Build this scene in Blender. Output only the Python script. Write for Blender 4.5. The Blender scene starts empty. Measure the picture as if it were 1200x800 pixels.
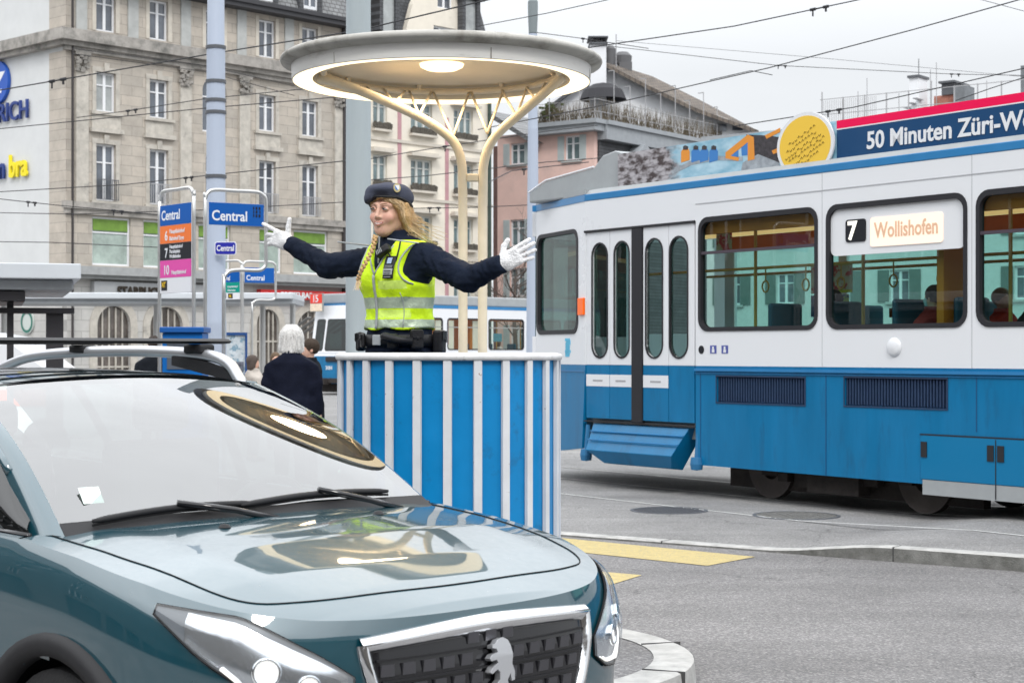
import bpy, bmesh, math, random
import numpy as np
from mathutils import Vector, Matrix, Euler
from mathutils.geometry import tessellate_polygon
random.seed(7); np.random.seed(7)
PI = math.pi; R = math.radians
scene = bpy.context.scene
COL = scene.collection

# ------------------------------------------------------------------ camera
EYE = 1.55; F = 2000.0; HZ = 413.0
cam_d = bpy.data.cameras.new('camera'); cam = bpy.data.objects.new('camera', cam_d); COL.objects.link(cam)
cam.location = (0, 0, EYE); cam.rotation_euler = (PI/2, 0, 0)
cam_d.sensor_width = 36; cam_d.lens = 36*F/1200; cam_d.shift_y = (HZ-400)/1200
cam_d.clip_end = 2000; cam_d.clip_start = .1
cam_d.dof.use_dof = True; cam_d.dof.focus_distance = 8.2; cam_d.dof.aperture_fstop = 9.0
scene.camera = cam
# ------------------------------------------------------------------ overcast sky and soft sun
w = bpy.data.worlds.new('World'); scene.world = w; w.use_nodes = True
nt = w.node_tree; nt.nodes.clear(); N = nt.nodes; L = nt.links
out = N.new('ShaderNodeOutputWorld'); bg = N.new('ShaderNodeBackground'); bg.inputs[1].default_value = .1
sky = N.new('ShaderNodeTexSky'); sky.sky_type = 'NISHITA'; sky.sun_disc = False
sky.sun_elevation = R(42); sky.sun_rotation = R(174)
bg2 = N.new('ShaderNodeBackground'); bg2.inputs[1].default_value = 1.0
tc = N.new('ShaderNodeTexCoord'); sep = N.new('ShaderNodeSeparateXYZ'); L.new(tc.outputs['Generated'], sep.inputs[0])
# overcast luminance distribution: zenith three times the horizon
sb = N.new('ShaderNodeMath'); sb.operation = 'SUBTRACT'; sb.inputs[1].default_value = .16; L.new(sep.outputs[2], sb.inputs[0])
mx = N.new('ShaderNodeMath'); mx.operation = 'MAXIMUM'; mx.inputs[1].default_value = 0; L.new(sb.outputs[0], mx.inputs[0])
ma = N.new('ShaderNodeMath'); ma.operation = 'MULTIPLY_ADD'; ma.inputs[1].default_value = 4.2; ma.inputs[2].default_value = .95; L.new(mx.outputs[0], ma.inputs[0])
nz = N.new('ShaderNodeTexNoise'); nz.inputs['Scale'].default_value = 3.2; nz.inputs['Detail'].default_value = 4
mp = N.new('ShaderNodeMapping'); mp.inputs['Scale'].default_value = (1, 1, 3.5); L.new(tc.outputs['Generated'], mp.inputs[0]); L.new(mp.outputs[0], nz.inputs['Vector'])
nr = N.new('ShaderNodeMapRange'); nr.inputs['From Min'].default_value = .3; nr.inputs['From Max'].default_value = .7
nr.inputs['To Min'].default_value = .93; nr.inputs['To Max'].default_value = 1.03; L.new(nz.outputs[0], nr.inputs[0])
mm = N.new('ShaderNodeMath'); mm.operation = 'MULTIPLY'; mi_ = N.new('ShaderNodeMath'); mi_.operation = 'MINIMUM'; mi_.inputs[1].default_value = 2.6; L.new(ma.outputs[0], mi_.inputs[0]); L.new(mi_.outputs[0], mm.inputs[0]); L.new(nr.outputs[0], mm.inputs[1])
cm = N.new('ShaderNodeVectorMath'); cm.operation = 'SCALE'; cm.inputs[0].default_value = (.965, .99, 1.02); L.new(mm.outputs[0], cm.inputs['Scale'])
L.new(cm.outputs[0], bg2.inputs[0]); L.new(sky.outputs[0], bg.inputs[0])
mix = N.new('ShaderNodeMixShader'); mix.inputs[0].default_value = .94
L.new(bg.outputs[0], mix.inputs[1]); L.new(bg2.outputs[0], mix.inputs[2]); L.new(mix.outputs[0], out.inputs[0])
sd = bpy.data.lights.new('sun', 'SUN'); sd.energy = 1.25; sd.angle = R(12); sd.color = (1, .965, .92)
sun = bpy.data.objects.new('sun', sd); COL.objects.link(sun)
sun.rotation_euler = Euler((R(46), 0, R(6)))
sun.location = (-5, -5, 20)
vs = scene.view_settings; vs.view_transform = 'Standard'; vs.look = 'None'; vs.gamma = 1; vs.exposure = 0.0; vs.use_curve_mapping = False

def P(px, py, Y):
    return Vector(((px-600)/F*Y, Y, EYE-(py-HZ)/F*Y))
def G(px, py, z=0.0):
    Y = (EYE-z)*F/(py-HZ); return Vector(((px-600)/F*Y, Y, z))

# ------------------------------------------------------------------ materials
MATS = {}
def mat(name, col, rough=.6, metal=0., var=0., vscale=3., bump=0., bscale=40., coat=0., spec=.3, emit=None, es=0., stain=None, sscale=2., sthr=(.55,.75), stretch=None, detail=6.):
    if name in MATS: return MATS[name]
    m = bpy.data.materials.new(name); MATS[name] = m; m.use_nodes = True
    t = m.node_tree; b = t.nodes['Principled BSDF']; n = t.nodes; l = t.links
    col = tuple(col)+(1,) if len(col) == 3 else col
    b.inputs['Base Color'].default_value = col; b.inputs['Roughness'].default_value = rough; b.inputs['Metallic'].default_value = metal
    b.inputs['Coat Weight'].default_value = coat; b.inputs['Coat Roughness'].default_value = .03; b.inputs['Specular IOR Level'].default_value = spec
    if emit: b.inputs['Emission Color'].default_value = tuple(emit)+(1,); b.inputs['Emission Strength'].default_value = es
    co = n.new('ShaderNodeTexCoord').outputs['Object']
    if stretch:
        mpn = n.new('ShaderNodeMapping'); mpn.inputs['Scale'].default_value = stretch; l.new(co, mpn.inputs[0]); cs = mpn.outputs[0]
    else: cs = co
    cur = None
    if var:
        z = n.new('ShaderNodeTexNoise'); z.inputs['Scale'].default_value = vscale; z.inputs['Detail'].default_value = detail; z.inputs['Roughness'].default_value = .65; l.new(cs, z.inputs['Vector'])
        r = n.new('ShaderNodeMapRange'); r.inputs['From Min'].default_value = .3; r.inputs['From Max'].default_value = .7; r.inputs['To Min'].default_value = 1-var; r.inputs['To Max'].default_value = 1+var; l.new(z.outputs[0], r.inputs[0])
        v = n.new('ShaderNodeVectorMath'); v.operation = 'SCALE'; v.inputs[0].default_value = col[:3]; l.new(r.outputs[0], v.inputs['Scale']); cur = v.outputs[0]
        rr = n.new('ShaderNodeMapRange'); rr.inputs['To Min'].default_value = max(0, rough-.12); rr.inputs['To Max'].default_value = min(1, rough+.12); l.new(z.outputs[0], rr.inputs[0]); l.new(rr.outputs[0], b.inputs['Roughness'])
    if stain:
        z = n.new('ShaderNodeTexNoise'); z.inputs['Scale'].default_value = sscale; z.inputs['Detail'].default_value = 8; z.inputs['Roughness'].default_value = .7; l.new(cs, z.inputs['Vector'])
        r = n.new('ShaderNodeMapRange'); r.inputs['From Min'].default_value = sthr[0]; r.inputs['From Max'].default_value = sthr[1]; l.new(z.outputs[0], r.inputs[0])
        mxn = n.new('ShaderNodeMix'); mxn.data_type = 'RGBA'; l.new(r.outputs[0], mxn.inputs[0])
        if cur: l.new(cur, mxn.inputs[6])
        else: mxn.inputs[6].default_value = col
        mxn.inputs[7].default_value = tuple(stain)+(1,); cur = mxn.outputs[2]
    if cur: l.new(cur, b.inputs['Base Color'])
    if bump:
        z = n.new('ShaderNodeTexNoise'); z.inputs['Scale'].default_value = bscale; z.inputs['Detail'].default_value = 5; l.new(co, z.inputs['Vector'])
        bn = n.new('ShaderNodeBump'); bn.inputs['Strength'].default_value = bump; bn.inputs['Distance'].default_value = .02; l.new(z.outputs[0], bn.inputs['Height']); l.new(bn.outputs[0], b.inputs['Normal'])
    return m
def glassmat(name, tint, refl=1.5, rough=.0, dark=0.0):
    m = bpy.data.materials.new(name); MATS[name] = m; m.use_nodes = True
    t = m.node_tree; n = t.nodes; l = t.links; n.clear()
    o = n.new('ShaderNodeOutputMaterial'); tr = n.new('ShaderNodeBsdfTransparent'); tr.inputs[0].default_value = tuple(tint)+(1,)
    g = n.new('ShaderNodeBsdfGlossy'); g.inputs['Roughness'].default_value = rough; g.inputs[0].default_value = (1, 1, 1, 1)
    f0 = ((refl-1)/(refl+1))**2          # same reflectance from both sides of the pane
    ge = n.new('ShaderNodeNewGeometry'); dt = n.new('ShaderNodeVectorMath'); dt.operation = 'DOT_PRODUCT'; l.new(ge.outputs['Incoming'], dt.inputs[0]); l.new(ge.outputs['Normal'], dt.inputs[1])
    ab = n.new('ShaderNodeMath'); ab.operation = 'ABSOLUTE'; l.new(dt.outputs['Value'], ab.inputs[0])
    om = n.new('ShaderNodeMath'); om.operation = 'SUBTRACT'; om.inputs[0].default_value = 1; l.new(ab.outputs[0], om.inputs[1])
    pw = n.new('ShaderNodeMath'); pw.operation = 'POWER'; pw.inputs[1].default_value = 5; l.new(om.outputs[0], pw.inputs[0])
    fr = n.new('ShaderNodeMath'); fr.operation = 'MULTIPLY_ADD'; fr.inputs[1].default_value = 1-f0; fr.inputs[2].default_value = f0; fr.use_clamp = True; l.new(pw.outputs[0], fr.inputs[0])
    mx = n.new('ShaderNodeMixShader'); l.new(fr.outputs[0], mx.inputs[0]); l.new(tr.outputs[0], mx.inputs[1]); l.new(g.outputs[0], mx.inputs[2]); l.new(mx.outputs[0], o.inputs[0])
    return m
def blockmat(name, c1, c2, mortar, bw, bh, ms=.01, rough=.8, bump=.3, off=.5, axis='xz', var=.12):
    m = bpy.data.materials.new(name); MATS[name] = m; m.use_nodes = True
    t = m.node_tree; b = t.nodes['Principled BSDF']; n = t.nodes; l = t.links
    b.inputs['Roughness'].default_value = rough
    co = n.new('ShaderNodeTexCoord').outputs['Object']
    mpn = n.new('ShaderNodeMapping'); mpn.vector_type = 'POINT'
    if axis == 'xz': mpn.inputs['Rotation'].default_value = (R(-90), 0, 0)
    l.new(co, mpn.inputs[0])
    br = n.new('ShaderNodeTexBrick'); br.offset = off; br.inputs['Color1'].default_value = tuple(c1)+(1,); br.inputs['Color2'].default_value = tuple(c2)+(1,); br.inputs['Mortar'].default_value = tuple(mortar)+(1,)
    br.inputs['Scale'].default_value = 1; br.inputs['Mortar Size'].default_value = ms; br.inputs['Brick Width'].default_value = bw; br.inputs['Row Height'].default_value = bh
    l.new(mpn.outputs[0], br.inputs['Vector'])
    z = n.new('ShaderNodeTexNoise'); z.inputs['Scale'].default_value = 1.3; z.inputs['Detail'].default_value = 9; z.inputs['Roughness'].default_value = .7; l.new(co, z.inputs['Vector'])
    r = n.new('ShaderNodeMapRange'); r.inputs['From Min'].default_value = .3; r.inputs['From Max'].default_value = .7; r.inputs['To Min'].default_value = 1-var; r.inputs['To Max'].default_value = 1+var; l.new(z.outputs[0], r.inputs[0])
    v = n.new('ShaderNodeVectorMath'); v.operation = 'SCALE'; l.new(br.outputs[0], v.inputs[0]); l.new(r.outputs[0], v.inputs['Scale']); l.new(v.outputs[0], b.inputs['Base Color'])
    bn = n.new('ShaderNodeBump'); bn.inputs['Strength'].default_value = bump; bn.inputs['Distance'].default_value = .03; bn.invert = True
    l.new(br.outputs['Fac'], bn.inputs['Height']); l.new(bn.outputs[0], b.inputs['Normal'])
    return m

# ------------------------------------------------------------------ tagging
def tag(o, label=None, cat=None, group=None, kind=None):
    if label: o['label'] = label
    if cat: o['category'] = cat
    if group: o['group'] = group
    if kind: o['kind'] = kind
    return o
def thing(name, label, cat, loc=(0,0,0), rz=0., group=None):
    o = bpy.data.objects.new(name, None); COL.objects.link(o); o.empty_display_size = .2
    o.location = loc; o.rotation_euler = (0, 0, rz)
    return tag(o, label, cat, group)
def copy_tree(o, parent=None):
    c = o.copy(); COL.objects.link(c); c.parent = parent
    for ch in list(o.children): copy_tree(ch, c)
    return c
def mobj(name, verts, faces, mats, parent=None, smooth=False, midx=None):
    me = bpy.data.meshes.new(name); me.from_pydata([tuple(v) for v in verts], [], faces)
    for m in (mats if isinstance(mats, (list, tuple)) else [mats]): me.materials.append(m)
    if midx is not None: me.polygons.foreach_set('material_index', midx)
    if smooth: me.polygons.foreach_set('use_smooth', [True]*len(me.polygons))
    me.update()
    o = bpy.data.objects.new(name, me); COL.objects.link(o)
    if parent: o.parent = parent
    return o

class MB:
    def __init__(s): s.v = []; s.f = []; s.mi = []; s.cur = 0
    def add(s, vs, fs):
        b = len(s.v); s.v += [tuple(v) for v in vs]
        for f in fs: s.f.append([b+i for i in f]); s.mi.append(s.cur)
    def box(s, x0, y0, z0, x1, y1, z1, M=None):
        vs = [Vector((x, y, z)) for x in (x0, x1) for y in (y0, y1) for z in (z0, z1)]
        if M is not None: vs = [M @ v for v in vs]
        s.add(vs, [(0,1,3,2), (4,6,7,5), (0,4,5,1), (2,3,7,6), (0,2,6,4), (1,5,7,3)]); return s
    def cbox(s, c, d, rz=0, M=None):
        T = Matrix.Translation(Vector(c)) @ Matrix.Rotation(rz, 4, 'Z')
        if M is not None: T = M @ T
        return s.box(-d[0]/2, -d[1]/2, -d[2]/2, d[0]/2, d[1]/2, d[2]/2, T)
    def tube(s, pts, r, n=8, caps=True, closed=False):
        pts = [Vector(p) for p in pts]; m = len(pts); rs = r if isinstance(r, (list, tuple)) else [r]*m
        vs = []; prev = None
        for i, p in enumerate(pts):
            if closed: d = (pts[(i+1) % m]-pts[i-1])
            else: d = pts[min(i+1, m-1)]-pts[max(i-1, 0)]
            d.normalize()
            if prev is None:
                a = d.orthogonal().normalized()
            else:
                a = (prev-d*prev.dot(d))
                a = a.normalized() if a.length > 1e-6 else d.orthogonal().normalized()
            prev = a; b = d.cross(a)
            for k in range(n):
                t = 2*PI*k/n; vs.append(p+(a*math.cos(t)+b*math.sin(t))*rs[i])
        fs = []
        rng = m if closed else m-1
        for i in range(rng):
            j = (i+1) % m
            for k in range(n):
                fs.append((i*n+k, i*n+(k+1) % n, j*n+(k+1) % n, j*n+k))
        if caps and not closed: fs.append(tuple(range(n-1, -1, -1))); fs.append(tuple((m-1)*n+k for k in range(n)))
        s.add(vs, fs); return s
    def lathe(s, prof, c=(0,0,0), n=48, a0=0, a1=2*PI, axis='z'):
        full = abs(a1-a0-2*PI) < 1e-6; k = n if full else n+1; vs = []; fs = []
        for i in range(k):
            t = a0+(a1-a0)*i/n
            for r, z in prof:
                if axis == 'z': vs.append((c[0]+r*math.cos(t), c[1]+r*math.sin(t), c[2]+z))
                elif axis == 'y': vs.append((c[0]+r*math.cos(t), c[1]+z, c[2]+r*math.sin(t)))
                else: vs.append((c[0]+z, c[1]+r*math.cos(t), c[2]+r*math.sin(t)))
        m = len(prof)
        for i in range(n):
            j = (i+1) % k
            for q in range(m-1): fs.append((i*m+q, j*m+q, j*m+q+1, i*m+q+1))
        s.add(vs, fs); return s
    def plate(s, outer, holes, fn, t0, t1, sides=True):
        """flat outline with holes; fn(u, v, t) maps to 3D; faces at t0 (front) and t1 (back)"""
        loops = [outer]+list(holes)
        polys = [[Vector((a[0], a[1], 0)) for a in lp] for lp in loops]
        tri = tessellate_polygon(polys); flat = [p for lp in loops for p in lp]; n = len(flat)
        vs = [fn(p[0], p[1], t0) for p in flat]+[fn(p[0], p[1], t1) for p in flat]
        fs = [tuple(t) for t in tri]
        if sides:
            fs += [(t[2]+n, t[1]+n, t[0]+n) for t in tri]
            b = 0
            for lp in loops:
                m = len(lp)
                for i in range(m): fs.append((b+i, b+(i+1) % m, b+(i+1) % m+n, b+i+n))
                b += m
        s.add(vs, fs); return s
    def grid(s, fn, nu, nv, cond=None):
        vs = [fn(i/nu, j/nv) for i in range(nu+1) for j in range(nv+1)]; fs = []
        for i in range(nu):
            for j in range(nv):
                q = (i*(nv+1)+j, (i+1)*(nv+1)+j, (i+1)*(nv+1)+j+1, i*(nv+1)+j+1)
                if cond and not cond(*[sum((Vector(vs[k]) for k in q), Vector())/4]): continue
                fs.append(q)
        s.add(vs, fs); return s
    def build(s, name, mats, parent=None, smooth=False, bevel=0, norm=True, auto=None):
        o = mobj(name, s.v, s.f, mats, parent, smooth, s.mi)
        if norm:
            bm = bmesh.new(); bm.from_mesh(o.data); bmesh.ops.recalc_face_normals(bm, faces=bm.faces); bm.to_mesh(o.data); bm.free()
        if auto:
            o.data.polygons.foreach_set('use_smooth', [True]*len(o.data.polygons))
            try: o.data.set_sharp_from_angle(angle=R(auto))
            except Exception: pass
        if bevel:
            b = o.modifiers.new('bevel', 'BEVEL'); b.width = bevel; b.segments = 2; b.limit_method = 'ANGLE'; b.angle_limit = R(40)
        return o
def rrect(x0, z0, x1, z1, r, n=5):
    pts = []
    for cx, cz, a in ((x1-r, z1-r, 0), (x0+r, z1-r, 90), (x0+r, z0+r, 180), (x1-r, z0+r, 270)):
        for k in range(n+1):
            t = R(a+90*k/n); pts.append((cx+r*math.cos(t), cz+r*math.sin(t)))
    return pts
def rect(x0, z0, x1, z1): return [(x0, z0), (x1, z0), (x1, z1), (x0, z1)]
def arch(x0, z0, x1, z1, n=14):
    r = (x1-x0)/2; cx = (x0+x1)/2; zc = z1-r
    return [(x0, z0), (x1, z0)]+[(cx+r*math.cos(PI*k/n), zc+r*math.sin(PI*k/n)) for k in range(n+1)]
def text(name, s, size, m, parent, loc, rot, ext=.002, off=0., align='LEFT', shear=0., sx=1.):
    cu = bpy.data.curves.new('t', 'FONT'); cu.body = s; cu.size = size; cu.extrude = ext; cu.offset = off; cu.align_x = align; cu.shear = shear; cu.resolution_u = 3
    to = bpy.data.objects.new('t', cu); COL.objects.link(to)
    me = bpy.data.meshes.new_from_object(to.evaluated_get(bpy.context.evaluated_depsgraph_get()))
    bpy.data.objects.remove(to); bpy.data.curves.remove(cu)
    me.materials.clear(); me.materials.append(m); me.name = name
    if sx != 1:
        for v in me.vertices: v.co.x *= sx
    o = bpy.data.objects.new(name, me); COL.objects.link(o); o.parent = parent; o.location = loc; o.rotation_euler = rot
    return o

# ------------------------------------------------------------------ implicit surfaces (surface nets)
def sdf_mesh(f, lo, hi, res):
    lo = np.array(lo, float); hi = np.array(hi, float); n = np.maximum(np.ceil((hi-lo)/res).astype(int)+1, 3)
    ax = [lo[i]+res*np.arange(n[i]) for i in range(3)]
    X, Y, Z = np.meshgrid(*ax, indexing='ij')
    D = f(X, Y, Z)
    D[0] = np.maximum(D[0], res); D[-1] = np.maximum(D[-1], res); D[:, 0] = np.maximum(D[:, 0], res); D[:, -1] = np.maximum(D[:, -1], res); D[:, :, 0] = np.maximum(D[:, :, 0], res); D[:, :, -1] = np.maximum(D[:, :, -1], res)
    S = D < 0
    c = [(i, j, k) for i in (0, 1) for j in (0, 1) for k in (0, 1)]
    nx, ny, nz_ = n-1
    cs = [S[i:i+nx, j:j+ny, k:k+nz_] for i, j, k in c]
    cnt = sum(x.astype(int) for x in cs); act = (cnt > 0) & (cnt < 8)
    idx = -np.ones(act.shape, int); idx[act] = np.arange(act.sum())
    acc = np.zeros(act.shape+(3,)); num = np.zeros(act.shape)
    for a in range(8):
        for b in range(a+1, 8):
            d = [c[b][q]-c[a][q] for q in range(3)]
            if sum(abs(x) for x in d) != 1: continue
            i, j, k = c[a]; da = D[i:i+nx, j:j+ny, k:k+nz_]; i2, j2, k2 = c[b]; db = D[i2:i2+nx, j2:j2+ny, k2:k2+nz_]
            cr = (da < 0) != (db < 0); t = np.where(cr, da/np.where(np.abs(da-db) < 1e-12, 1, da-db), 0)
            for q in range(3): acc[..., q] += np.where(cr, c[a][q]+t*d[q], 0)
            num += cr
    I = np.argwhere(act); V = lo+res*(I+acc[act]/num[act][:, None])
    F_ = []
    for q in range(3):
        o1, o2 = [(1, 2), (2, 0), (0, 1)][q]
        sl0 = [slice(1, m-1) for m in n]; sl0[q] = slice(0, n[q]-1); sl1 = list(sl0); sl1[q] = slice(1, n[q])
        a = S[tuple(sl0)]; b = S[tuple(sl1)]
        for flip, msk in ((0, a & ~b), (1, ~a & b)):
            E = np.argwhere(msk); 
            if not len(E): continue
            off = np.ones(3, int); off[q] = 0; E = E+off
            def g(d1, d2):
                e = E.copy(); e[:, o1] += d1; e[:, o2] += d2; return idx[e[:, 0], e[:, 1], e[:, 2]]
            quad = np.stack([g(-1, -1), g(0, -1), g(0, 0), g(-1, 0)], 1)
            if flip: quad = quad[:, ::-1]
            F_.append(quad)
    return V, np.concatenate(F_).tolist()
def s_obj(name, f, lo, hi, res, mats, parent=None, matfn=None, disp=None, loc=None, smooth_it=1):
    V, Fc = sdf_mesh(f, lo, hi, res)
    if smooth_it:
        # light laplacian relax
        Fa = np.array(Fc); e = np.concatenate([Fa[:, [0, 1]], Fa[:, [1, 2]], Fa[:, [2, 3]], Fa[:, [3, 0]]])
        for _ in range(smooth_it):
            acc = np.zeros_like(V); c = np.zeros(len(V))
            np.add.at(acc, e[:, 0], V[e[:, 1]]); np.add.at(c, e[:, 0], 1); np.add.at(acc, e[:, 1], V[e[:, 0]]); np.add.at(c, e[:, 1], 1)
            V = V*.5+.5*acc/np.maximum(c, 1)[:, None]
    mi = None
    if matfn is not None:
        cen = V[np.array(Fc)].mean(1); mi = matfn(cen[:, 0], cen[:, 1], cen[:, 2]).astype(int).tolist()
    o = mobj(name, V, Fc, mats, parent, True, mi)
    return o
def smin(a, b, k):
    h = np.clip(.5+.5*(b-a)/k, 0, 1); return b*(1-h)+a*h-k*h*(1-h)
def smax(a, b, k): return -smin(-a, -b, k)
def cap(X, Y, Z, a, b, ra, rb=None):
    rb = ra if rb is None else rb
    a = np.array(a, float); b = np.array(b, float); d = b-a; L2 = (d*d).sum()
    t = np.clip(((X-a[0])*d[0]+(Y-a[1])*d[1]+(Z-a[2])*d[2])/L2, 0, 1)
    return np.sqrt((X-a[0]-t*d[0])**2+(Y-a[1]-t*d[1])**2+(Z-a[2]-t*d[2])**2)-(ra+(rb-ra)*t)
def ell(X, Y, Z, c, r, rot=None):
    x, y, z = X-c[0], Y-c[1], Z-c[2]
    if rot is not None:
        M = np.array(Euler(rot).to_matrix().transposed()); x, y, z = (M[i][0]*x+M[i][1]*y+M[i][2]*z for i in range(3))
    k0 = np.sqrt((x/r[0])**2+(y/r[1])**2+(z/r[2])**2); k1 = np.sqrt((x/r[0]**2)**2+(y/r[1]**2)**2+(z/r[2]**2)**2)
    return np.where(k1 > 1e-9, k0*(k0-1)/np.maximum(k1, 1e-9), -min(r))
def rbox(X, Y, Z, c, h, r, rot=None):
    x, y, z = X-c[0], Y-c[1], Z-c[2]
    if rot is not None:
        M = np.array(Euler(rot).to_matrix().transposed()); x, y, z = (M[i][0]*x+M[i][1]*y+M[i][2]*z for i in range(3))
    qx, qy, qz = np.abs(x)-h[0]+r, np.abs(y)-h[1]+r, np.abs(z)-h[2]+r
    return np.sqrt(np.maximum(qx, 0)**2+np.maximum(qy, 0)**2+np.maximum(qz, 0)**2)+np.minimum(np.maximum(qx, np.maximum(qy, qz)), 0)-r
# ================================================================== SETTING
def asphalt(name, base, light, fine=420., patch=.6):
    m = bpy.data.materials.new(name); m.use_nodes = True; t = m.node_tree; b = t.nodes['Principled BSDF']; n = t.nodes; l = t.links
    b.inputs['Roughness'].default_value = .85; b.inputs['Specular IOR Level'].default_value = .25
    co = n.new('ShaderNodeTexCoord').outputs['Object']
    z = n.new('ShaderNodeTexVoronoi'); z.inputs['Scale'].default_value = 95; l.new(co, z.inputs['Vector'])
    z2 = n.new('ShaderNodeTexNoise'); z2.inputs['Scale'].default_value = patch; z2.inputs['Detail'].default_value = 9; z2.inputs['Roughness'].default_value = .62; l.new(co, z2.inputs['Vector'])
    z3 = n.new('ShaderNodeTexNoise'); z3.inputs['Scale'].default_value = 60; z3.inputs['Detail'].default_value = 3; l.new(co, z3.inputs['Vector'])
    cr = n.new('ShaderNodeMix'); cr.data_type = 'RGBA'; cr.inputs[6].default_value = tuple(base)+(1,); cr.inputs[7].default_value = tuple(light)+(1,)
    sx = n.new('ShaderNodeSeparateColor'); l.new(z.outputs['Color'], sx.inputs[0])
    pw = n.new('ShaderNodeMath'); pw.operation = 'POWER'; pw.inputs[1].default_value = 2.4; l.new(sx.outputs[0], pw.inputs[0]); l.new(pw.outputs[0], cr.inputs[0])
    r = n.new('ShaderNodeMapRange'); r.inputs['From Min'].default_value = .28; r.inputs['From Max'].default_value = .72; r.inputs['To Min'].default_value = .80; r.inputs['To Max'].default_value = 1.17; l.new(z2.outputs[0], r.inputs[0])
    r3 = n.new('ShaderNodeMapRange'); r3.inputs['From Min'].default_value = .3; r3.inputs['From Max'].default_value = .7; r3.inputs['To Min'].default_value = .86; r3.inputs['To Max'].default_value = 1.14; l.new(z3.outputs[0], r3.inputs[0])
    mu = n.new('ShaderNodeMath'); mu.operation = 'MULTIPLY'; l.new(r.outputs[0], mu.inputs[0]); l.new(r3.outputs[0], mu.inputs[1])
    v = n.new('ShaderNodeVectorMath'); v.operation = 'SCALE'; l.new(cr.outputs[2], v.inputs[0]); l.new(mu.outputs[0], v.inputs['Scale'])
    # cracks and darker repair / oil patches
    wv = n.new('ShaderNodeTexNoise'); wv.inputs['Scale'].default_value = 1.7; wv.inputs['Detail'].default_value = 6; l.new(co, wv.inputs['Vector'])
    av = n.new('ShaderNodeVectorMath'); av.operation = 'MULTIPLY_ADD'; av.inputs[1].default_value = (.9, .9, 0); l.new(wv.outputs['Color'], av.inputs[0]); l.new(co, av.inputs[2])
    vc = n.new('ShaderNodeTexVoronoi'); vc.feature = 'DISTANCE_TO_EDGE'; vc.inputs['Scale'].default_value = .30; l.new(av.outputs[0], vc.inputs['Vector'])
    cr2 = n.new('ShaderNodeMapRange'); cr2.inputs['From Min'].default_value = .0; cr2.inputs['From Max'].default_value = .0035; cr2.inputs['To Min'].default_value = .62; cr2.inputs['To Max'].default_value = 1.; l.new(vc.outputs['Distance'], cr2.inputs[0])
    st = n.new('ShaderNodeTexNoise'); st.inputs['Scale'].default_value = .8; st.inputs['Detail'].default_value = 3; ms_ = n.new('ShaderNodeMapping'); ms_.inputs['Rotation'].default_value = (0, 0, R(36)); ms_.inputs['Scale'].default_value = (.25, 2.2, 1); l.new(co, ms_.inputs[0]); l.new(ms_.outputs[0], st.inputs['Vector'])
    sr = n.new('ShaderNodeMapRange'); sr.inputs['From Min'].default_value = .35; sr.inputs['From Max'].default_value = .65; sr.inputs['To Min'].default_value = .87; sr.inputs['To Max'].default_value = 1.07; l.new(st.outputs[0], sr.inputs[0])
    mc = n.new('ShaderNodeMath'); mc.operation = 'MULTIPLY'; l.new(cr2.outputs[0], mc.inputs[0]); l.new(sr.outputs[0], mc.inputs[1])
    v2 = n.new('ShaderNodeVectorMath'); v2.operation = 'SCALE'; l.new(v.outputs[0], v2.inputs[0]); l.new(mc.outputs[0], v2.inputs['Scale']); l.new(v2.outputs[0], b.inputs['Base Color'])
    bn = n.new('ShaderNodeBump'); bn.inputs['Strength'].default_value = .35; bn.inputs['Distance'].default_value = .006; l.new(z.outputs['Distance'], bn.inputs['Height']); l.new(bn.outputs[0], b.inputs['Normal'])
    return m
m_road = asphalt('asphalt', (.145, .142, .143), (.30, .29, .286)); m_apron = asphalt('tram_asphalt', (.19, .187, .185), (.33, .325, .32), patch=.9)
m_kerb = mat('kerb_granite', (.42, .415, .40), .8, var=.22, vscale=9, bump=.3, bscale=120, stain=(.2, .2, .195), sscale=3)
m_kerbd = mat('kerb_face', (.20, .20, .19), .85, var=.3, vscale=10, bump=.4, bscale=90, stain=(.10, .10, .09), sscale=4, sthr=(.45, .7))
m_yel = mat('road_yellow', (.50, .40, .17), .75, var=.16, vscale=12, bump=.3, bscale=300, stain=(.30, .27, .20), sscale=70, sthr=(.47, .66))
m_white_line = mat('line_white', (.62, .62, .6), .7, var=.15, vscale=20, stain=(.35, .35, .34), sscale=30)
m_steel = mat('rail_steel', (.34, .33, .32), .35, metal=.8, var=.2)
# the ground: one sheet to the horizon
g = MB(); g.add([(-700, -300, 0), (900, -300, 0), (900, 1500, 0), (-700, 1500, 0)], [(0, 1, 2, 3)])
tag(g.build('ground', m_road, norm=False), kind='structure')
# raised tram apron behind a dropped kerb
kd = Vector((1, -.73)).normalized(); k0 = Vector((2.02, 13.25))
def kerb_pt(q): return k0+kd*q
def kerb_h(q):
    t = min(1, max(0, (q+.1)/1.1)); t = t*t*(3-2*t); return .022+.085*t
qs = [-90, -40, -20, -10, -5, -3, -2, -1.5, -1]+[-.6+.1*i for i in range(26)]+[2.5, 3, 4, 6, 9, 14]
kn = Vector((.589, .808))   # away from the road
ap = MB(); nrow = [.15, 1, 3, 60]
vs = []
for q in qs:
    p = kerb_pt(q)
    for d in nrow: vs.append((p.x+kn.x*d, p.y+kn.y*d, kerb_h(q)-.004))
nn = len(nrow)
ap.add(vs, [(i*nn+j, (i+1)*nn+j, (i+1)*nn+j+1, i*nn+j+1) for i in range(len(qs)-1) for j in range(nn-1)])
tag(ap.build('tram_apron', m_apron, norm=False), kind='structure')
kb = MB(); kf = MB()
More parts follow.
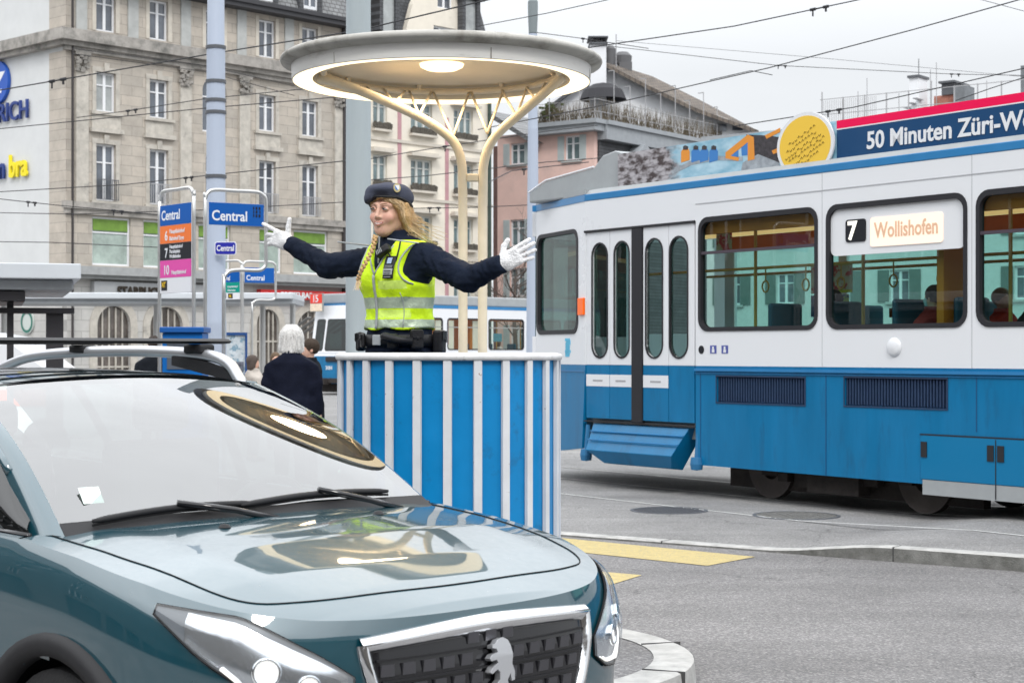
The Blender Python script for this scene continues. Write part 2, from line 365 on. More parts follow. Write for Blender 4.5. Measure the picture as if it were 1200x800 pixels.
for i in range(len(qs)-1):
    a, b = kerb_pt(qs[i]), kerb_pt(qs[i+1]); ha, hb = kerb_h(qs[i]), kerb_h(qs[i+1])
    kb.add([(a.x, a.y, ha-.008), (b.x, b.y, hb-.008), (b.x+kn.x*.015, b.y+kn.y*.015, hb), (a.x+kn.x*.015, a.y+kn.y*.015, ha), (b.x+kn.x*.15, b.y+kn.y*.15, hb), (a.x+kn.x*.15, a.y+kn.y*.15, ha)], [(0, 1, 2, 3), (3, 2, 4, 5)])
    kf.add([(a.x, a.y, -.05), (b.x, b.y, -.05), (b.x, b.y, hb-.008), (a.x, a.y, ha-.008)], [(0, 1, 2, 3)])
kbo = kb.build('kerb', m_kerb, norm=False); tag(kbo, kind='structure')
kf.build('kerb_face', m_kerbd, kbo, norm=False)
jt = MB()
for q in (-9, -7, -5, -3, -1, 1.0, 3.0, 5.0, 7.0):
    p = kerb_pt(q); h = kerb_h(q)
    T = Matrix.Translation((p.x, p.y, 0)) @ Matrix.Rotation(math.atan2(kd.y, kd.x), 4, 'Z'); jt.box(-.005, -.002, -.02, .005, .15, h+.0012, T)
jt.build('kerb_joint', mat('joint', (.07, .07, .07), .9), kbo)
# worn yellow crossing bars
def gpoly(name, pts, m, z=.004):
    o = mobj(name, [(p.x, p.y, z) for p in pts], [tuple(range(len(pts)))], m); tag(o, kind='structure'); return o
gpoly('crossing_marking', [G(640, 643), G(829, 663), G(885, 652.5), G(664, 631), G(640, 629)], m_yel)
gpoly('crossing_marking', [G(560, 690), G(717, 685), G(752, 674), G(690, 668.5), G(560, 660)], m_yel)
# ---- island below the police stand
IC = Vector((-.302, 8.2))
isl = MB(); isl.lathe([(0, .098), (.99, .098)], (IC.x, IC.y, 0), 72); tag(isl.build('traffic_island', m_road, norm=False), kind='structure')
ik = MB(); ik.lathe([(.98, .102), (1.15, .106), (1.17, .098), (1.185, -.03)], (IC.x, IC.y, 0), 72)
iko = ik.build('island_kerb', m_kerb, smooth=False, auto=40); tag(iko, kind='structure')
jt = MB()
for k in range(9):
    a = -.42+k*PI/4.5; jt.cbox((IC.x+1.085*math.cos(a), IC.y+1.085*math.sin(a), .04), (.206, .006, .137), a)
jt.build('kerb_joint', MATS['joint'], iko)

# ================================================================== BUILDINGS
m_stone = blockmat('sandstone', (.47, .42, .36), (.39, .355, .31), (.28, .255, .225), 1.15, .46, .012, var=.16)
m_stone2 = blockmat('ashlar_grey', (.50, .49, .47), (.45, .44, .42), (.30, .295, .28), 1.5, .5, .014, var=.12)
m_trim = mat('stone_trim', (.48, .45, .40), .85, var=.2, vscale=2.5, bump=.25, bscale=8, stain=(.16, .15, .14), sscale=1.4, sthr=(.56, .8))
m_corn = mat('cornice_stone', (.34, .32, .295), .85, var=.25, vscale=2, stain=(.12, .12, .11), sscale=1.2, sthr=(.48, .72))
m_pilg = mat('grey_pilaster', (.42, .43, .42), .8, var=.15, vscale=1.5)
m_plaster = mat('pale_plaster', (.60, .61, .61), .85, var=.05, vscale=.8)
m_wframe = mat('window_white', (.75, .76, .78), .5)
m_pane = mat('dark_pane', (.10, .115, .14), .08, var=.5, vscale=.8, spec=1.0)
m_paneL = mat('curtained_pane', (.34, .36, .36), .12, var=.25, vscale=1.2, spec=.8)
m_green = mat('green_blind', (.16, .28, .05), .5, var=.2, vscale=3)
m_green2 = mat('pale_green_pane', (.33, .40, .36), .1, var=.3, vscale=1.5, spec=.8)
m_iron = mat('iron_rail', (.10, .105, .115), .5)
m_ironL = mat('grey_railing', (.35, .35, .36), .5)
m_slate = blockmat('slate', (.085, .088, .095), (.065, .068, .075), (.03, .03, .032), .32, .2, .02, .7, var=.3)
m_slateL = blockmat('slate_light', (.22, .225, .23), (.17, .175, .18), (.07, .07, .07), .34, .22, .025, .6, var=.2)
m_cream = mat('cream_render', (.74, .685, .59), .9, var=.07, vscale=1.2, stain=(.50, .45, .38), sscale=1.0, sthr=(.6, .85))
m_cream2 = mat('cream_trim', (.56, .52, .455), .9, var=.12, vscale=2)
m_pinkband = mat('pink_band', (.47, .27, .29), .9, var=.08)
m_pink = mat('pink_render', (.74, .52, .46), .9, var=.08, vscale=.9, stain=(.55, .42, .39), sscale=.7, sthr=(.55, .8))
m_shut = mat('pale_shutter', (.46, .51, .51), .7, var=.08)
m_shutd = mat('grey_shutter', (.13, .17, .16), .7, var=.1)
m_whitew = mat('white_wall', (.74, .75, .77), .85, var=.04, vscale=.7)
m_box = mat('planter', (.10, .09, .075), .9, var=.6, vscale=14, bump=.8, bscale=30)
m_pipe = mat('downpipe', (.05, .045, .045), .6)
m_grey = mat('roof_grey', (.30, .32, .34), .6, var=.1)

FA = Vector((-19.84, 76, 0)); FD = Vector((.682, .731, 0)); frz = math.atan2(.731, .682)
def ft(px):
    a = px-600; return (39680+76*a)/(1364-.731*a)
def win(parent, x0, z0, x1, z1, y=.16, pane=None, frame=None, mull=1, trans=True, fw=.09, name='window'):
    """a casement window: white frame, mullion and transom with the pane behind, set at depth y"""
    pane = pane or m_pane; frame = frame or m_wframe
    f = MB(); f.box(x0, y, z0, x1, y+.07, z0+fw); f.box(x0, y, z1-fw, x1, y+.07, z1)
    f.box(x0, y, z0+fw, x0+fw, y+.07, z1-fw); f.box(x1-fw, y, z0+fw, x1, y+.07, z1-fw)
    for k in range(mull):
        cx = x0+(x1-x0)*(k+1)/(mull+1); f.box(cx-fw*.75, y-.01, z0+fw, cx+fw*.75, y+.06, z1-fw)
    if trans: zt = z0+(z1-z0)*.68; f.box(x0+fw, y+.005, zt-.03, x1-fw, y+.055, zt+.03)
    o = f.build(name, frame, parent); p = MB(); p.add([(x0, y+.05, z0), (x1, y+.05, z0), (x1, y+.05, z1), (x0, y+.05, z1)], [(0, 1, 2, 3)]); p.build('pane', pane, o, norm=False)
    return o
def facade(mb, outer, holes, d0=0., d1=.3): mb.plate(outer, holes, lambda u, v, t: (u, t, v), d0, d1)

# ---- A: sandstone corner block with a pale side wall
A = thing('corner_building', 'tall beige sandstone corner building with pale side wall and dark slate roof, at left', 'building', FA, frz)
cs = [ft((113+135)/2), ft(186), 8.15, ft(313), ft(363)]; LA = 16.5
holes = []; wins = []
rows = {5: (16.1, 17.95), 4: (12.45, 14.25), 3: (8.42, 11.0)}
for r_, (z0, z1) in rows.items():
    for i, c in enumerate(cs):
        if r_ == 4 and i == 2: holes.append(arch(c-.72, 12.1, c+.72, 14.75)); wins.append((c-.7, 12.1, c+.7, 14.6, r_, i)); continue
        holes.append(rect(c-.52, z0, c+.52, z1)); wins.append((c-.52, z0, c+.52, z1, r_, i))
g0 = [(ft(108), ft(153)), (ft(168), ft(196)), (7.2, 9.1), (ft(304), ft(330)), (ft(344), ft(384))]
for i, (a, b) in enumerate(g0): holes.append(rect(a, 5.5, b, 7.7)); wins.append((a, 5.5, b, 7.7, 2, i))
ga = [(ft(113), ft(152)), (ft(175), ft(213)), (ft(300), ft(326)), (ft(346), ft(385))]
for i, (a, b) in enumerate(ga): holes.append(arch(a, .3, b, 3.68)); wins.append((a, .3, b, 3.6, 1, i))
up = MB(); facade(up, rect(0, 4.9, LA, 18.3), [h for h in holes if h[0][1] > 4.9]); up.build('front_wall', m_stone, A)
lo = MB(); facade(lo, rect(0, -.2, LA, 4.9), [h for h in holes if h[0][1] < 4.9], -.03, .3); lo.build('ground_floor_wall', m_stone2, A)
core = MB(); core.box(.31, .55, -.2, LA-.01, 9, 18.2); core.build('inner_wall', mat('dark_inside', (.07, .075, .08), .9), A)
for x0, z0, x1, z1, r_, i in wins:
    if r_ >= 3:
        pn = m_paneL if (r_, i) in ((4, 0),) else m_pane
        wo = win(A, x0+.002, z0+.002, x1-.002, z1-.002, .14, pn)
        if r_ in (3, 4) and i != 2:
            t = MB(); t.box(x0-.22, -.05, z1, x1+.22, .05, z1+.22); t.box(x0-.2, -.04, z0, x0-.002, .02, z1); t.box(x1+.002, -.04, z0, x1+.2, .02, z1); t.box((x0+x1)/2-.13, -.10, z1+.002, (x0+x1)/2+.13, 0, z1+.42); t.box(x0-.3, -.16, z0-.14, x1+.3, .12, z0-.001)
            if r_ == 4: t.box(x0-.25, -.06, z0-.75, x1+.25, 0, z0-.141); t.box(x0-.34, -.2, z0-.95, x1+.34, 0, z0-.751)
            t.build('surround', m_trim, wo)
        if r_ == 5:
            t = MB(); t.box(x0-.2, -.03, z0, x0-.002, .02, z1+.15); t.box(x1+.002, -.03, z0, x1+.2, .02, z1+.15); t.build('surround', m_cream2, wo)
        if r_ == 3:
            t = MB(); t.box(x0-.05, -.22, z0+.93, x1+.05, -.18, z0+.97); t.box(x0-.05, -.22, z0+.04, x1+.05, -.18, z0+.07)
            for k in range(11): xx = x0-.03+(x1-x0+.06)*k/10; t.box(xx-.012, -.212, z0+.05, xx+.012, -.188, z0+.95)
            t.build('balcony_rail', m_ironL if i else m_iron, wo)
    elif r_ == 2:
        wo = win(A, x0+.002, z0+.002, x1-.002, z1-.002, .12, m_green2, mull=0, trans=True)
        bl = MB(); bl.box(x0+.1, .10, z0+(z1-z0)*.72, x1-.1, .115, z1-.1); bl.build('blind', m_green, wo)
    else:
        wo = MB(); wo.plate(arch(x0-.38, .3, x1+.38, z1+.46), [arch(x0-.003, .302, x1+.003, 3.683)], lambda u, v, t: (u, t, v), -.09, -.032)
        wo = wo.build('arched_window', m_trim, A)
        p = MB(); p.add([(x0-.1, .12, .3), (x1+.1, .12, .3), (x1+.1, .12, 3.7), (x0-.1, .12, 3.7)], [(0, 1, 2, 3)]); p.build('pane', mat('shop_pane', (.10, .085, .075), .1, var=.7, vscale=2, spec=.7), wo, norm=False)
        b = MB()
        for k in range(1, 5): xx = x0+(x1-x0)*k/5; b.box(xx-.035, .05, .3, xx+.035, .11, 3.6)
        for zz in (.9, 2.1): b.box(x0, .055, zz-.04, x1, .105, zz+.04)
        b.build('glazing_bar', m_trim, wo)
# mouldings
t = MB()
for zz, dd, hh in ((15.42, .55, .502), (15.2, .35, .221), (15.0, .2, .201)): t.box(-dd, -dd, zz, LA, .0-.001, zz+hh-.002)
t.build('cornice', m_corn, A)
t = MB(); t.box(-.25, -.25, 7.98, LA, -.001, 8.3); t.box(-.15, -.15, 7.75, LA, -.001, 7.98); t.build('belt_course', m_corn, A)
t = MB(); t.box(0, -.75, 5.03, LA, -.031, 5.4); t.box(0, -.5, 4.86, LA, -.032, 5.028); t.build('shop_ledge', mat('ledge_grey', (.33, .34, .34), .7, var=.15), A)
for c in (cs[0]-1.3, (cs[0]+cs[1])/2, (cs[1]+cs[2])/2-.1, (cs[2]+cs[3])/2, (cs[3]+cs[4])/2): t = MB(); t.box(c-.28, -.07, 15.95, c+.28, -.001, 18.2); t.build('pilaster', m_pilg, A)
for c in (.75, 6.4, 9.9, LA-.5): t = MB(); t.box(c-.32, -.12, 8.3, c+.32, -.001, 14.2); t.build('pilaster', m_trim, A)
for c in (.75, 6.4, 9.9, LA-.5):
    t = MB(); t.box(c-.4, -.22, 14.85, c+.4, -.002, 15.0)
    for k in range(26): t.cbox((c+random.uniform(-.34, .34), -.12-random.uniform(0, .1), random.uniform(14.15, 14.85)), (.14, .14, .14), random.uniform(0, 3))
    t.build('capital', m_corn, A)
t = MB(); t.box(.15, -.25, -.2, .22, -.15, 18.2); t.build('downpipe', m_pipe, A)
t = MB(); t.box(16.2, -.2, -.2, 16.38, -.05, 18.2); t.build('downpipe', m_pipe, A)
# eaves, mansard and dormers
t = MB(); t.box(-.5, -.75, 18.2, LA+.1, 1, 18.42); t.box(-.55, -.85, 18.421, LA+.1, -.6, 18.62); t.build('gutter', mat('gutter_dark', (.05, .05, .055), .6), A)
t = MB(); t.add([(-.2, -.5, 18.4), (LA, -.5, 18.4), (LA, 1.2, 22.6), (-.2, 1.2, 22.6), (-.2, 9, 22.8), (LA, 9, 22.8), (-.2, 9, 18.4), (LA, 9, 18.4)], [(0, 1, 2, 3), (3, 2, 5, 4), (0, 3, 4, 6), (1, 7, 5, 2)])
roofA = t.build('roof', m_slateL, A)
for c in (cs[3]-.4, cs[4]-.3, cs[1], cs[0]):
    t = MB(); t.box(c-.75, -.45, 18.5, c-.48, 1, 20.9); t.box(c+.48, -.45, 18.5, c+.75, 1, 20.9); t.box(c-.95, -.6, 20.901, c+.95, 1.2, 21.1)
    d = t.build('dormer', m_slate, roofA)
    win_ = MB(); win_.box(c-.45, -.3, 18.9, c+.45, -.25, 20.85); win_.build('pane', m_pane, d)
    wf = MB(); wf.box(c-.05, -.36, 18.9, c+.05, -.31, 20.85); wf.box(c-.47, -.36, 18.8, c-.38, -.31, 20.9); wf.box(c+.38, -.36, 18.8, c+.47, -.31, 20.9); wf.box(c-.38, -.36, 18.8, c+.38, -.31, 18.95); wf.build('window_frame', m_wframe, d)
# side wall, turning the corner to the left
t = MB(); t.box(0, 0.305, 4.9, .3, 16, 18.2); t.build('side_wall', m_plaster, A)
t = MB(); t.box(-.03, .305, -.2, .3, 16, 4.898); t.build('side_wall', m_stone2, A)
t = MB(); t.box(-.04, .001, 4.9, -.001, 1.35, 15.0); t.box(-.04, .001, 15.93, -.001, 1.35, 18.2); t.build('corner_stone', m_stone, A)
t = MB(); t.box(-.55, .001, 15.42, -.002, 16, 15.918); t.box(-.35, .001, 15.2, -.002, 16, 15.418); t.build('cornice', m_corn, A)
# rooftop lettering and emblem on the side wall; local +y runs left in the picture
srot = Euler((PI/2, 0, -PI/2))
m_bluel = mat('letter_blue', (.02, .045, .20), .4); m_sign_b = mat('emblem_blue', (.02, .09, .42), .4); m_yell = mat('letter_yellow', (.82, .68, .02), .4)
def side_y(px):   # distance along the side wall for a pixel column
    # point = FA + n*y with n = (-.731,.682)
    a = (px-600)/F; return (FA.x-a*FA.y)/(a*.682+.731)
ly = lambda px: (FA.x-((px-600)/F)*FA.y)/(((px-600)/F)*.682+.731)
t = MB(); cy = ly(0); t.lathe([(0, -.18), (.98, -.18), (1.0, -.12), (1.0, -.02)], (0, cy, 14.15), 40, axis='x'); em = t.build('emblem', m_sign_b, A, auto=40)
text('letter_z', 'Z', 1.35, m_wframe, A, (-.185, cy+.45, 13.65), srot, .01, .03, shear=.3)
text('lettering', 'ZURICH', 1.22, m_bluel, A, (-.12, ly(38)+4.42, 12.28), srot, .05, .012, sx=.97)
text('lettering', 'bra', 1.45, m_yell, A, (-.12, ly(9)-.32, 9.66), srot, .05, .035, sx=.82)
text('lettering', 'um', 1.45, m_bluel, A, (-.12, ly(9)+1.53, 9.66), srot, .05, .03, sx=.82)
# shop fascia sign
t = MB(); t.box(1.2, -.38, 3.95, 9.6, -.05, 4.75); t.build('fascia', mat('fascia_grey', (.36, .37, .38), .6, var=.05), A)
text('lettering', 'STARBUCKS', .62, mat('letter_dark', (.03, .022, .015), .5), A, (ft(131), -.45, 4.12), Euler((PI/2, 0, 0)), .03, .022, sx=.80)
t = MB(); t.box(ft(300), -.38, 4.2, 16.45, -.05, 4.64); t.build('fascia', mat('fascia_red', (.62, .03, .03), .5), A)
text('lettering', 'BREZELBAR', .40, m_wframe, A, (ft(323), -.42, 4.27), Euler((PI/2, 0, 0)), .01, .012)
t = MB(); t.lathe([(.0, -.05), (.55, -.05), (.55, .02)], (-.06, ly(34), 2.95), 30, axis='x'); t.build('round_sign', mat('sign_pale', (.50, .55, .52), .4), A)
t = MB(); t.lathe([(.38, -.07), (.50, -.07)], (-.06, ly(34), 2.95), 30, axis='x'); t.build('round_sign_ring', mat('sign_dgreen', (.03, .16, .12), .4), A, norm=False)
# awning-like shopfront trims
t = MB()
for k in range(7):
    T = Matrix.Translation((ft(330)+k*.5, -1.3, 2.9)) @ Matrix.Rotation(R(-25), 4, 'X'); t.box(-.12, -.9, -.02, .12, .9, .02, T)
t.build('awning', mat('awning_grey', (.24, .24, .24), .7), A)

# ---- B: cream building further along the same front
B = thing('cream_building', 'cream rendered town house with pink stripes, window boxes and steep slate gable', 'building', FA+FD*16.5, frz)
def bt(px): return ft(px)-16.5
LB = 10.9
bc = [((bt(437)+bt(454))/2, .5), ((bt(482)+bt(506))/2, .8), ((bt(531)+bt(555))/2, .75)]
rz_ = [(1.6, 3.6), (4.4, 5.9), (7.42, 8.92), (10.45, 11.95), (13.48, 14.98), (16.5, 17.9)]
hs = []; ws = []
for i, (c, hw) in enumerate(bc):
    for j, (z0, z1) in enumerate(rz_[:5]): hs.append(rect(c-hw, z0, c+hw, z1)); ws.append((c-hw, z0, c+hw, z1, i, j))
t = MB(); facade(t, rect(0, -.2, LB, 17.2), hs); t.build('front_wall', m_cream, B)
t = MB(); t.box(.01, .5, -.2, LB-.01, 9, 17.1); t.build('inner_wall', MATS['dark_inside'], B)
for x0, z0, x1, z1, i, j in ws:
    wo = win(B, x0+.002, z0+.002, x1-.002, z1-.002, .14, mat('pane_teal', (.16, .22, .23), .1, var=.4, vscale=1.5, spec=1), mat('window_offwhite', (.62, .63, .60), .6), mull=1 if i == 0 else 2, fw=.10)
    t = MB()
    t.box(x0-.3, -.42, z1+.12, x1+.3, -.001, z1+.24); t.box(x0-.22, -.3, z1+.241, x1+.22, -.001, z1+.36)
    t.build('hood', m_cream2, wo)
    t = MB(); t.box(x0-.12, -.26, z0-.2, x1+.12, -.22, z0+.12); 
    for k in range(22): t.cbox((x0-.1+(x1-x0+.2)*k/21, -.2, z0+.0+random.uniform(-.05, .09)), (.14, .12, .2), random.uniform(0, 3))
    t.build('window_box', m_box, wo)
    t = MB(); t.box(x0-.15, -.3, z0-.32, x1+.15, 0, z0-.2); t.build('sill', m_cream2, wo)
t = MB()
for px in (468, 523.5): c = bt(px); t.box(c-.13, -.03, 2, c+.13, -.001, 14.4)
t.build('pink_stripe', m_pinkband, B)
t = MB(); c = bt(571); t.box(c-.07, -.25, -.2, c+.07, -.1, 17.5); t.build('downpipe', mat('pipe_green', (.05, .075, .065), .6), B)
t = MB()
for zz in (6.6, 9.7, 12.7): t.box(0, -.09, zz, LB, -.001, zz+.16)
t.build('string_course', m_cream2, B)
# steep gable with slate roof around
gx0, gx1 = bt(466), bt(572); gm = (gx0+gx1)/2
t = MB(); facade(t, [(gx0, 17.2), (gx1, 17.2), (gx1-1.3, 20.2), (gm+.6, 23.6), (gm-.6, 23.6), (gx0+1.0, 20.2)], [rect(gm-.9, 17.7, gm+.9, 19.3), rect(gm-.6, 20.3, gm+.6, 21.9)], -.1, .2)
gb = t.build('gable', m_cream, B)
win(gb, gm-.9, 17.7, gm+.9, 19.3, .05, m_pane, mull=2); win(gb, gm-.6, 20.3, gm+.6, 21.9, .05, m_pane, mull=1)
t = MB(); t.add([(-.1, -.4, 17.2), (LB, -.4, 17.2), (LB, 2.2, 24.6), (-.1, 2.2, 24.6), (-.1, 9, 25), (LB, 9, 25), (-.1, 9, 17.2), (LB, 9, 17.2)], [(0, 1, 2, 3), (3, 2, 5, 4), (0, 3, 4, 6), (1, 7, 5, 2)]); rb_ = t.build('roof', m_slate, B)
t = MB(); t.box(-.1, -.65, 17.0, gx0, -.3, 17.2); t.build('gutter', MATS['gutter_dark'], rb_)
for c in (bt(545), bt(449)):
    t = MB(); t.box(c-.7, -.5, 18.4, c-.45, 1.4, 21); t.box(c+.45, -.5, 18.4, c+.7, 1.4, 21); t.box(c-.9, -.65, 21.001, c+.9, 1.5, 21.25); d = t.build('dormer', m_slate, rb_)
    t = MB(); t.box(c-.44, -.35, 18.4, c+.44, -.3, 21); t.build('pane', m_paneL, d)

# ---- C: pink house facing the square
cr_ = math.atan2(-.588, .809); C0 = Vector((-.88, 103, 0))
Cb = thing('pink_house', 'pink rendered house with pale shutters, grey eaves and planted roof terrace', 'building', C0, cr_)
def ct(px): a = (px-600)/F; return (a*103+.88)/(.809+a*.588)
LC = 7.0
def zc(px, py): r_ = ct(px); Y = 103-.588*r_; return EYE-(py-HZ)/F*Y
cw = [(ct(598), ct(614.5)), (ct(662), ct(679))]
hs = []; ws = []
for i, (a, b) in enumerate(cw):
    for z0, z1 in ((1.5, 3.2), (4.9, 6.6), (7.9+0.2*0, 9.5), (zc(606, 193), zc(606, 168)) if i == 0 else (zc(670, 188), zc(670, 159))):
        hs.append(rect(a, z0, b, z1)); ws.append((a, z0, b, z1))
t = MB(); facade(t, rect(0, -.2, LC, 14.6), hs); t.build('front_wall', m_pink, Cb)
t = MB(); t.box(.01, .5, -.2, LC-.35, 7, 14.5); t.build('inner_wall', MATS['dark_inside'], Cb)
t = MB(); t.box(-.31, 0, -.2, -.001, 7, 14); t.build('side_wall', mat('brown_wall', (.16, .095, .085), .9, var=.2), Cb)
t = MB(); t.box(LC-.3, .301, -.2, LC-.001, 15, 13.0); t.build('side_wall', m_slate, Cb)
for x0, z0, x1, z1 in ws:
    wo = win(Cb, x0+.002, z0+.002, x1-.002, z1-.002, .12, MATS['pane_teal'], mull=1)
    for sx in (x0-.48, x1+.04):
        t = MB(); t.box(sx, -.06, z0, sx+.44, -.01, z1)
        for k in range(12): zz = z0+.1+(z1-z0-.2)*k/11; t.box(sx+.06, -.075, zz-.03, sx+.38, -.061, zz+.03)
        t.build('shutter', m_shut, wo)
    t = MB(); t.box(x0-.2, -.14, z0-.12, x1+.2, 0, z0-.001); t.build('sill', m_pilg, wo)
t = MB(); t.box(ct(630), -.7, 14.35, LC+.5, .3, 14.75); t.box(ct(630)-.1, -.85, 14.751, LC+.65, .3, 15.0); t.box(LC+.001, .301, 13.9, LC+.65, 14, 14.75); t.box(LC+.001, .301, 14.751, LC+.8, 14, 15.0); ev = t.build('eaves', m_grey, Cb)
t = MB(); t.box(LC+.002, .35, 11.2, LC+.12, 14, 13.88); t.build('slate_cladding', m_slate, Cb)
t = MB(); t.add([(LC+.1, 3.4, 11.8), (LC+1, 3.4, 11.8), (LC+1, 4.8, 11.8), (LC+.1, 4.8, 11.8), (LC+.1, 3.4, 13.4), (LC+1, 3.4, 13.4), (LC+1, 4.8, 13.4), (LC+.1, 4.8, 13.4), (LC+.1, 4.1, 14.0), (LC+1, 4.1, 14)], [(0, 1, 5, 4), (1, 2, 6, 5), (2, 3, 7, 6), (4, 5, 9, 8), (6, 7, 8, 9), (5, 6, 9)]); t.build('dormer', m_grey, Cb)
# small gabled roof at the left of the pink house
t = MB(); t.add([(-.6, -.5, 16.2), (ct(637), -.5, 13.9), (ct(637), 6, 13.9), (-.6, 6, 16.2), (-.6, -.5, 15.9), (ct(637), -.5, 13.6)], [(0, 1, 2, 3), (0, 4, 5, 1)]); t.build('roof', m_slateL, Cb)
# terrace: planting and posts behind a railing
t = MB()
def twigs(mb, p0, p1, n, h, r=.012, spread=.3):
    for k in range(n):
        u = random.random(); b = p0.lerp(p1, u); b = b+Vector((random.uniform(-.1, .1), random.uniform(-.25, .25), 0))
        tip = b+Vector((random.uniform(-spread, spread), random.uniform(-spread, spread), h*random.uniform(.5, 1.1)))
        mid = b.lerp(tip, .5)+Vector((random.uniform(-.1, .1), random.uniform(-.1, .1), 0)); mb.tube([b, mid, tip], [r*1.4, r, r*.4], 3)
twigs(t, Vector((ct(633), -.4, 15)), Vector((LC+.4, -.4, 15)), 260, 1.1)
twigs(t, Vector((LC+.4, 0, 15)), Vector((LC+.4, 14, 15)), 620, 1.25)
tag(t.build('terrace_planting', mat('brown_leaf', (.13, .105, .07), .9, var=.5, vscale=6), Cb), kind='stuff')
t = MB()
for k in range(5): x = ct(633)+(LC+.4-ct(633))*k/4; t.box(x-.02, -.6, 15, x+.02, -.56, 17.6 if k % 2 else 16.2)
for k in range(1, 9): y = 14*k/8-.6; t.box(LC+.58, y-.02, 15, LC+.62, y+.02, 18.0 if k % 2 else 17.3); t.box(LC+.2, y-.02, 17.95 if k % 2 else 17.25, LC+.62, y+.02, 18.0 if k % 2 else 17.3)
for zz in (15.4, 16.1): t.box(ct(633), -.61, zz, LC+.6, -.57, zz+.03); t.box(LC+.57, -.6, zz, LC+.61, 14, zz+.03)
t.build('railing', m_ironL, Cb)
t = MB()
for k in range(60):
    t.cbox((ct(645)+random.gauss(0, .35), -.2+random.gauss(0, .25), 15.3+abs(random.gauss(.35, .3))), (.16, .16, .12), random.uniform(0, 3))
t.build('potted_shrub', mat('shrub', (.07, .085, .035), .9, var=.5, vscale=8), Cb)

# ---- D: white gabled house behind it
D0 = Vector((0, 110, 0)); Dh = thing('white_gabled_house', 'white gabled house with long brown tiled roof and white chimney, behind the pink house', 'building', D0)
k_ = 110/F
def dx(px): return (px-600)*k_
def dz(py): return EYE-(py-HZ)*k_
t = MB(); t.plate([(dx(640), 8), (dx(884), 8), (dx(884), dz(152)), (dx(812), dz(124)), (dx(712), dz(78)), (dx(640), dz(122))], [], lambda u, v, tt: (u, tt, v), 0, 3); t.build('gable_wall', m_whitew, Dh)
m_tile = blockmat('brown_tile', (.17, .14, .115), (.12, .10, .085), (.05, .045, .04), .35, .3, .03, .85, axis='xy', var=.35)
t = MB()
rp = [(dx(706), dz(68)), (dx(760), dz(85)), (dx(820), dz(115)), (dx(886), dz(150))]
lpn = [(dx(706), dz(76)), (dx(760), dz(104)), (dx(815), dz(130)), (dx(886), dz(155))]
vs = []
for (a, b), (c, d) in zip(rp, lpn): vs += [(c, -1.0, d), (a+.4, 1.6, b), (a+2, 9, b+.2), (c, -1.0, d-.25)]
fs = []
for i in range(3):
    q = i*4; fs += [(q, q+4, q+5, q+1), (q+1, q+5, q+6, q+2), (q+3, q+7, q+4, q)]
t.add(vs, fs); t.build('roof', m_tile, Dh)
t = MB(); t.plate([(dx(640), dz(128)), (dx(707), dz(76)), (dx(707), dz(80)), (dx(640), dz(133))], [], lambda u, v, tt: (u, tt, v), -.6, 3); t.build('roof_edge', m_slate, Dh)
t = MB(); t.box(dx(690), -1.5, 10, dx(709), .5, dz(57)); ch = t.build('chimney', m_whitew, Dh)
t = MB(); t.box(dx(689), -1.7, dz(57)+.002, dx(710.5), .6, dz(55)); t.box(dx(688), -1.7, dz(49.5), dx(711), .6, dz(48))
for x in (691, 697, 703, 707): t.box(dx(x), -1.2, dz(55)+.001, dx(x+1), .2, dz(49.5)-.001)
t.build('chimney_cap', m_iron, ch)
t = MB(); t.lathe([(.32, 0), (.34, 1.1), (.2, 1.3)], (dx(716), .5, dz(76)), 14); t.lathe([(.25, 0), (.25, .5)], (dx(716), .5, dz(64)), 14); t.build('vent_pipe', mat('vent', (.12, .12, .125), .6), Dh)
t = MB(); t.box(dx(726), .2, dz(84), dx(741), 1.6, dz(72)); t.lathe([(.55, 0), (.6, .5), (.35, .75)], (dx(731), 1, dz(72)), 14); t.build('roof_vent', MATS['vent'], Dh)
t = MB(); t.tube([(dx(721.5), -.5, dz(120)), (dx(721.5), -.5, dz(42))], .035, 5); t.build('mast', m_ironL, Dh)
t = MB(); t.box(dx(838), -.15, dz(154), dx(851), -.01, dz(146)); t.box(dx(858), -.15, dz(153), dx(870), -.01, dz(148)); t.build('window', m_pane, Dh)
t = MB(); t.lathe([(1.5, 0), (1.25, .6), (.7, .95), (0, 1.1)], (dx(705), -1.8, dz(122)), 16, 0, 2*PI); t.build('arched_canopy', mat('black_felt', (.04, .04, .045), .8), Dh)

# ---- E: pale building behind the tram, with a roof terrace
e_r = math.atan2(-.61, .79); E0 = Vector((15.3, 85, 0)); Eb = thing('terrace_building', 'pale flat-roofed building behind the tram with shuttered windows and railed roof terrace', 'building', E0, e_r)
hs = []; ws = []
for r_ in range(-4, 23, 1):
    pass
for k in range(-2, 8):
    c = k*3.1+1.2
    for z0 in (1.2, 4.0, 7.0, 9.9): hs.append(rect(c-.5, z0, c+.5, z0+1.55)); ws.append((c-.5, z0, c+.5, z0+1.55))
m_epl = mat('pale_render', (.58, .60, .59), .9, var=.06)
t = MB(); facade(t, rect(-6.5, -.2, 24, 12.35), hs); t.build('front_wall', m_epl, Eb)
t = MB(); t.box(-6.4, .5, -.2, 23.9, 9, 12.3); t.build('inner_wall', MATS['dark_inside'], Eb)
for x0, z0, x1, z1 in ws:
    wo = win(Eb, x0+.002, z0+.002, x1-.002, z1-.002, .12, m_pane)
    for sx in (x0-.62, x1+.02):
        t = MB(); t.box(sx, -.06, z0, sx+.58, -.01, z1); t.build('shutter', m_shutd, wo)
    t = MB(); t.box(x0-.2, -.12, z0-.12, x1+.2, 0, z0-.001); t.build('sill', m_pilg, wo)
t = MB(); t.box(-6.6, -.4, 12.351, 24, 9, 12.75); t.build('roof', m_grey, Eb)
t = MB()
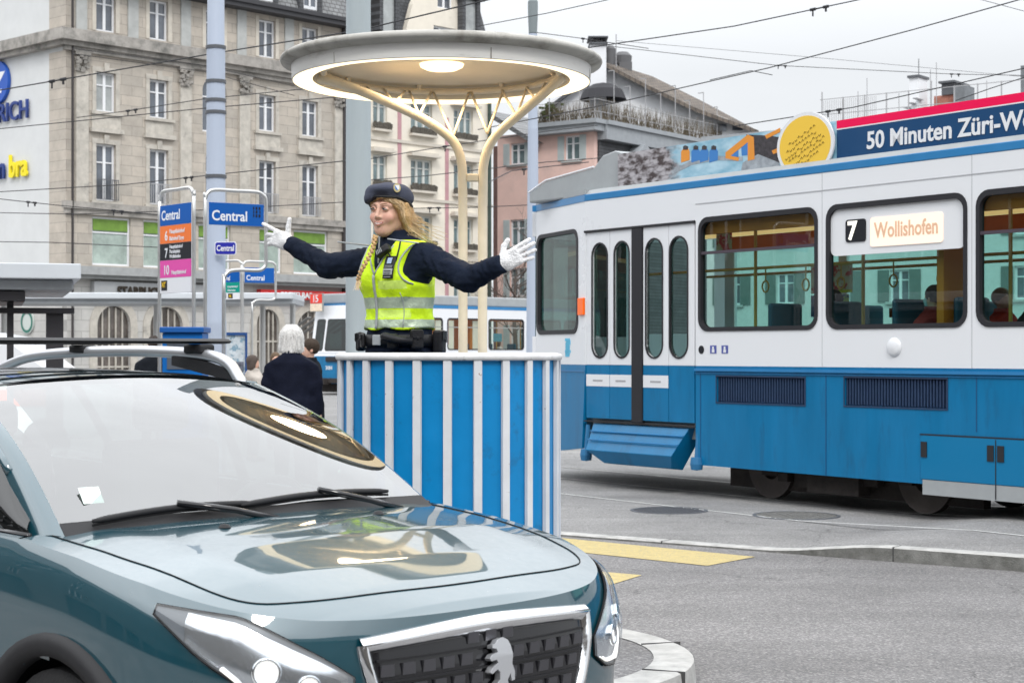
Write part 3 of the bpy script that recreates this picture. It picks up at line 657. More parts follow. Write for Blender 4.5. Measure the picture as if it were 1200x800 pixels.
for k in range(18): x = .3+k*1.15; t.box(x-.025, -.3, 12.75, x+.025, -.25, 14.1+(.35 if k % 5 == 0 else 0))
for zz in (13.3, 14.05): t.box(.2, -.29, zz, 20, -.26, zz+.035)
for k in range(30): x = .3+k*.1; t.box(x-.01, -.28, 12.75, x+.01, -.27, 14.0)
for k in range(8): t.box(3.0+k*.25, .5, 12.7+k*.2-.3, 3.2+k*.25, 1.3, 12.75+k*.2-.3)
t.build('railing', m_ironL, Eb)
def ex(px): a = (px-600)/F; return (a*85-15.3)/(.79+a*.61)
t = MB(); t.box(ex(1055), 1, 12.751, ex(1066), 2, 14.9); c1 = t.build('chimney', m_whitew, Eb)
t = MB(); t.box(ex(1053.5), .9, 14.9, ex(1067.5), 2.1, 15.02); t.tube([(ex(1061), 1.5, 15), (ex(1061), 1.5, 15.9)], .02, 4); t.build('chimney_cap', m_iron, c1)
t = MB(); t.box(ex(1078), 1.6, 12.751, ex(1104), 3, 14.0); c2 = t.build('chimney', mat('brick_red', (.36, .15, .11), .9, var=.3, vscale=6), Eb)
t = MB(); t.box(ex(1088), 1.5, 14.001, ex(1103), 3, 14.55); t.box(ex(1086), 1.3, 14.551, ex(1105), 3.2, 14.65); t.build('chimney_cap', m_iron, c2)
t = MB(); t.box(ex(1105), 1.2, 12.751, ex(1118), 2.4, 14.35); t.build('roof_hut', mat('hut_grey', (.16, .17, .18), .7, var=.2), Eb)
t = MB(); t.box(ex(1188), .8, 12.751, ex(1196), 1.6, 14.9); t.build('chimney', MATS['hut_grey'], Eb)
t = MB()
for px, h in ((1009.5, 2.3), (1047, 1.4), (999, 1.7), (1091, 2.7), (1084, 2.4), (1150, 1.6)): t.tube([(ex(px), .6, 12.75), (ex(px), .6, 12.75+h)], .02, 4)
t.build('aerial', m_ironL, Eb)
# ================================================================== DARK HOUSE ROWS ADDED OUT OF VIEW (for car and tram to reflect)
def reflection_row(name, label, x0, y0, rz, length, h, m, wm):
    o = thing(name, label, 'building', (x0, y0, 0), rz); hs = []; cells = []
    nz = int((h-4)/3.3)
    for i in range(int(length/3.2)):
        for j in range(nz):
            c = 1.6+i*3.2; z = 4.6+j*3.3; hs.append(rect(c-.55, z, c+.55, z+1.8)); cells.append((c, z))
    for i in range(int(length/6.4)): hs.append(rect(.8+i*6.4, .2, 5.8+i*6.4, 3.4))
    t = MB(); facade(t, rect(0, -.1, length, h), hs); t.build('front_wall', m, o)
    t = MB(); t.box(.01, .35, -.1, length-.01, 10, h-.05); t.build('inner_wall', MATS['dark_inside'], o)
    t = MB(); t.box(-.3, -.5, h, length+.3, 10, h+.35); t.build('eaves', m_corn, o)
    t = MB(); t.add([(-.2, -.3, h+.35), (length+.2, -.3, h+.35), (length+.2, 4, h+4), (-.2, 4, h+4), (-.2, 10, h+4), (length+.2, 10, h+4)], [(0, 1, 2, 3), (3, 2, 5, 4)]); t.build('roof', m_slate, o)
    for c, z in cells[:100]:
        f = MB(); f.box(c-.548, .14, z, c-.46, .2, z+1.8); f.box(c+.46, .14, z, c+.548, .2, z+1.8); f.box(c-.04, .14, z, c+.04, .2, z+1.8); f.build('window_frame', m_wframe, o)
    return o
reflection_row('reflection_house_row', 'dark brown house row added unseen behind the camera for reflections', 60, -26, PI, 110, 15, mat('row_brown', (.13, .115, .10), .9, var=.2), m_pane)
reflection_row("reflection_house_row", "dark grey house row added unseen far to the left of the camera for reflections", -36, -26, PI/2, 60, 14, mat('row_grey', (.12, .12, .12), .9, var=.2), m_pane)
# ================================================================== POLICE STAND
m_sblue = mat('stand_blue', (.0, .21, .50), .42, var=.08, vscale=4, stain=(.01, .12, .27), sscale=9, sthr=(.58, .78), coat=.15)
m_swhite = mat('stand_white', (.63, .64, .66), .5, var=.08, vscale=6, stain=(.24, .13, .08), sscale=24, sthr=(.635, .70))
m_rim = mat('rim_white', (.66, .66, .66), .4, var=.12, vscale=9, stain=(.25, .24, .23), sscale=14, sthr=(.6, .75))
S = thing('police_stand', 'round blue police control stand with white vertical ribs and white rim', 'control stand', (IC.x, IC.y, .1))
t = MB(); t.lathe([(.515, .02), (.515, 1.415), (.505, 1.415), (.505, .02)], n=96); t.build('panel', m_sblue, S, auto=40)
t = MB(); t.lathe([(.30, .5), (.504, .5), (.504, .53), (0, .53)], n=48); t.build('floor', mat('chequer_plate', (.2, .2, .2), .5, metal=.5), S, auto=40)
t = MB(); t.lathe([(.48, 0), (.545, 0), (.545, .06), (.516, .065)], n=96); t.build('base_ring', m_swhite, S, auto=40)
for k in range(24):
    a = -PI/2+R(1.1)+2*PI*k/24
    t = MB(); T = Matrix.Translation((.527*math.cos(a), .527*math.sin(a), 0)) @ Matrix.Rotation(a, 4, 'Z')
    t.box(-.011, -.018, .061, .009, .018, 1.413, T); t.box(-.004, .0181, .061, .004, .022, 1.41, T)
    t.build('rib', m_swhite, S, bevel=.003)
t = MB(); t.lathe([(.506, 1.416), (.535, 1.414), (.5425, 1.420), (.5445, 1.431), (.540, 1.444), (.51, 1.450), (.485, 1.448), (.478, 1.44), (.48, 1.422), (.506, 1.416)], n=120); t.build('rim', m_rim, S, auto=60)

# ================================================================== LIT MUSHROOM CANOPY
m_can = mat('canopy_white', (.66, .65, .62), .5, var=.07, vscale=2, stain=(.30, .275, .23), sscale=2.2, sthr=(.58, .8), stretch=(1, 1, 4))
m_lip = mat('canopy_lip', (.42, .41, .38), .6, var=.2, vscale=3, stain=(.13, .115, .09), sscale=2.4, sthr=(.5, .72))
m_canc = mat('canopy_cream', (.70, .60, .45), .5, var=.08, vscale=5)
m_colm = mat('column_cream', (.76, .67, .52), .5, var=.08, vscale=8, stain=(.30, .13, .05), sscale=38, sthr=(.64, .72))
m_under = mat('canopy_underside', (.74, .66, .52), .8, var=.1, vscale=2)
m_lit = mat('light_band', (.9, .85, .7), .5, emit=(1, .80, .50), es=1.75)
CC = Vector((-.412, 10)); cz = EYE
K = thing('lit_canopy', 'round mushroom canopy with glowing underside ring on two cream branching columns', 'canopy', (CC.x, CC.y, 0))
t = MB(); t.lathe([(0, 3.36), (.3, 3.345), (.7, 3.30), (.86, 3.276), (.915, 3.268), (.936, 3.256), (.941, 3.242), (.934, 3.228), (.905, 3.216), (.876, 3.208)], n=120); t.build('roof', m_lip, K, auto=50)
t = MB(); t.lathe([(.876, 3.212), (.872, 3.14), (.872, 3.131), (.866, 3.128)], n=120); t.build('fascia', m_can, K, auto=50)
t = MB(); t.lathe([(.8655, 3.1285), (.80, 3.129), (.752, 3.140)], n=120); t.build('light_ring', m_lit, K, auto=50)
t = MB(); t.lathe([(.7515, 3.1402), (.748, 3.18), (.74, 3.21), (.5, 3.235), (0, 3.24)], n=96); t.build('ceiling', m_under, K, auto=50)
for k in range(6):
    a = 2*PI*k/6+.35; t = MB(); t.box(-.0025, -.0015, 3.13, .0025, .003, 3.19, Matrix.Rotation(a, 4, 'Z') @ Matrix.Translation((0, -.8745, 0)))
    t.build('joint', m_lip, K)
t = MB(); t.lathe([(.13, 3.237), (.125, 3.222), (.09, 3.205), (.0, 3.198)], n=40); t.build('central_lamp', m_lit, K, smooth=True)
RR = .69; t = MB(); t.tube([(RR*math.cos(2*PI*k/72), RR*math.sin(2*PI*k/72), 3.182) for k in range(72)], .021, 10, closed=True); t.build('ring_beam', m_canc, K, smooth=True)
for k in range(8):
    a = 2*PI*k/8+.25; x, y = RR*math.cos(a), RR*math.sin(a); t = MB(); t.tube([(x, y, 3.19), (x*.97, y*.97, 3.225)], .016, 8); t.lathe([(.03, 0), (.03, .01)], (x*.96, y*.96, 3.222), 10); t.build('bracket', m_canc, K)
def cp(px, py, Y=10.): p = P(px, py, Y); return Vector((p.x-CC.x, Y-CC.y, p.z))
def smoothpath(pts, n=6):
    pts = [Vector(p) for p in pts]; o = []
    for i in range(len(pts)-1):
        a = pts[max(i-1, 0)]; b = pts[i]; c = pts[i+1]; d = pts[min(i+2, len(pts)-1)]
        for k in range(n):
            u = k/n; o.append(.5*((2*b)+(c-a)*u+(2*a-5*b+4*c-d)*u*u+(3*b-a-3*c+d)*u**3))
    o.append(pts[-1]); return o
for pts in ([(542.5, 768), (542.5, 300), (542, 215), (541, 192), (535, 172), (522, 157), (489, 136), (433, 111), (395, 97), (373, 92)], [(565.5, 768), (565.5, 300), (566, 215), (567, 192), (573, 172), (585, 155), (610, 133), (636, 111), (652, 97), (660, 90)]):
    pp = smoothpath([cp(a, b) for a, b in pts]); t = MB(); t.tube(pp, .0275, 14); t.build('column', m_colm, K, smooth=True)
t = MB(); t.box(cp(543, 0).x+.02, -.018, cp(0, 213).z, cp(565, 0).x-.02, .018, cp(0, 204).z); t.build('crosspiece', m_colm, K, bevel=.006)
def ringpt(px, side=1):
    best = None
    for k in range(400):
        a = PI*k/400*side; q = Vector((RR*math.cos(a), RR*math.sin(a), 3.18)); x = 600+F*(q.x+CC.x)/(q.y+CC.y)
        if best is None or abs(x-px) < best[0]: best = (abs(x-px), q)
    return best[1]
st = [((531, 160), 508), ((531, 160), 550), ((571, 156), 552), ((571, 156), 590), ((605, 136), 588), ((605, 136), 618), ((628, 117), 617), ((628, 117), 640), ((491, 135), 480), ((491, 135), 506), ((462, 122), 450), ((462, 122), 475), ((440, 113), 430)]
for (a, b) in st:
    t = MB(); t.tube([cp(*a), ringpt(b)], .0085, 8); t.build('strut', m_canc, K, smooth=True)
for (a, b) in [((531, 160), 520)][:0] and [((531, 160), 520), ((571, 156), 560), ((610, 133), 600), ((489, 135), 490)]:
    t = MB(); t.tube([cp(*a), ringpt(b, -1)], .0085, 8); t.build('strut', m_canc, K, smooth=True)
t = MB()
for px in (542.5, 565.5): x = cp(px, 0).x; t.lathe([(0, -.06), (.05, -.06), (.06, -.07), (.06, -.17)], (x, 0, 0), 20)
t.build('base_plate', m_colm, K)
for (dx_, e) in ((0, 9),): 
    ld = bpy.data.lights.new('ring_glow', 'AREA'); ld.shape = 'DISK'; ld.size = .5; ld.energy = e*1.1; ld.color = (1, .78, .5); lo_ = bpy.data.objects.new('lamp_light', ld); COL.objects.link(lo_); lo_.parent = K; lo_.location = (0, 0, 3.19); lo_['kind'] = 'structure'

# the canopy stands nine metres away, its bowl over the officer: bake it at that true size
KS = .9
for ch in K.children:
    if ch.type == 'MESH':
        for v in ch.data.vertices: v.co = v.co*KS
    else: ch.location = ch.location*KS
K.location = (CC.x*KS, CC.y*KS, EYE*(1-KS))
# ================================================================== POLES
m_pole = mat('pole_blue_grey', (.39, .44, .53), .5, var=.05, vscale=1.5, stretch=(1, 1, .15))
m_pole2 = mat('pole_grey_green', (.37, .42, .44), .55, var=.10, vscale=2.5, stretch=(1, 1, .12), stain=(.27, .31, .30), sscale=2.5)
def pole(name_l, px, Y, r0, r1, h, m, joints=(), cap=False):
    p = P(px, 0, Y); o = thing('catenary_pole', name_l, 'pole', (p.x, Y, .0), 0, None)
    t = MB(); prof = [(0, .0), (r0*1.5, 0), (r0*1.5, .03), (r0, .035)]
    z0 = .035
    for i, z in enumerate(joints):
        rr = r0+(r1-r0)*z/h; prof += [(rr+.0, z-.03), (rr, z), (rr-.008, z+.03)]
    prof += [(r1, h), (0, h+.01)]
    t.lathe(prof, n=32); t.build('mast', m, o, auto=30)
    if cap:
        t = MB(); t.lathe([(r1*.95, h+.012), (r1*1.1, h+.3), (r1*1.15, h+.62), (r1*.7, h+.7), (0, h+.72)], n=20)
        t.box(-r1*.1, -.02, h+.7, r1*.1, .02, h+.98); t.build('cap', mat('cap_grey', (.2, .23, .24), .6), o)
    return o
def zat(py, Y): return EYE-(py-HZ)/F*Y
pl1 = pole('thick blue-grey round pole behind the Central stop signs, left of the beige facade windows', 253, 22, .142, .10, 9.6, m_pole, (zat(377, 22), zat(57, 22)))
pl2 = pole('tall grey-green pole standing between the old woman and the police officer', 420, 17, .13, .118, 8.2, m_pole2)
pl3 = pole('slim pale blue pole with grey cap standing behind the end of the big tram', 624.5, 33, .14, .085, zat(40, 33), m_pole, (zat(150, 33), zat(260, 33)), True)
t = MB(); c = pl1.location
for py in (56, 96, 118, 132, 207): t.lathe([(.122+(.02*(py/400)), -.02), (.128+(.02*(py/400)), -.02), (.128+(.02*(py/400)), .02), (.122+(.02*(py/400)), .02)], (0, 0, zat(py, 22)), 24)
t.build('clamp', m_iron, pl1)
# enamel street sign on the pole
sg = thing('street_sign', 'small dark blue enamel sign reading Central fixed to the blue-grey pole', 'sign', (P(264.5, 0, 21.8).x, 21.8, zat(291, 21.8)), R(-4))
t = MB(); t.plate(rrect(-.14, -.085, .14, .085, .03), [], lambda u, v, q: (u, q, v), -.012, 0); t.build('plate', m_wframe, sg)
t = MB(); t.plate(rrect(-.13, -.075, .13, .075, .025), [], lambda u, v, q: (u, q, v), -.016, -.0125); t.build('panel', mat('enamel_blue', (.025, .03, .32), .3), sg)
text('lettering', 'Central', .105, m_wframe, sg, (0, -.019, -.033), Euler((PI/2, 0, 0)), .001, .002, 'CENTER', sx=.72)

# ================================================================== STOP SIGN FRAMES
m_ss = mat('brushed_steel', (.56, .56, .55), .32, metal=.75, var=.1)
m_pblue = mat('sign_blue', (.0, .085, .36), .45); m_por = mat('sign_orange', (.78, .18, .04), .45); m_pbl = mat('sign_black', (.012, .013, .018), .45)
m_ppk = mat('sign_pink', (.70, .08, .37), .45); m_pwh = mat('sign_white', (.72, .73, .76), .45); m_pgr = mat('sign_green', (.0, .27, .21), .45); m_pye = mat('sign_yellow', (.8, .52, .02), .45)
TX = Euler((PI/2, 0, 0))
def bars(mb, x0, x1, z, h, segs):
    for i in range(segs): a = x0+(x1-x0)*i/segs; mb.box(a, -.019, z, a+(x1-x0)/segs*.7, -.0155, z+h)
def sign_panel(o, w_, rows, top):
    """rows: (height, material, list of texts (string, size, x, dz))"""
    z = top
    t = MB(); t.box(.0, -.008, top-sum(r[0] for r in rows), w_, .012, top); t.build('back_panel', m_pwh, o)
    for h, m, tx in rows:
        t = MB(); t.box(0, -.013, z-h+.002, w_, -.0085, z-.002); r_ = t.build('panel', m, o)
        for s, size, x, dz_, tm in tx: text('lettering', s, size, tm, r_, (x, -.0145, z-h+dz_), TX, .0008, size*.02, sx=.88)
        z -= h
    return z
def frame_loop(o, path, r=.02, name='frame'):
    t = MB(); t.tube(smoothpath(path, 4), r, 10); t.build(name, m_ss, o, smooth=True)
def loop_pts(w_, top, c=.1, z0=0, z1=0):
    m = .035
    return [(-m, 0, z0), (-m, 0, top-c-.2), (-m, 0, top-c), (-m+c*.3, 0, top-c*.3), (-m+c, 0, top), (w_/2, 0, top), (w_+m-c, 0, top), (w_+m-c*.3, 0, top-c*.3), (w_+m, 0, top-c), (w_+m, 0, top-c-.2), (w_+m, 0, z1)]
# front pair: left wing turned away, right wing turned the other way
Yc = 18.
hinge = P(238, 0, Yc)
W1 = .66
a1 = R(-49)   # left wing: right edge nearer
dirv = Vector((math.cos(a1), math.sin(a1)))
o = thing('stop_sign', 'left stop sign wing with orange, black and pink route panels reading 6, 7 and 10', 'stop sign', (hinge.x-.05-dirv.x*W1, Yc-dirv.y*W1-.3, .03), a1)
def zz_(py, Y=18.1): return zat(py, Y)
tp = zz_(244)
sign_panel(o, W1-.02, [(zz_(244)-zz_(268), m_pblue, [('Central', .145, .03, .06, m_pwh)]),
    (zz_(268)-zz_(289), m_por, [('6', .14, .10, .035, m_pwh), ('Hauptbahnhof', .062, .20, .105, m_pwh), ('Bahnhof Enge', .062, .20, .03, m_pwh)]),
    (zz_(289)-zz_(308.5), m_pbl, [('7', .14, .10, .03, m_pwh), ('Hauptbahnhof', .054, .20, .122, m_pwh), ('Paradeplatz', .054, .20, .072, m_pwh), ('Wollishofen', .054, .20, .02, m_pwh)]),
    (zz_(308.5)-zz_(329), m_ppk, [('10', .14, .07, .035, m_pwh), ('Hauptbahnhof', .06, .24, .035, m_pwh)]),
    (zz_(329)-zz_(347), m_pwh, [])], tp)
t = MB(); t.box(.03, -.017, zz_(343.5), .15, -.0135, zz_(332)); nb = t.build('night_panel', m_pbl, o); text('lettering', 'NT', .08, m_pye, nb, (.045, -.019, zz_(340)), TX, .0006, .002, sx=.75)
frame_loop(o, loop_pts(W1-.02, zz_(227), .11))
a2 = R(31); o = thing('stop_sign', 'right stop sign wing with one blue Central panel and bent steel frame', 'stop sign', (hinge.x+.065, Yc-.05, .03), a2)
W2 = .64; tp = zz_(240.5, 18)
sign_panel(o, W2-.02, [(zz_(240.5, 18)-zz_(267, 18), m_pblue, [('Central', .15, .03, .05, m_pwh)])], tp)
t = MB()
for k in range(9): t.box(.49+(k % 3)*.035+random.uniform(0, .01), -.016, tp-.14+(k//3)*.04, .51+(k % 3)*.035, -.0132, tp-.11+(k//3)*.04)
t.build('pictogram', m_pbl, o)
tt = zz_(226, 18); zb = zz_(320, 18.2); m_ = .035; c = .11
frame_loop(o, [(-m_, 0, 0), (-m_, 0, tt-c-.2), (-m_, 0, tt-c), (-m_+c*.3, 0, tt-c*.3), (-m_+c, 0, tt), (.3, 0, tt), (W2+.01-c, 0, tt), (W2+.01-c*.3, 0, tt-c*.3), (W2+.01, 0, tt-c), (W2+.01, 0, zb+.3), (W2+.01, 0, zb+.09), (W2-.02, 0, zb+.025), (W2-.09, 0, zb), (.35, 0, zb), (.23, 0, zb-.02), (.175, 0, zb-.1), (.17, 0, zb-.25), (.17, 0, 0)])
# rear pair, farther along the platform
Yr = 33.
for (nm, xl, ang, W_, rows, y0, top) in (
    ('small distant stop sign wing with blue, green and white panels', P(257.5, 0, Yr).x, R(-30), .50, [(320, 333, m_pblue, [('entral', .12, .02, .04, m_pwh)]), (333, 345, m_pgr, [('3', .12, .1, .03, m_pwh), ('Hauptbahnhof', .05, .2, .1, m_pwh), ('Albisrieden', .05, .2, .03, m_pwh)]), (345, 353, m_pwh, [])], 314, 1),
    ('small distant stop sign wing with a single blue Central panel', P(286.5, 0, Yr).x, R(28), .60, [(315, 333, m_pblue, [('Central', .14, .03, .05, m_pwh)])], 309, 0)):
    o = thing('stop_sign', nm, 'stop sign', (xl, Yr, .03), ang)
    sign_panel(o, W_, [(zat(a, Yr)-zat(b, Yr), m, tx) for a, b, m, tx in rows], zat(rows[0][0], Yr))
    if top:
        frame_loop(o, loop_pts(W_, zat(308, Yr), .1), .022)
        for xx in (.06, .22):
            t = MB(); t.box(xx, -.017, zat(351.5, Yr), xx+.11, -.0135, zat(346, Yr)); nb = t.build('night_panel', m_pbl, o); text('lettering', 'N', .07, m_pye, nb, (xx+.02, -.019, zat(350.5, Yr)), TX, .0006, .002)
    else:
        tt = zat(308, Yr); zb = zat(353, Yr)
        frame_loop(o, [(-m_, 0, 0), (-m_, 0, tt-.3), (-m_, 0, tt-.1), (0, 0, tt-.03), (.07, 0, tt), (.3, 0, tt), (W_-.07, 0, tt), (W_, 0, tt-.03), (W_+m_, 0, tt-.1), (W_+m_, 0, zb+.25), (W_+m_, 0, zb+.09), (W_, 0, zb+.02), (W_-.09, 0, zb), (.3, 0, zb), (.2, 0, zb-.03), (.16, 0, zb-.1), (.155, 0, zb-.25), (.155, 0, 0)], .022)
# map case and ticket machine
o = thing('map_case', 'dark blue framed public transport map case beside the blue-grey pole', 'map case', P(259, 0, 25) * Vector((1, 1, 0)) if False else Vector((P(259, 0, 25).x, 25, .02)), R(18))
za, zb = zat(391, 25), zat(443, 25)
t = MB(); t.plate(rect(0, zb, .38, za), [rect(.03, zb+.04, .35, za-.04)], lambda u, v, q: (u, q, v), -.04, .04); t.build('case_frame', mat('case_blue', (.02, .07, .22), .4), o)
t = MB(); t.box(.03, -.01, zb+.04, .35, .01, za-.04); pm_ = t.build('map', mat('map_print', (.55, .60, .63), .4, var=.18, vscale=12, stain=(.22, .34, .42), sscale=9, sthr=(.52, .56)), o)
t = MB(); t.box(.2, -.014, zb+.07, .33, -.0105, zb+.22); t.build('map_inset', mat('map_dark', (.12, .13, .16), .4, var=.8, vscale=25), pm_)
t = MB(); t.box(.02, -.02, 0, .06, .02, zb-.001); t.box(.32, -.02, 0, .36, .02, zb-.001); t.build('leg', m_ss, o)
o = thing('ticket_machine', 'tall blue ticket machine standing below the orange route panels', 'ticket machine', (P(190, 0, 17).x, 17, 0), 0)
zt = zat(383, 17); wd = .40
t = MB(); t.box(0, 0, .02, wd, .35, zt-.06); t.build('body', mat('machine_blue', (.0, .12, .42), .4, var=.05), o, bevel=.01)
t = MB(); t.box(-.02, -.04, zt-.058, wd+.02, .38, zt); t.build('top', mat('machine_top', (.01, .09, .32), .4), o, bevel=.01)
t = MB(); t.box(.05, -.012, zt-.42, wd-.13, -.002, zt-.14); t.build('screen', m_pane, o)
t = MB(); t.box(wd-.10, -.014, zt-.35, wd-.03, -.002, zt-.2); t.build('keypad', m_ironL, o)

# ================================================================== SHELTERS
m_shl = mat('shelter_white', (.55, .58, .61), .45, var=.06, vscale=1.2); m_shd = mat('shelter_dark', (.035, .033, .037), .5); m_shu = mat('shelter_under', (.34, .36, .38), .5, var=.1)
Ys = 16.
o = thing('tram_shelter', 'tram shelter at the left edge with pale slab roof on dark posts', 'shelter', (P(95, 0, Ys).x, Ys, 0), R(17))
t = MB(); t.box(-6, 0, zat(327, Ys), 0, 2.6, zat(309, Ys)); t.build('roof', m_shl, o, bevel=.01)
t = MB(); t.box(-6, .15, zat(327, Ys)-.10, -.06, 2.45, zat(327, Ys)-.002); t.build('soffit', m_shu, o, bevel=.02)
t = MB(); t.box(-6, .2, zat(352, Ys), -.50, 2.2, zat(341, Ys)); t.box(-6, .3, zat(334.5, Ys)-.08, -.62, 2.0, zat(334.5, Ys)); t.build('beam', m_shd, o)
t = MB(); t.box(-.30, .5, 0, -.14, .62, zat(366, Ys)); t.box(-6, .45, zat(366, Ys)+.001, -.04, .8, zat(359.5, Ys)); t.box(-.66, .5, 0, -.60, .9, zat(353, Ys)); t.build('post', m_shd, o)
for px in (39, 71):
    t = MB(); t.lathe([(0, -.05), (.03, -.045), (.035, 0)], (P(px, 0, Ys).x-P(95, 0, Ys).x, .3, zat(332, Ys)), 12); t.build('downlight', m_iron, o)
o = thing('long_shelter', 'long thin pale platform canopy running in front of the shop fronts', 'shelter', (0, 36, 0), R(1))
za, zb = zat(343, 36), zat(352, 36); xa, xb = -12.5, P(343, 0, 36).x
t = MB(); t.box(xa, 0, zb+.03, xb, 2.5, za); t.build('roof', m_shl, o, bevel=.02)
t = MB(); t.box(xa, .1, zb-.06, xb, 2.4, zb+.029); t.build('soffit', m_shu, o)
for x in (-11, P(172, 0, 36).x, P(300, 0, 36).x, P(336, 0, 36).x):
    t = MB(); t.tube([(x, 1.2, 0), (x, 1.2, zb-.06)], .06, 10); t.build('post', m_ss, o)

# ================================================================== MANHOLES, RAILS
def manhole(lbl, px, py, rad, z, m):
    for _ in range(8): c = G(px, py, z); z = kerb_h((c.xy-k0).dot(kd))-.004
    c.z = z; o = thing('manhole_cover', lbl, 'manhole cover', (c.x, c.y, z+.002), .3)
    t = MB(); t.lathe([(rad*.92, .004), (rad, .004), (rad+.004, -.01)], n=40); t.build('rim', m_iron, o)
    t = MB(); t.lathe([(0, .002), (rad*.92, .002)], n=40); t.build('plate', m, o)
    t = MB()
    for i in range(-9, 10):
        for j in range(-9, 10):
            x, y = i*rad*.098, j*rad*.098
            if x*x+y*y < (rad*.88)**2 and (i+j) % 2 == 0: t.box(x-.014, y-.014, .0022, x+.014, y+.014, .006)
    t.build('stud', m_kerbd if 'speckled' in lbl else m_iron, o)
hz_ = .045
manhole('dark flat iron manhole cover, the left one in front of the tram', 784, 598, .375, kerb_h(-1)+.0, mat('iron_plate', (.06, .057, .065), .55, var=.25, vscale=20))
manhole('grey speckled manhole cover, the right one in front of the tram', 933, 604, .41, kerb_h(0.6), mat('iron_speckle', (.16, .155, .15), .7, var=.45, vscale=45))
# ================================================================== OVERHEAD WIRES
m_wire = mat('wire', (.03, .03, .033), .6)
def wire(lbl, pts, Ys, r=.009, ins=(), sag=0):
    """pts are picture columns/rows turned into points at their own distance"""
    Pn = [P(px, py, Y) for (px, py), Y in zip(pts, Ys)]
    if sag:
        a, b = Pn[0], Pn[-1]; Pn = [a.lerp(b, k/10)-Vector((0, 0, sag*4*(k/10)*(1-k/10))) for k in range(11)]
    r = r*.8; o = MB(); o.tube([p for p in Pn], r, 5); w_ = o.build('overhead_wire', m_wire, None); tag(w_, lbl, 'wire', 'overhead tram wires')
    for k, u in enumerate(ins):
        q = u*(len(Pn)-1); i = min(int(q), len(Pn)-2); p = Pn[i].lerp(Pn[i+1], q-i); d = (Pn[i+1]-Pn[i]).normalized(); s = r*3.2
        t = MB(); t.tube([p-d*s*5, p-d*s*2], s*.8, 6); t.tube([p+d*s*2, p+d*s*5], s*.8, 6); t.tube([p-d*s*2.2, p+d*s*2.2], s*.4, 6); t.tube([p-d*s*3.5, p-d*s*3.5-Vector((0, 0, s*3.5))], s*.45, 5); t.tube([p+d*s*3.5, p+d*s*3.5-Vector((0, 0, s*2.5))], s*.6, 5)
        t.build('insulator', m_wire, w_)
WL = [
 ([(-30, 111), (255, 62), (420, 36), (640, -16)], [26, 24, 22, 20], .012, (.12,), 'thick wire climbing from the blue emblem across the sandstone facade'),
 ([(-30, 154), (240, 127), (560, 100)], [30, 27, 25], .010, (), 'wire crossing the sandstone facade at third floor height'),
 ([(85, 57), (240, 77), (345, 101)], [40, 40, 40], .010, (), 'upper of two wires below the sandstone cornice'),
 ([(85, 63), (240, 84), (345, 112)], [40, 40, 40], .010, (), 'lower of two wires below the sandstone cornice'),
 ([(90, 138), (150, 130), (240, 116), (400, 100)], [38, 37, 36, 34], .012, (.35,), 'wire with pale strain rod left of the blue-grey pole'),
 ([(-20, 226), (150, 216), (240, 206), (420, 187)], [34, 32, 30, 28], .011, (.6,), 'wire crossing in front of the balcony railings'),
 ([(-20, 231), (62, 240), (190, 252)], [32, 31, 30], .010, (.35, .8), 'wire with two insulators over the side wall'),
 ([(-20, 249), (90, 251), (240, 246), (420, 236)], [34, 33, 32, 30], .010, (), 'level wire above the green blinds'),
 ([(-20, 283), (60, 284), (190, 290)], [33, 33, 33], .010, (), 'thin level wire above the shelter roof'),
 ([(410, 190), (520, 172), (640, 154), (700, 147)], [40, 42, 44, 46], .014, (.35,), 'wire passing behind the canopy columns at the upper branches'),
 ([(410, 213), (500, 206), (640, 190), (800, 178)], [40, 42, 44, 46], .014, (), 'wire behind the canopy columns level with the crosspiece'),
 ([(430, 245), (560, 243), (626, 240)], [42, 43, 44], .013, (.3,), 'level wire to the right of the beret'),
 ([(570, 215), (600, 200), (690, 190)], [40, 42, 44], .016, (.6,), 'pale strain wire in front of the pink house window'),
 ([(690, 56), (860, 31), (1030, -5)], [24, 23, 22], .010, (.8,), 'thick wire rising to the top edge above the roof vent'),
 ([(560, 152), (725, 120), (900, 80), (1070, 35), (1230, -10)], [28, 26, 24, 22, 20], .010, (), 'long wire rising from behind the canopy to the upper right corner'),
 ([(860, 148), (1000, 126), (1210, 78)], [24, 23, 21], .009, (.42,), 'wire running just above the red and blue roof advert'),
 ([(1120, 118), (1160, 104), (1215, 86)], [26, 25, 24], .009, (), 'short wire at the far right above the roof advert'),
 ([(720, 55), (912, 77), (1115, 87), (1220, 89)], [30, 30, 30, 30], .007, (.34, .68), 'thin span wire with two insulators over the roof terrace'),
 ([(722, 48), (960, 68), (1220, 92)], [36, 36, 36], .005, (), 'faint thin wire above the white gable'),
 ([(560, 31), (640, 16), (740, -6)], [26, 26, 26], .008, (), 'faint wire above the canopy roof'),
 ([(626, 38), (680, 45), (760, 57)], [33, 33, 33], .009, (.55,), 'short wire fixed to the capped blue pole'),
 ([(832, 94), (880, 83), (905, 88)], [24, 23.5, 23], .007, (), 'short hooked wire over the tiled roof'),
 ([(1120, -8), (1210, 16)], [26, 26], .006, (), 'thin wire in the top right corner'),
]
for pts, Ys_, r, ins, lb in WL: wire(lb, pts, Ys_, r, ins)
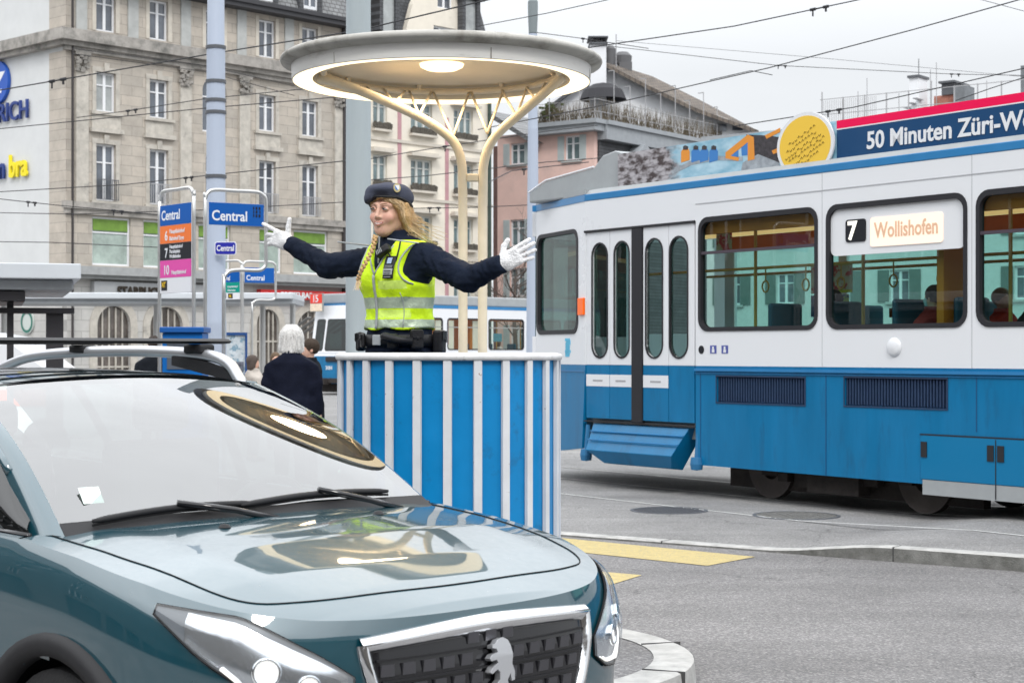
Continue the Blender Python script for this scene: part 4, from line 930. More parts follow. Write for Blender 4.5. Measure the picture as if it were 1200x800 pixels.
# ================================================================== TRAMS
m_tw = mat('tram_white', (.72, .735, .76), .3, var=.010, vscale=.6, coat=.15)
m_tb = mat('tram_blue', (.002, .150, .33), .34, var=.12, vscale=1.6, coat=.15, stain=(.008, .085, .18), sscale=2.2, sthr=(.54, .8), stretch=(2.5, 1, .5))
m_tbl = mat('tram_blue_light', (.03, .19, .42), .32, var=.06, coat=.3)
m_tbd = mat('louvre_dark', (.022, .045, .10), .5, var=.2, vscale=30)
m_rub = mat('rubber_black', (.022, .022, .026), .5)
m_tgrey = mat('tram_roof_grey', (.33, .35, .36), .5, var=.08)
m_under2 = mat('underframe', (.035, .03, .028), .8, var=.4, vscale=8)
m_bluegl = glassmat('tram_glass', (.46, .70, .66), 1.6)
m_gl_d = glassmat('tram_glass_dark', (.28, .42, .40), 1.9)
m_int = mat('interior_orange', (.62, .14, .02), .6, var=.15); m_intw = mat('interior_grey', (.28, .29, .28), .7); m_seat = mat('seat_blue', (.03, .08, .13), .7); m_hand = mat('handrail', (.62, .33, .08), .4)
m_lamp = mat('interior_lamp', (.9, .8, .5), .5, emit=(1, .50, .20), es=1.0)

TO = Vector((2.257, 17.7, 0)); trz = math.atan2(.821, -.571)
def ts(px): a = px-600; return (4514-17.7*a)/(1142+.821*a)
def tz(px, py): s = ts(px); Y = 17.7+.821*s; return EYE-(py-HZ)/F*Y
T1 = thing('tram', 'large blue and white tram with roof advert and route 7 board, passing on the right', 'tram', TO, trz)
S0, S1 = 2.47, -11.0          # body side from the taper back towards the right
# windows [x0, x1]
wnd = [(ts(819.5), ts(957.5)), (ts(969.5), ts(1132.5)), (ts(1145.5), ts(1145.5)-1.72)]
x = wnd[-1][1]-.16
while x-1.7 > S1+.3: wnd.append((x, x-1.7)); x -= 1.86
WZ0, WZ1 = 1.785, 2.965; ZB = 1.41; ZS0, ZS1 = 3.295, 3.375; SK = .36
dr = (ts(686), ts(813)); DZ0, DZ1 = .80, 2.93
fn = lambda u, v, t: (u, t, v)
def side_white():
    holes = [rrect(b, WZ0, a, WZ1, .13) for a, b in wnd]
    t = MB(); t.plate([(S0, ZB), (S0, DZ1)][:0]+[(dr[1]-.03, ZB), (dr[1]-.03, DZ1+.02), (S0, DZ1+.02), (S0, ZS0), (S1, ZS0), (S1, ZB)], holes, fn, 0, -.06); return t
side_white().build('side_upper', m_tw, T1)
t = MB(); t.plate([(dr[1]-.03, ZB-.002), (dr[1]-.03, SK), (S1, SK-.02), (S1, ZB-.002)], [rect(ts(943.5), 1.035, ts(840), 1.30), rect(ts(1110), 1.045, ts(990), 1.31)], fn, 0, -.06); lower = t.build('side_lower', m_tb, T1)
t = MB(); t.box(dr[1]-.03, .001, 1.355, S1, .022, 1.385); t.box(dr[1]-.03, .001, 1.33, S1, .012, 1.336); t.build('side_rail', m_tbl, T1)
for a, b, za, zb in ((ts(840), ts(943.5), 1.035, 1.30), (ts(990), ts(1110), 1.045, 1.31)):
    t = MB(); t.box(b, -.05, za, a, -.04, zb)
    n_ = 34
    for k in range(n_): xx = b+(a-b)*(k+.5)/n_; t.box(xx-.008, -.04, za+.01, xx+.008, -.012, zb-.01)
    t.box(b-.012, .0015, za-.014, a+.012, .007, za); t.box(b-.012, .0015, zb, a+.012, .007, zb+.014); t.box(b-.012, .0015, za+.001, b, .006, zb-.001); t.box(a, .0015, za+.001, a+.012, .006, zb-.001)
    t.build('louvre', m_tbd, T1)
# seams
t = MB()
for px, z0, z1 in ((821, SK, 1.33), (968, SK, 1.33), (1144.5, .85, 1.33)): t.box(ts(px)-.006, .0008, z0, ts(px)+.006, .003, z1)
t.build('seam', mat('seam_blue', (.01, .08, .2), .6), T1)
t = MB()
for k_ in range(6): xx = (wnd[k_][1]+wnd[k_+1][0])/2 if k_+1 < len(wnd) else S1+1; t.box(xx-.003, .0004, ZB, xx+.003, .0016, ZS0); 
t.box(S1, .0005, 3.12, dr[1]-.03, .004, 3.13); t.build('seam', mat('seam_white', (.42, .43, .45), .5), T1)
# equipment hatches at the right
ha = ts(1080); t = MB(); t.box(ha-3.4, .001, .40, ha, .012, .80); t.build('hatch', mat('hatch_blue', (.003, .165, .35), .35, coat=.15), T1, bevel=.003)
t = MB(); t.box(ha-3.4, .001, .26, ha-.02, .01, .395); t.build('hatch_sill', m_tgrey, T1)
for px in (1084, 1162, 1174):
    t = MB(); t.box(ts(px)-.035, .0125, .60, ts(px)+.035, .02, .74); t.build('hatch_handle', m_rub, T1)
t = MB(); t.box(ha-3.4, .0015, .80, ha+.01, .014, .812); t.box(ts(1168)-.005, .0125, .27, ts(1168)+.005, .0145, .79); t.build('hatch_seam', m_rub, T1)
# stripe, roof
t = MB(); t.box(S1, -.06, ZS0+.001, S0, .006, ZS1); t.build('roof_stripe', m_tbl, T1, bevel=.008)
t = MB()
rp_ = [(-.01, ZS1), (-.05, ZS1+.05), (-.25, ZS1+.09), (-1.1, ZS1+.12), (-1.95, ZS1+.09), (-2.15, ZS1+.05), (-2.2, ZS1)]
vs = [(S1, y, z) for y, z in rp_]+[(S0, y, z) for y, z in rp_]; m_ = len(rp_)
t.add(vs, [(i, i+1, m_+i+1, m_+i) for i in range(m_-1)]+[tuple(range(m_))]); t.build('roof', m_tgrey, T1)
# windows
for i, (a, b) in enumerate(wnd):
    t = MB(); t.plate(rrect(b-.012, WZ0-.012, a+.012, WZ1+.012, .14), [rrect(b+.03, WZ0+.032, a-.03, WZ1-.04, .105)], fn, .010, -.055); wf = t.build('window_frame', m_rub, T1)
    t = MB(); t.add([(b+.02, -.03, WZ0+.02), (a-.02, -.03, WZ0+.02), (a-.02, -.03, WZ1-.02), (b+.02, -.03, WZ1-.02)], [(0, 1, 2, 3)]); t.build('glass', m_bluegl, wf, norm=False)
    if i != 1:
        t = MB(); t.box(b+.03, -.028, 2.585, a-.03, .002, 2.615); t.build('transom', mat('transom', (.07, .055, .07), .4), wf)
# route board inside the second window
a, b = wnd[1]
t = MB(); t.plate(rrect(b+.028, 2.48, a-.028, WZ1-.036, .07), [], fn, -.018, -.028); rbd = t.build('route_board', m_tw, T1)
TT = Euler((PI/2, 0, PI))
t = MB(); t.plate(rrect(ts(1013.5), tz(1000, 283.5), ts(990), tz(1000, 257), .03), [], fn, -.008, -.0175); nb = t.build('number_box', m_pbl, rbd)
text('lettering', '7', .24, mat('lit_number', (.9, .9, .85), .5, emit=(1, .93, .8), es=.75), nb, (ts(992.5), -.006, tz(1000, 280)), TT, .001, .008)
t = MB(); t.plate(rrect(ts(1104), 2.545, ts(1019), 2.82, .03), [], fn, -.008, -.0175)
dbd = t.build('destination_display', mat('lit_display', (.85, .70, .58), .5, emit=(1, .80, .66), es=.45), rbd)
text('lettering', 'Wollishofen', .20, mat('display_text', (.78, .50, .33), .6), dbd, (ts(1024), -.006, 2.63), TT, .001, .004, sx=.79)
# small round lamp and pictograms
t = MB(); t.lathe([(0, .03), (.06, .028), (.085, .012), (.09, .001)], (ts(1048), 0, 1.60), 28, axis='y'); t.build('side_lamp', m_tw, T1, auto=40)
for k, px in enumerate((822, 836, 849.5)):
    t = MB(); x0 = ts(px)
    if k == 0: t.lathe([(0, .003), (.045, .003)], (x0, 0, 1.58), 20, axis='y')
    else: t.box(x0-.05, .0005, 1.54, x0+.05, .003, 1.625)
    pg = t.build('pictogram', [m_pbl, mat('picto_blue', (.08, .10, .33), .5)][min(k, 1)], T1, norm=False)
    if k:
        t = MB(); t.lathe([(0, .005), (.016, .005)], (x0, 0, 1.60), 12, axis='y'); t.box(x0-.02, .0035, 1.55, x0+.02, .005, 1.585); t.build('symbol', m_tw, pg, norm=False)
t = MB()
for k in range(7): t.cbox((ts(666)+random.uniform(-.02, .02), 0, 1.62+k*.03-.12), (.05, .003, .03))
# ---- doors: two folding leaves, four slots
xs = [dr[0], ts(713.5), ts(739.5), ts(752.5), ts(782.5), dr[1]]
slots = [(ts(693.5), ts(710.5)), (ts(719.5), ts(736)), (ts(756.5), ts(775)), (ts(784.5), ts(804.5))]
pan = [(xs[0], xs[1]), (xs[1], xs[2]), (xs[3], xs[4]), (xs[4], xs[5])]
def pill(x0, x1, z0, z1, n=10):
    r = (x1-x0)/2; cx = (x0+x1)/2
    return [(cx+r*math.cos(PI*k/n), z1-r+r*math.sin(PI*k/n)) for k in range(n+1)]+[(cx-r*math.cos(PI*k/n), z0+r-r*math.sin(PI*k/n)) for k in range(n+1)]
for i, ((a, b), (p, q)) in enumerate(zip(pan, slots)):
    hl = pill(q, p, 1.50, 2.79)
    t = MB(); t.plate(rect(b+.004, ZB, a-.004, DZ1), [hl], fn, -.012, -.05); leaf = t.build('door_leaf', m_tw, T1, bevel=.004)
    t = MB(); t.box(b+.004, -.05, DZ0, a-.004, -.0125, ZB-.002); t.build('door_leaf_lower', m_tb, leaf)
    if i < 3: 
        t = MB(); t.box(b+.004, -.0122, 1.165, a-.004, -.010, 1.30); t.build('notice_strip', m_tw, leaf)
        t = MB(); t.box((a+b)/2-.09, -.0098, 1.22, (a+b)/2+.09, -.0085, 1.24); t.build('notice_text', m_ironL, leaf)
    t = MB(); t.plate(pill(q-.018, p+.018, 1.482, 2.808), [pill(q, p, 1.50, 2.79)], fn, -.004, -.052); wf = t.build('window_frame', m_rub, leaf)
    t = MB(); t.add([(q, -.03, 1.5), (p, -.03, 1.5), (p, -.03, 2.79), (q, -.03, 2.79)], [(0, 1, 2, 3)]); t.build('glass', m_bluegl if i else m_gl_d, wf, norm=False)
t = MB(); t.box(xs[3]+.004, -.05, DZ0-.03, xs[2]-.004, .004, DZ1-.002); t.build('door_seal', m_rub, T1, bevel=.01)
t = MB(); t.box(dr[1]-.02, -.03, DZ1+.001, dr[0]+.02, .008, DZ1+.025); t.box(dr[1]-.02, -.05, DZ0-.045, dr[0]+.03, .004, DZ0-.031); t.build('door_rail', m_rub, T1)
# folding step
t = MB(); a, b = ts(697), ts(806)
t.add([(a+.05, -.02, .74), (b, -.02, .74), (a-.0, .13, .44), (b+.12, .13, .44), (a-.25, .06, .30), (b+.2, .06, .30), (a-.25, -.1, .28), (b+.2, -.1, .28), (a, -.25, .74), (b, -.25, .74)], [(0, 1, 3, 2), (2, 3, 5, 4), (4, 5, 7, 6), (0, 8, 9, 1), (0, 2, 4, 6, 8), (1, 9, 7, 5, 3)])
stp = t.build('folding_step', m_tb, T1, bevel=.006)
t = MB(); t.tube([(a+.02, .045, .655), (b+.02, .045, .655)], .009, 6); t.tube([(a-.0, .10, .56), (b+.05, .10, .56)], .009, 6); t.build('step_edge', m_tbl, stp)
for xx in (dr[0]-.02, dr[1]-.05):
    t = MB(); t.tube([(xx, -.03, .72), (xx, .0, .40)], .028, 8); t.lathe([(0, -.07), (.06, -.06), (.07, 0), (.06, .07), (0, .07)], (xx-.02, .02, .37), 14); t.build('step_hinge', mat('hinge_blue', (.03, .16, .33), .5), T1)
# threshold box behind the doors / inner floor
t = MB(); t.box(S1, -2.15, .62, S0-.02, -.10, .80); t.build('floor', m_intw, T1)
# ---- tapered end
tv = Vector((-.352, .936, 0)); c_, s_ = math.cos(-trz), math.sin(-trz)
tl = Vector((tv.x*c_-tv.y*s_, tv.x*s_+tv.y*c_))   # taper direction in tram space
A0 = Vector((S0, 0)); LT = 1.56; A1 = A0+tl*LT
nrm = Vector((-tl.y, tl.x)); 
if nrm.y < 0: nrm = -nrm
def tf(u, v, t): q = A0+tl*u+nrm*t; return (q.x, q.y, v)
def tu(px):
    # u along the taper for a pixel column
    w0 = TO+Vector((-.571*S0, .821*S0, 0)); a = (px-600)/F
    return (w0.x-a*w0.y)/(a*.936+.352)
t = MB(); t.plate([(0, ZB), (LT, ZB), (LT, ZS0), (0, ZS0)], [rrect(max(.08, tu(677)), WZ0, tu(629.5), 2.99, .13)], tf, 0, -.05); t.build('end_panel', m_tw, T1)
t = MB(); t.plate(rrect(tu(677)-.015, WZ0-.015, tu(629.5)+.015, 3.0, .14), [rrect(tu(677)+.03, WZ0+.035, tu(629.5)-.04, 2.955, .11)], tf, .01, -.05); wf = t.build('window_frame', m_rub, T1)
t = MB(); t.add([tf(tu(677), WZ0, -.03), tf(tu(629.5), WZ0, -.03), tf(tu(629.5), 2.98, -.03), tf(tu(677), 2.98, -.03)], [(0, 1, 2, 3)]); t.build('glass', m_bluegl, wf, norm=False)
t = MB(); t.plate([(0, ZB-.002), (LT, ZB-.002), (LT, .55), (.75, .38), (.1, .44)], [], tf, 0, -.05); t.build('end_skirt', m_tb, T1)
t = MB(); t.plate([(0, ZS0+.001), (LT, ZS0+.001), (LT, ZS1), (0, ZS1)], [], tf, .006, -.05); t.build('end_stripe', m_tbl, T1)
t = MB(); t.plate([(.02, 1.33), (LT, 1.33), (LT, 1.34), (.02, 1.34)], [], tf, .008, .001); t.build('end_rail', m_tbl, T1)
t = MB(); q0, q1 = tu(680), tu(685); t.plate(rect(q1-.02, tz(683, 369), q0+.02, tz(683, 349)), [], tf, .03, .001); t.build('marker_lamp', mat('orange_lamp', (.85, .13, .01), .3, emit=(1, .2, .02), es=.15), T1, bevel=.006)
t = MB()
for k in range(9): t.plate(rrect(tu(668)+random.uniform(-.03, .02), 1.50+k*.023, tu(663)+random.uniform(-.02, .03), 1.535+k*.023, .012, 2), [], tf, .003, .0006)
t.build('sticker', mat('sticker_cyan', (.12, .50, .72), .5), T1, norm=False)
# far wall, ends
B1 = Vector((A1.x, -2.2-A1.y))
endp = [A1, Vector((A1.x+.25, A1.y-.45)), Vector((A1.x+.3, -1.1)), Vector((A1.x+.25, B1.y+.45)), B1]
t = MB(); t.plate([(S0, -2.2+.0), (S0, 0), tuple(A1)]+[tuple(p) for p in endp[1:]], [], lambda u, v, q: (u, v, q), ZS1+.06, ZS1+.004); t.build('end_roof', m_tgrey, T1)
t = MB(); t.plate([(S0, -2.2+.0), (S0, 0), tuple(A1)]+[tuple(p) for p in endp[1:]], [], lambda u, v, q: (S0-.2+(u-S0)*.88, -1.1+(v+1.1)*.88, q), .8, .62); t.build('end_floor', m_intw, T1)
def wall_seg(p, q, z0, z1, m, name, th=.05, y0=0):
    d = (q-p).normalized(); n2 = Vector((-d.y, d.x)); t = MB(); t.plate([(0, z0), ((q-p).length, z0), ((q-p).length, z1), (0, z1)], [], lambda u, v, w_: tuple((p+d*u+n2*w_))+(v,), 0, th); return t.build(name, m, T1)
for i in range(len(endp)-1):
    p, q = endp[i], endp[i+1]
    wall_seg(p, q, ZB, 1.75, m_tw, 'end_wall'); wall_seg(p, q, .45, ZB-.002, m_tb, 'end_wall'); wall_seg(p, q, 2.99, ZS0, m_tw, 'end_wall'); wall_seg(p, q, ZS0+.001, ZS1, m_tbl, 'end_wall'); wall_seg(p, q, 1.751, 2.989, m_gl_d, 'windscreen', .01)
far = lambda u, v, t: (u, -2.2+t, v)
wf_ = [(S0-.25, S0-1.9)]+[(a, b) for a, b in wnd]
t = MB(); t.plate(rect(S1, .4, S0, ZS0+.05), [rect(b+.05, WZ0, a-.05, WZ1) for a, b in wnd]+[rect(.55, 1.5, 2.3, WZ1)], far, 0, .05); t.build('far_side', m_tw, T1)
t = MB(); t.add([(S1, -2.17, WZ0), (S0, -2.17, WZ0), (S0, -2.17, WZ1), (S1, -2.17, WZ1)], [(0, 1, 2, 3)]); t.build('far_glass', glassmat('far_glass', (.62, .86, .82), 1.3), T1, norm=False)
t = MB(); t.plate(rect(0, .4, (B1-Vector((S0, -2.2))).length, ZS0), [rect(.2, WZ0, 1.4, 2.95)], lambda u, v, w_: tuple(Vector((S0, -2.2))+(B1-Vector((S0, -2.2))).normalized()*u)+(v,), 0, .05); t.build('far_end', m_tw, T1)
# ---- interior
t = MB(); t.box(S1, -2.1, 2.98, S0, -.07, 3.02); ceil_ = t.build('ceiling', m_int, T1)
t = MB(); t.box(S1, -.42, 2.93, S0, -.34, 2.975); t.box(S1, -1.85, 2.93, S0, -1.78, 2.975); t.build('light_strip', m_lamp, T1)
t = MB(); t.box(S1, -.12, 2.80, S0-.5, -.07, 2.979); t.box(S1, -2.14, 2.80, S0, -2.08, 2.979); t.build('ceiling_edge', m_int, T1)
t = MB()
for xx in (.2, -1.35, -3.15, -5.0, -6.9):
    t.tube([(xx, -.55, .8), (xx, -.55, 2.97)], .018, 8)
t.tube([(S1, -.6, 2.45), (S0-.3, -.6, 2.45)], .016, 8); t.tube([(S1, -1.6, 2.45), (S0-.3, -1.6, 2.45)], .016, 8)
t.build('handrail', m_hand, T1)
t = MB(); t.box(-2.72, -.62, .8, -2.64, -.15, 2.97); t.box(-6.6, -.75, .8, -6.5, -.15, 2.97); t.build('partition_post', mat('partition_orange', (.62, .17, .02), .5), T1)
seat_x = [-.3, -1.15, -2.0, -2.75, -3.6, -4.4, -5.2, -6.2]
for xx in seat_x:  # paired seats on a low podium
    for yy in (-.5, -1.72):
        t = MB(); t.box(xx-.42, yy-.24, 1.30, xx, yy+.24, 1.38); t.box(xx-.03, yy-.23, 1.38, xx+.03, yy+.23, 2.06); t.box(xx-.25, yy-.15, .8, xx-.15, yy+.15, 1.18); t.build('seat', m_seat, T1, bevel=.03)
for (x0, x1, yy, z0, z1, nm, cc, sc) in ((-.62, -.02, -1.15, 2.18, 2.50, 'poster_pale', (.62, .62, .52), (.55, .08, .10)), (-.60, -.05, -1.12, 1.93, 2.16, 'poster_dark', (.06, .10, .22), (.30, .45, .10)), (.36, .60, -.35, 2.62, 2.85, 'poster_redtop', (.65, .08, .08), (.7, .6, .4)), (-1.12, -.72, -1.6, 1.92, 2.02, 'display_led', (.25, .06, .01), (.8, .30, .02))):
    t = MB(); t.box(x0, yy-.01, z0, x1, yy, z1); pn_ = t.build('poster', mat(nm, cc, .6, var=.2, vscale=8, stain=sc, sscale=7, sthr=(.52, .56)), T1)
    if nm == 'poster_pale': t = MB(); t.box(x0, yy+.0005, z1-.03, x1, yy+.003, z1); t.box(x0, yy+.0005, z0, x0+.28, yy+.003, z0+.03); t.build('poster_edge', mat('poster_lime', (.62, .68, .05), .6), pn_)
t = MB()
for xx in (.1, -.5, -1.0, -1.7, -2.3, -3.5, -4.1): t.tube([(xx, -.6, 2.44), (xx, -.6, 2.30)], .008, 5); t.tube([(xx+.05*math.cos(2*PI*k/12), -.6, 2.25+.06*math.sin(2*PI*k/12)) for k in range(12)], .010, 5, closed=True)
t.build('grab_strap', m_hand, T1)
t = MB(); t.box(-4.25, -1.55, 1.98, -3.55, -1.53, 2.32); t.build('poster', mat('poster_red', (.60, .05, .04), .6), T1)
# ---- underframe: two bogies
for i, xc in enumerate((-1.27, -8.2)):
    bg_ = MB(); bg_.box(xc-1.35, -.34, .36, xc+1.35, -.22, .58); bg_.box(xc-.35, -.36, .16, xc+.35, -.2, .5); bg_.box(xc-1.7, -.50, .13, xc+1.7, -.40, .5)  # longest box: dark mass added to act as shade below the skirt
    for k in range(14): bg_.cbox((xc+random.uniform(-1.3, 1.3), -.3+random.uniform(-.08, .05), random.uniform(.25, .5)), (random.uniform(.08, .3), .1, random.uniform(.05, .16)), 0)
    bo = bg_.build('bogie', m_under2, T1)
    for xw in (xc-1.04, xc+1.04):
        for yy in (-.42, -1.62):
            t = MB(); t.lathe([(0, .02), (.12, .02), (.14, .055), (.3, .05), (.335, .06), (.335, -.03), (.30, -.05), (0, -.05)], (xw, yy, .375), 32, axis='y'); t.build('wheel', mat('wheel_steel', (.07, .06, .055), .5, metal=.4, var=.3), bo, auto=40)
t = MB(); t.box(S1, -1.9, .20, S0-1.9, -.55, .62); t.box(-4.2, -.8, .25, -6.8, -.05, .5); t.build('chassis', m_under2, T1)
# ---- roof advert
by = -.10
xa, xm, xb = ts(716), ts(972), S1+.5
ZA0, ZA1 = 3.42, 3.80
def picture_mat():
    m = bpy.data.materials.new('advert_picture'); m.use_nodes = True; t = m.node_tree; b = t.nodes['Principled BSDF']; n = t.nodes; l = t.links
    b.inputs['Roughness'].default_value = .4
    co = n.new('ShaderNodeTexCoord').outputs['Object']; sp = n.new('ShaderNodeSeparateXYZ'); l.new(co, sp.inputs[0])
    z = n.new('ShaderNodeTexNoise'); z.inputs['Scale'].default_value = 14; z.inputs['Detail'].default_value = 6; mp_ = n.new('ShaderNodeMapping'); mp_.inputs['Scale'].default_value = (.7, 1, 1.6); l.new(co, mp_.inputs[0]); l.new(mp_.outputs[0], z.inputs[0])
    bark = n.new('ShaderNodeValToRGB'); e = bark.color_ramp.elements; e[0].position = .38; e[0].color = (.05, .035, .035, 1); e[1].position = .62; e[1].color = (.42, .40, .42, 1); l.new(z.outputs[0], bark.inputs[0])
    z2 = n.new('ShaderNodeTexNoise'); z2.inputs['Scale'].default_value = 5; z2.inputs['Detail'].default_value = 3; l.new(mp_.outputs[0], z2.inputs[0])
    skyr = n.new('ShaderNodeValToRGB'); e = skyr.color_ramp.elements; e[0].position = .35; e[0].color = (.20, .40, .52, 1); e[1].position = .6; e[1].color = (.42, .60, .70, 1); l.new(z2.outputs[0], skyr.inputs[0])
    # tree covers the left third with an uneven edge
    ad = n.new('ShaderNodeMath'); ad.operation = 'MULTIPLY_ADD'; ad.inputs[1].default_value = .9; l.new(z2.outputs[0], ad.inputs[0]); l.new(sp.outputs[0], ad.inputs[2])
    r = n.new('ShaderNodeMapRange'); r.inputs['From Min'].default_value = xa-.62; r.inputs['From Max'].default_value = xa-.42; l.new(ad.outputs[0], r.inputs[0])
    mx = n.new('ShaderNodeMix'); mx.data_type = 'RGBA'; l.new(r.outputs[0], mx.inputs[0]); l.new(skyr.outputs[0], mx.inputs[6]); l.new(bark.outputs[0], mx.inputs[7]); l.new(mx.outputs[2], b.inputs['Base Color'])
    return m
t = MB(); t.box(xm+.003, by-.03, ZA0, xa, by, ZA1); ad1 = t.build('advert_picture', picture_mat(), T1)
def apoly(name, pts, m, d=.002):
    """flat printed shape on the advert; points in picture pixels"""
    t = MB(); q = [(ts(px), tz(px, py)) for px, py in pts]; t.plate(q, [], fn, by+d, by+.0004); return t.build(name, m, ad1, norm=False)
m_ado = mat('print_orange', (.70, .27, .04), .5); m_adb = mat('print_blue', (.05, .20, .50), .5); m_adk = mat('print_dark', (.05, .045, .05), .5, var=.5, vscale=20); m_adg = mat('print_grey', (.30, .33, .36), .5, var=.3, vscale=12)
apoly('print_cabin', [(866, 157), (890, 158), (905, 160), (905, 190), (880, 193), (870, 180)], m_adk, .001)
apoly('print_cabin_frame', [(842, 178), (868, 157), (875, 160), (876, 186), (868, 188), (868, 166), (848, 182), (858, 184), (857, 188), (842, 185)], m_ado, .003)
apoly('print_cabin_window', [(848, 182), (857, 172), (857, 186), (849, 187)], m_adb); apoly('print_cabin_window', [(860, 170), (868, 164), (868, 181), (861, 182)], m_adb)
apoly('print_cabin_frame', [(888, 158), (906, 149), (906, 154), (890, 162)], m_ado, .003); apoly('print_cabin_frame', [(896, 176), (905, 172), (905, 177), (898, 180)], m_ado, .003)
apoly('print_rail', [(778, 200), (800, 188), (830, 182), (862, 183), (862, 188), (830, 187), (802, 193), (780, 204)], m_adg)
apoly('print_rocks', [(862, 190), (880, 180), (905, 190), (905, 197), (860, 200)], m_adg)
for px, m in ((795, m_ado), (807, m_adb), (817, m_adb), (828, m_adb)):
    apoly('print_rider', [(px-5, 190), (px-5, 177), (px-2, 173), (px+3, 173), (px+5, 177), (px+5, 187)], m, .003); apoly('print_rider', [(px-2.5, 175), (px-2.5, 171), (px, 169.5), (px+3, 171), (px+3, 175)], m_adk, .004)
t = MB(); t.box(xb, by-.03, ZA0+.0, xm, by, ZA1-.092); t.build('advert_panel', mat('advert_navy', (.008, .055, .15), .35, coat=.2), T1)
t = MB(); t.box(xb, by-.03, ZA1-.08, xm, by+.001, ZA1); t.build('advert_band', mat('advert_red', (.80, .0, .075), .4), T1)
t = MB(); t.box(xb, by-.03, ZA1-.0915, xm, by+.0015, ZA1-.0805); t.build('advert_line', m_tw, T1)
text('lettering', '50 Minuten Züri-West', .228, m_tw, T1, (ts(1007), by+.004, 3.488), TT, .002, .0055, sx=1.0)
t = MB(); cx = ts(938)
def ellp(rx, rz, n=48): return [(cx+rx*math.cos(2*PI*k/n), 3.60+rz*math.sin(2*PI*k/n)) for k in range(n)]
t.plate(ellp(.395, .325), [], fn, by+.04, by+.02); dsc = t.build('advert_disc', m_tw, T1)
t = MB(); t.plate(ellp(.355, .29), [], fn, by+.0425, by+.0402); t.build('disc_face', mat('disc_yellow', (.80, .52, .06), .45), dsc, norm=False)
t = MB()
for r_, (zz, x0, x1) in enumerate(((.13, .22, -.12), (.06, .25, -.17), (-.0, .27, -.22), (-.06, .22, -.26), (-.125, .14, -.24), (-.18, .05, -.2))):
    k = 0; xx = x0
    while xx > x1:
        zc_ = 3.6+zz*.9+(-xx)*.42; t.tube([(cx+xx+.0, by+.045, zc_), (cx+xx-.015, by+.045, zc_+random.choice((.022, -.016))), (cx+xx-.03, by+.045, zc_+.006)], .0028, 4); xx -= .042
t.build('disc_script', mat('script_brown', (.16, .10, .02), .6), dsc)
# grey roof cover at the tapered end
t = MB(); ra = ts(714)
t.plate([(ra, ZA0-.04), (ra, ZA1+.03), (ra+.12, ZA1+.06), (ra+.32, ZA1+.03), (ra+.5, ZA1-.10), (S0+1.0, 3.62), (S0+1.35, 3.5), (S0+1.35, ZA0-.04)], [], fn, by-.06, by-.55); t.build('roof_cover', m_tgrey, T1, bevel=.02)
t = MB(); t.tube([(ra+.5, by-.06, ZA1-.09), (S0+1.0, by-.06, 3.63), (S0+1.35, by-.06, 3.51)], .012, 6); t.build('cover_edge', m_tw, T1)
# rails in the apron
for off in (-.42, -1.62, .95):
    t = MB(); zr = .052
    def rl(s, o): return Vector((TO.x-.571*s-.821*o, TO.y+.821*s-.571*o, 0))
    pts = []
    t2 = []
    w2 = .028 if off < 0 else .018
    for s in (-14, -8, -4, -2, 0, 2, 5, 10, 20, 40): 
        p = rl(s, off-w2); q = rl(s, off+w2); qq = (p.xy-k0).dot(kd); hh = kerb_h(qq)+.0005; t2 += [(p.x, p.y, hh), (q.x, q.y, hh)]
    t.add(t2, [(2*i, 2*i+1, 2*i+3, 2*i+2) for i in range(9)]); o = t.build('rail', m_steel if off < 0 else m_white_line, norm=False); tag(o, kind='structure')

# ================================================================== ROUTE 15 TRAM behind the stand
q0 = Vector((P(410, 0, 61.5).x, 61.5, 0)); T2 = thing('tram', 'distant blue and white tram on route 15 standing behind the police officer', 'tram', q0, frz)
# local +x runs along the body away from us, local -y faces us, front at x = 0
t = MB(); w2 = [(.45, 2.1)]+[(a+.5, b+.5) for a, b in ((2.35, 4.2), (4.45, 6.4), (6.72, 8.76), (8.98, 11.0), (11.2, 13.2))]
hl = [rrect(a, 1.66, b, 2.86, .13) for a, b in w2[1:]]
t.plate([(.0, 1.42), (.3, 3.22), (14, 3.22), (14, 1.42)], hl, lambda u, v, q: (u, q, v), 0, .06); t.build('side_upper', m_tw, T2)
t = MB(); t.box(.0, 0, .35, 14, .06, 1.418); t.build('side_lower', m_tb, T2)
t = MB(); t.box(.3, -.006, 3.221, 14, 2.2, 3.34); t.build('roof_stripe', m_tbl, T2)
t = MB(); t.box(.45, .05, 3.341, 14, 2.15, 3.72); t.build('roof_cover', m_tgrey, T2, bevel=.05)
for i, (a, b) in enumerate(w2[1:]):
    t = MB(); t.plate(rrect(a-.012, 1.648, b+.012, 2.872, .14), [rrect(a+.035, 1.69, b-.035, 2.82, .11)], lambda u, v, q: (u, q, v), -.01, .05); wf = t.build('window_frame', m_rub, T2)
    t = MB(); t.add([(a, .03, 1.66), (b, .03, 1.66), (b, .03, 2.86), (a, .03, 2.86)], [(0, 1, 2, 3)]); t.build('glass', glassmat('glass_clear', (.72, .82, .76), 1.45) if 'glass_clear' not in MATS else MATS['glass_clear'], wf, norm=False)
    t = MB(); t.box(a+.03, .0, 2.50, b-.03, .03, 2.54); t.build('transom', m_intw, wf)
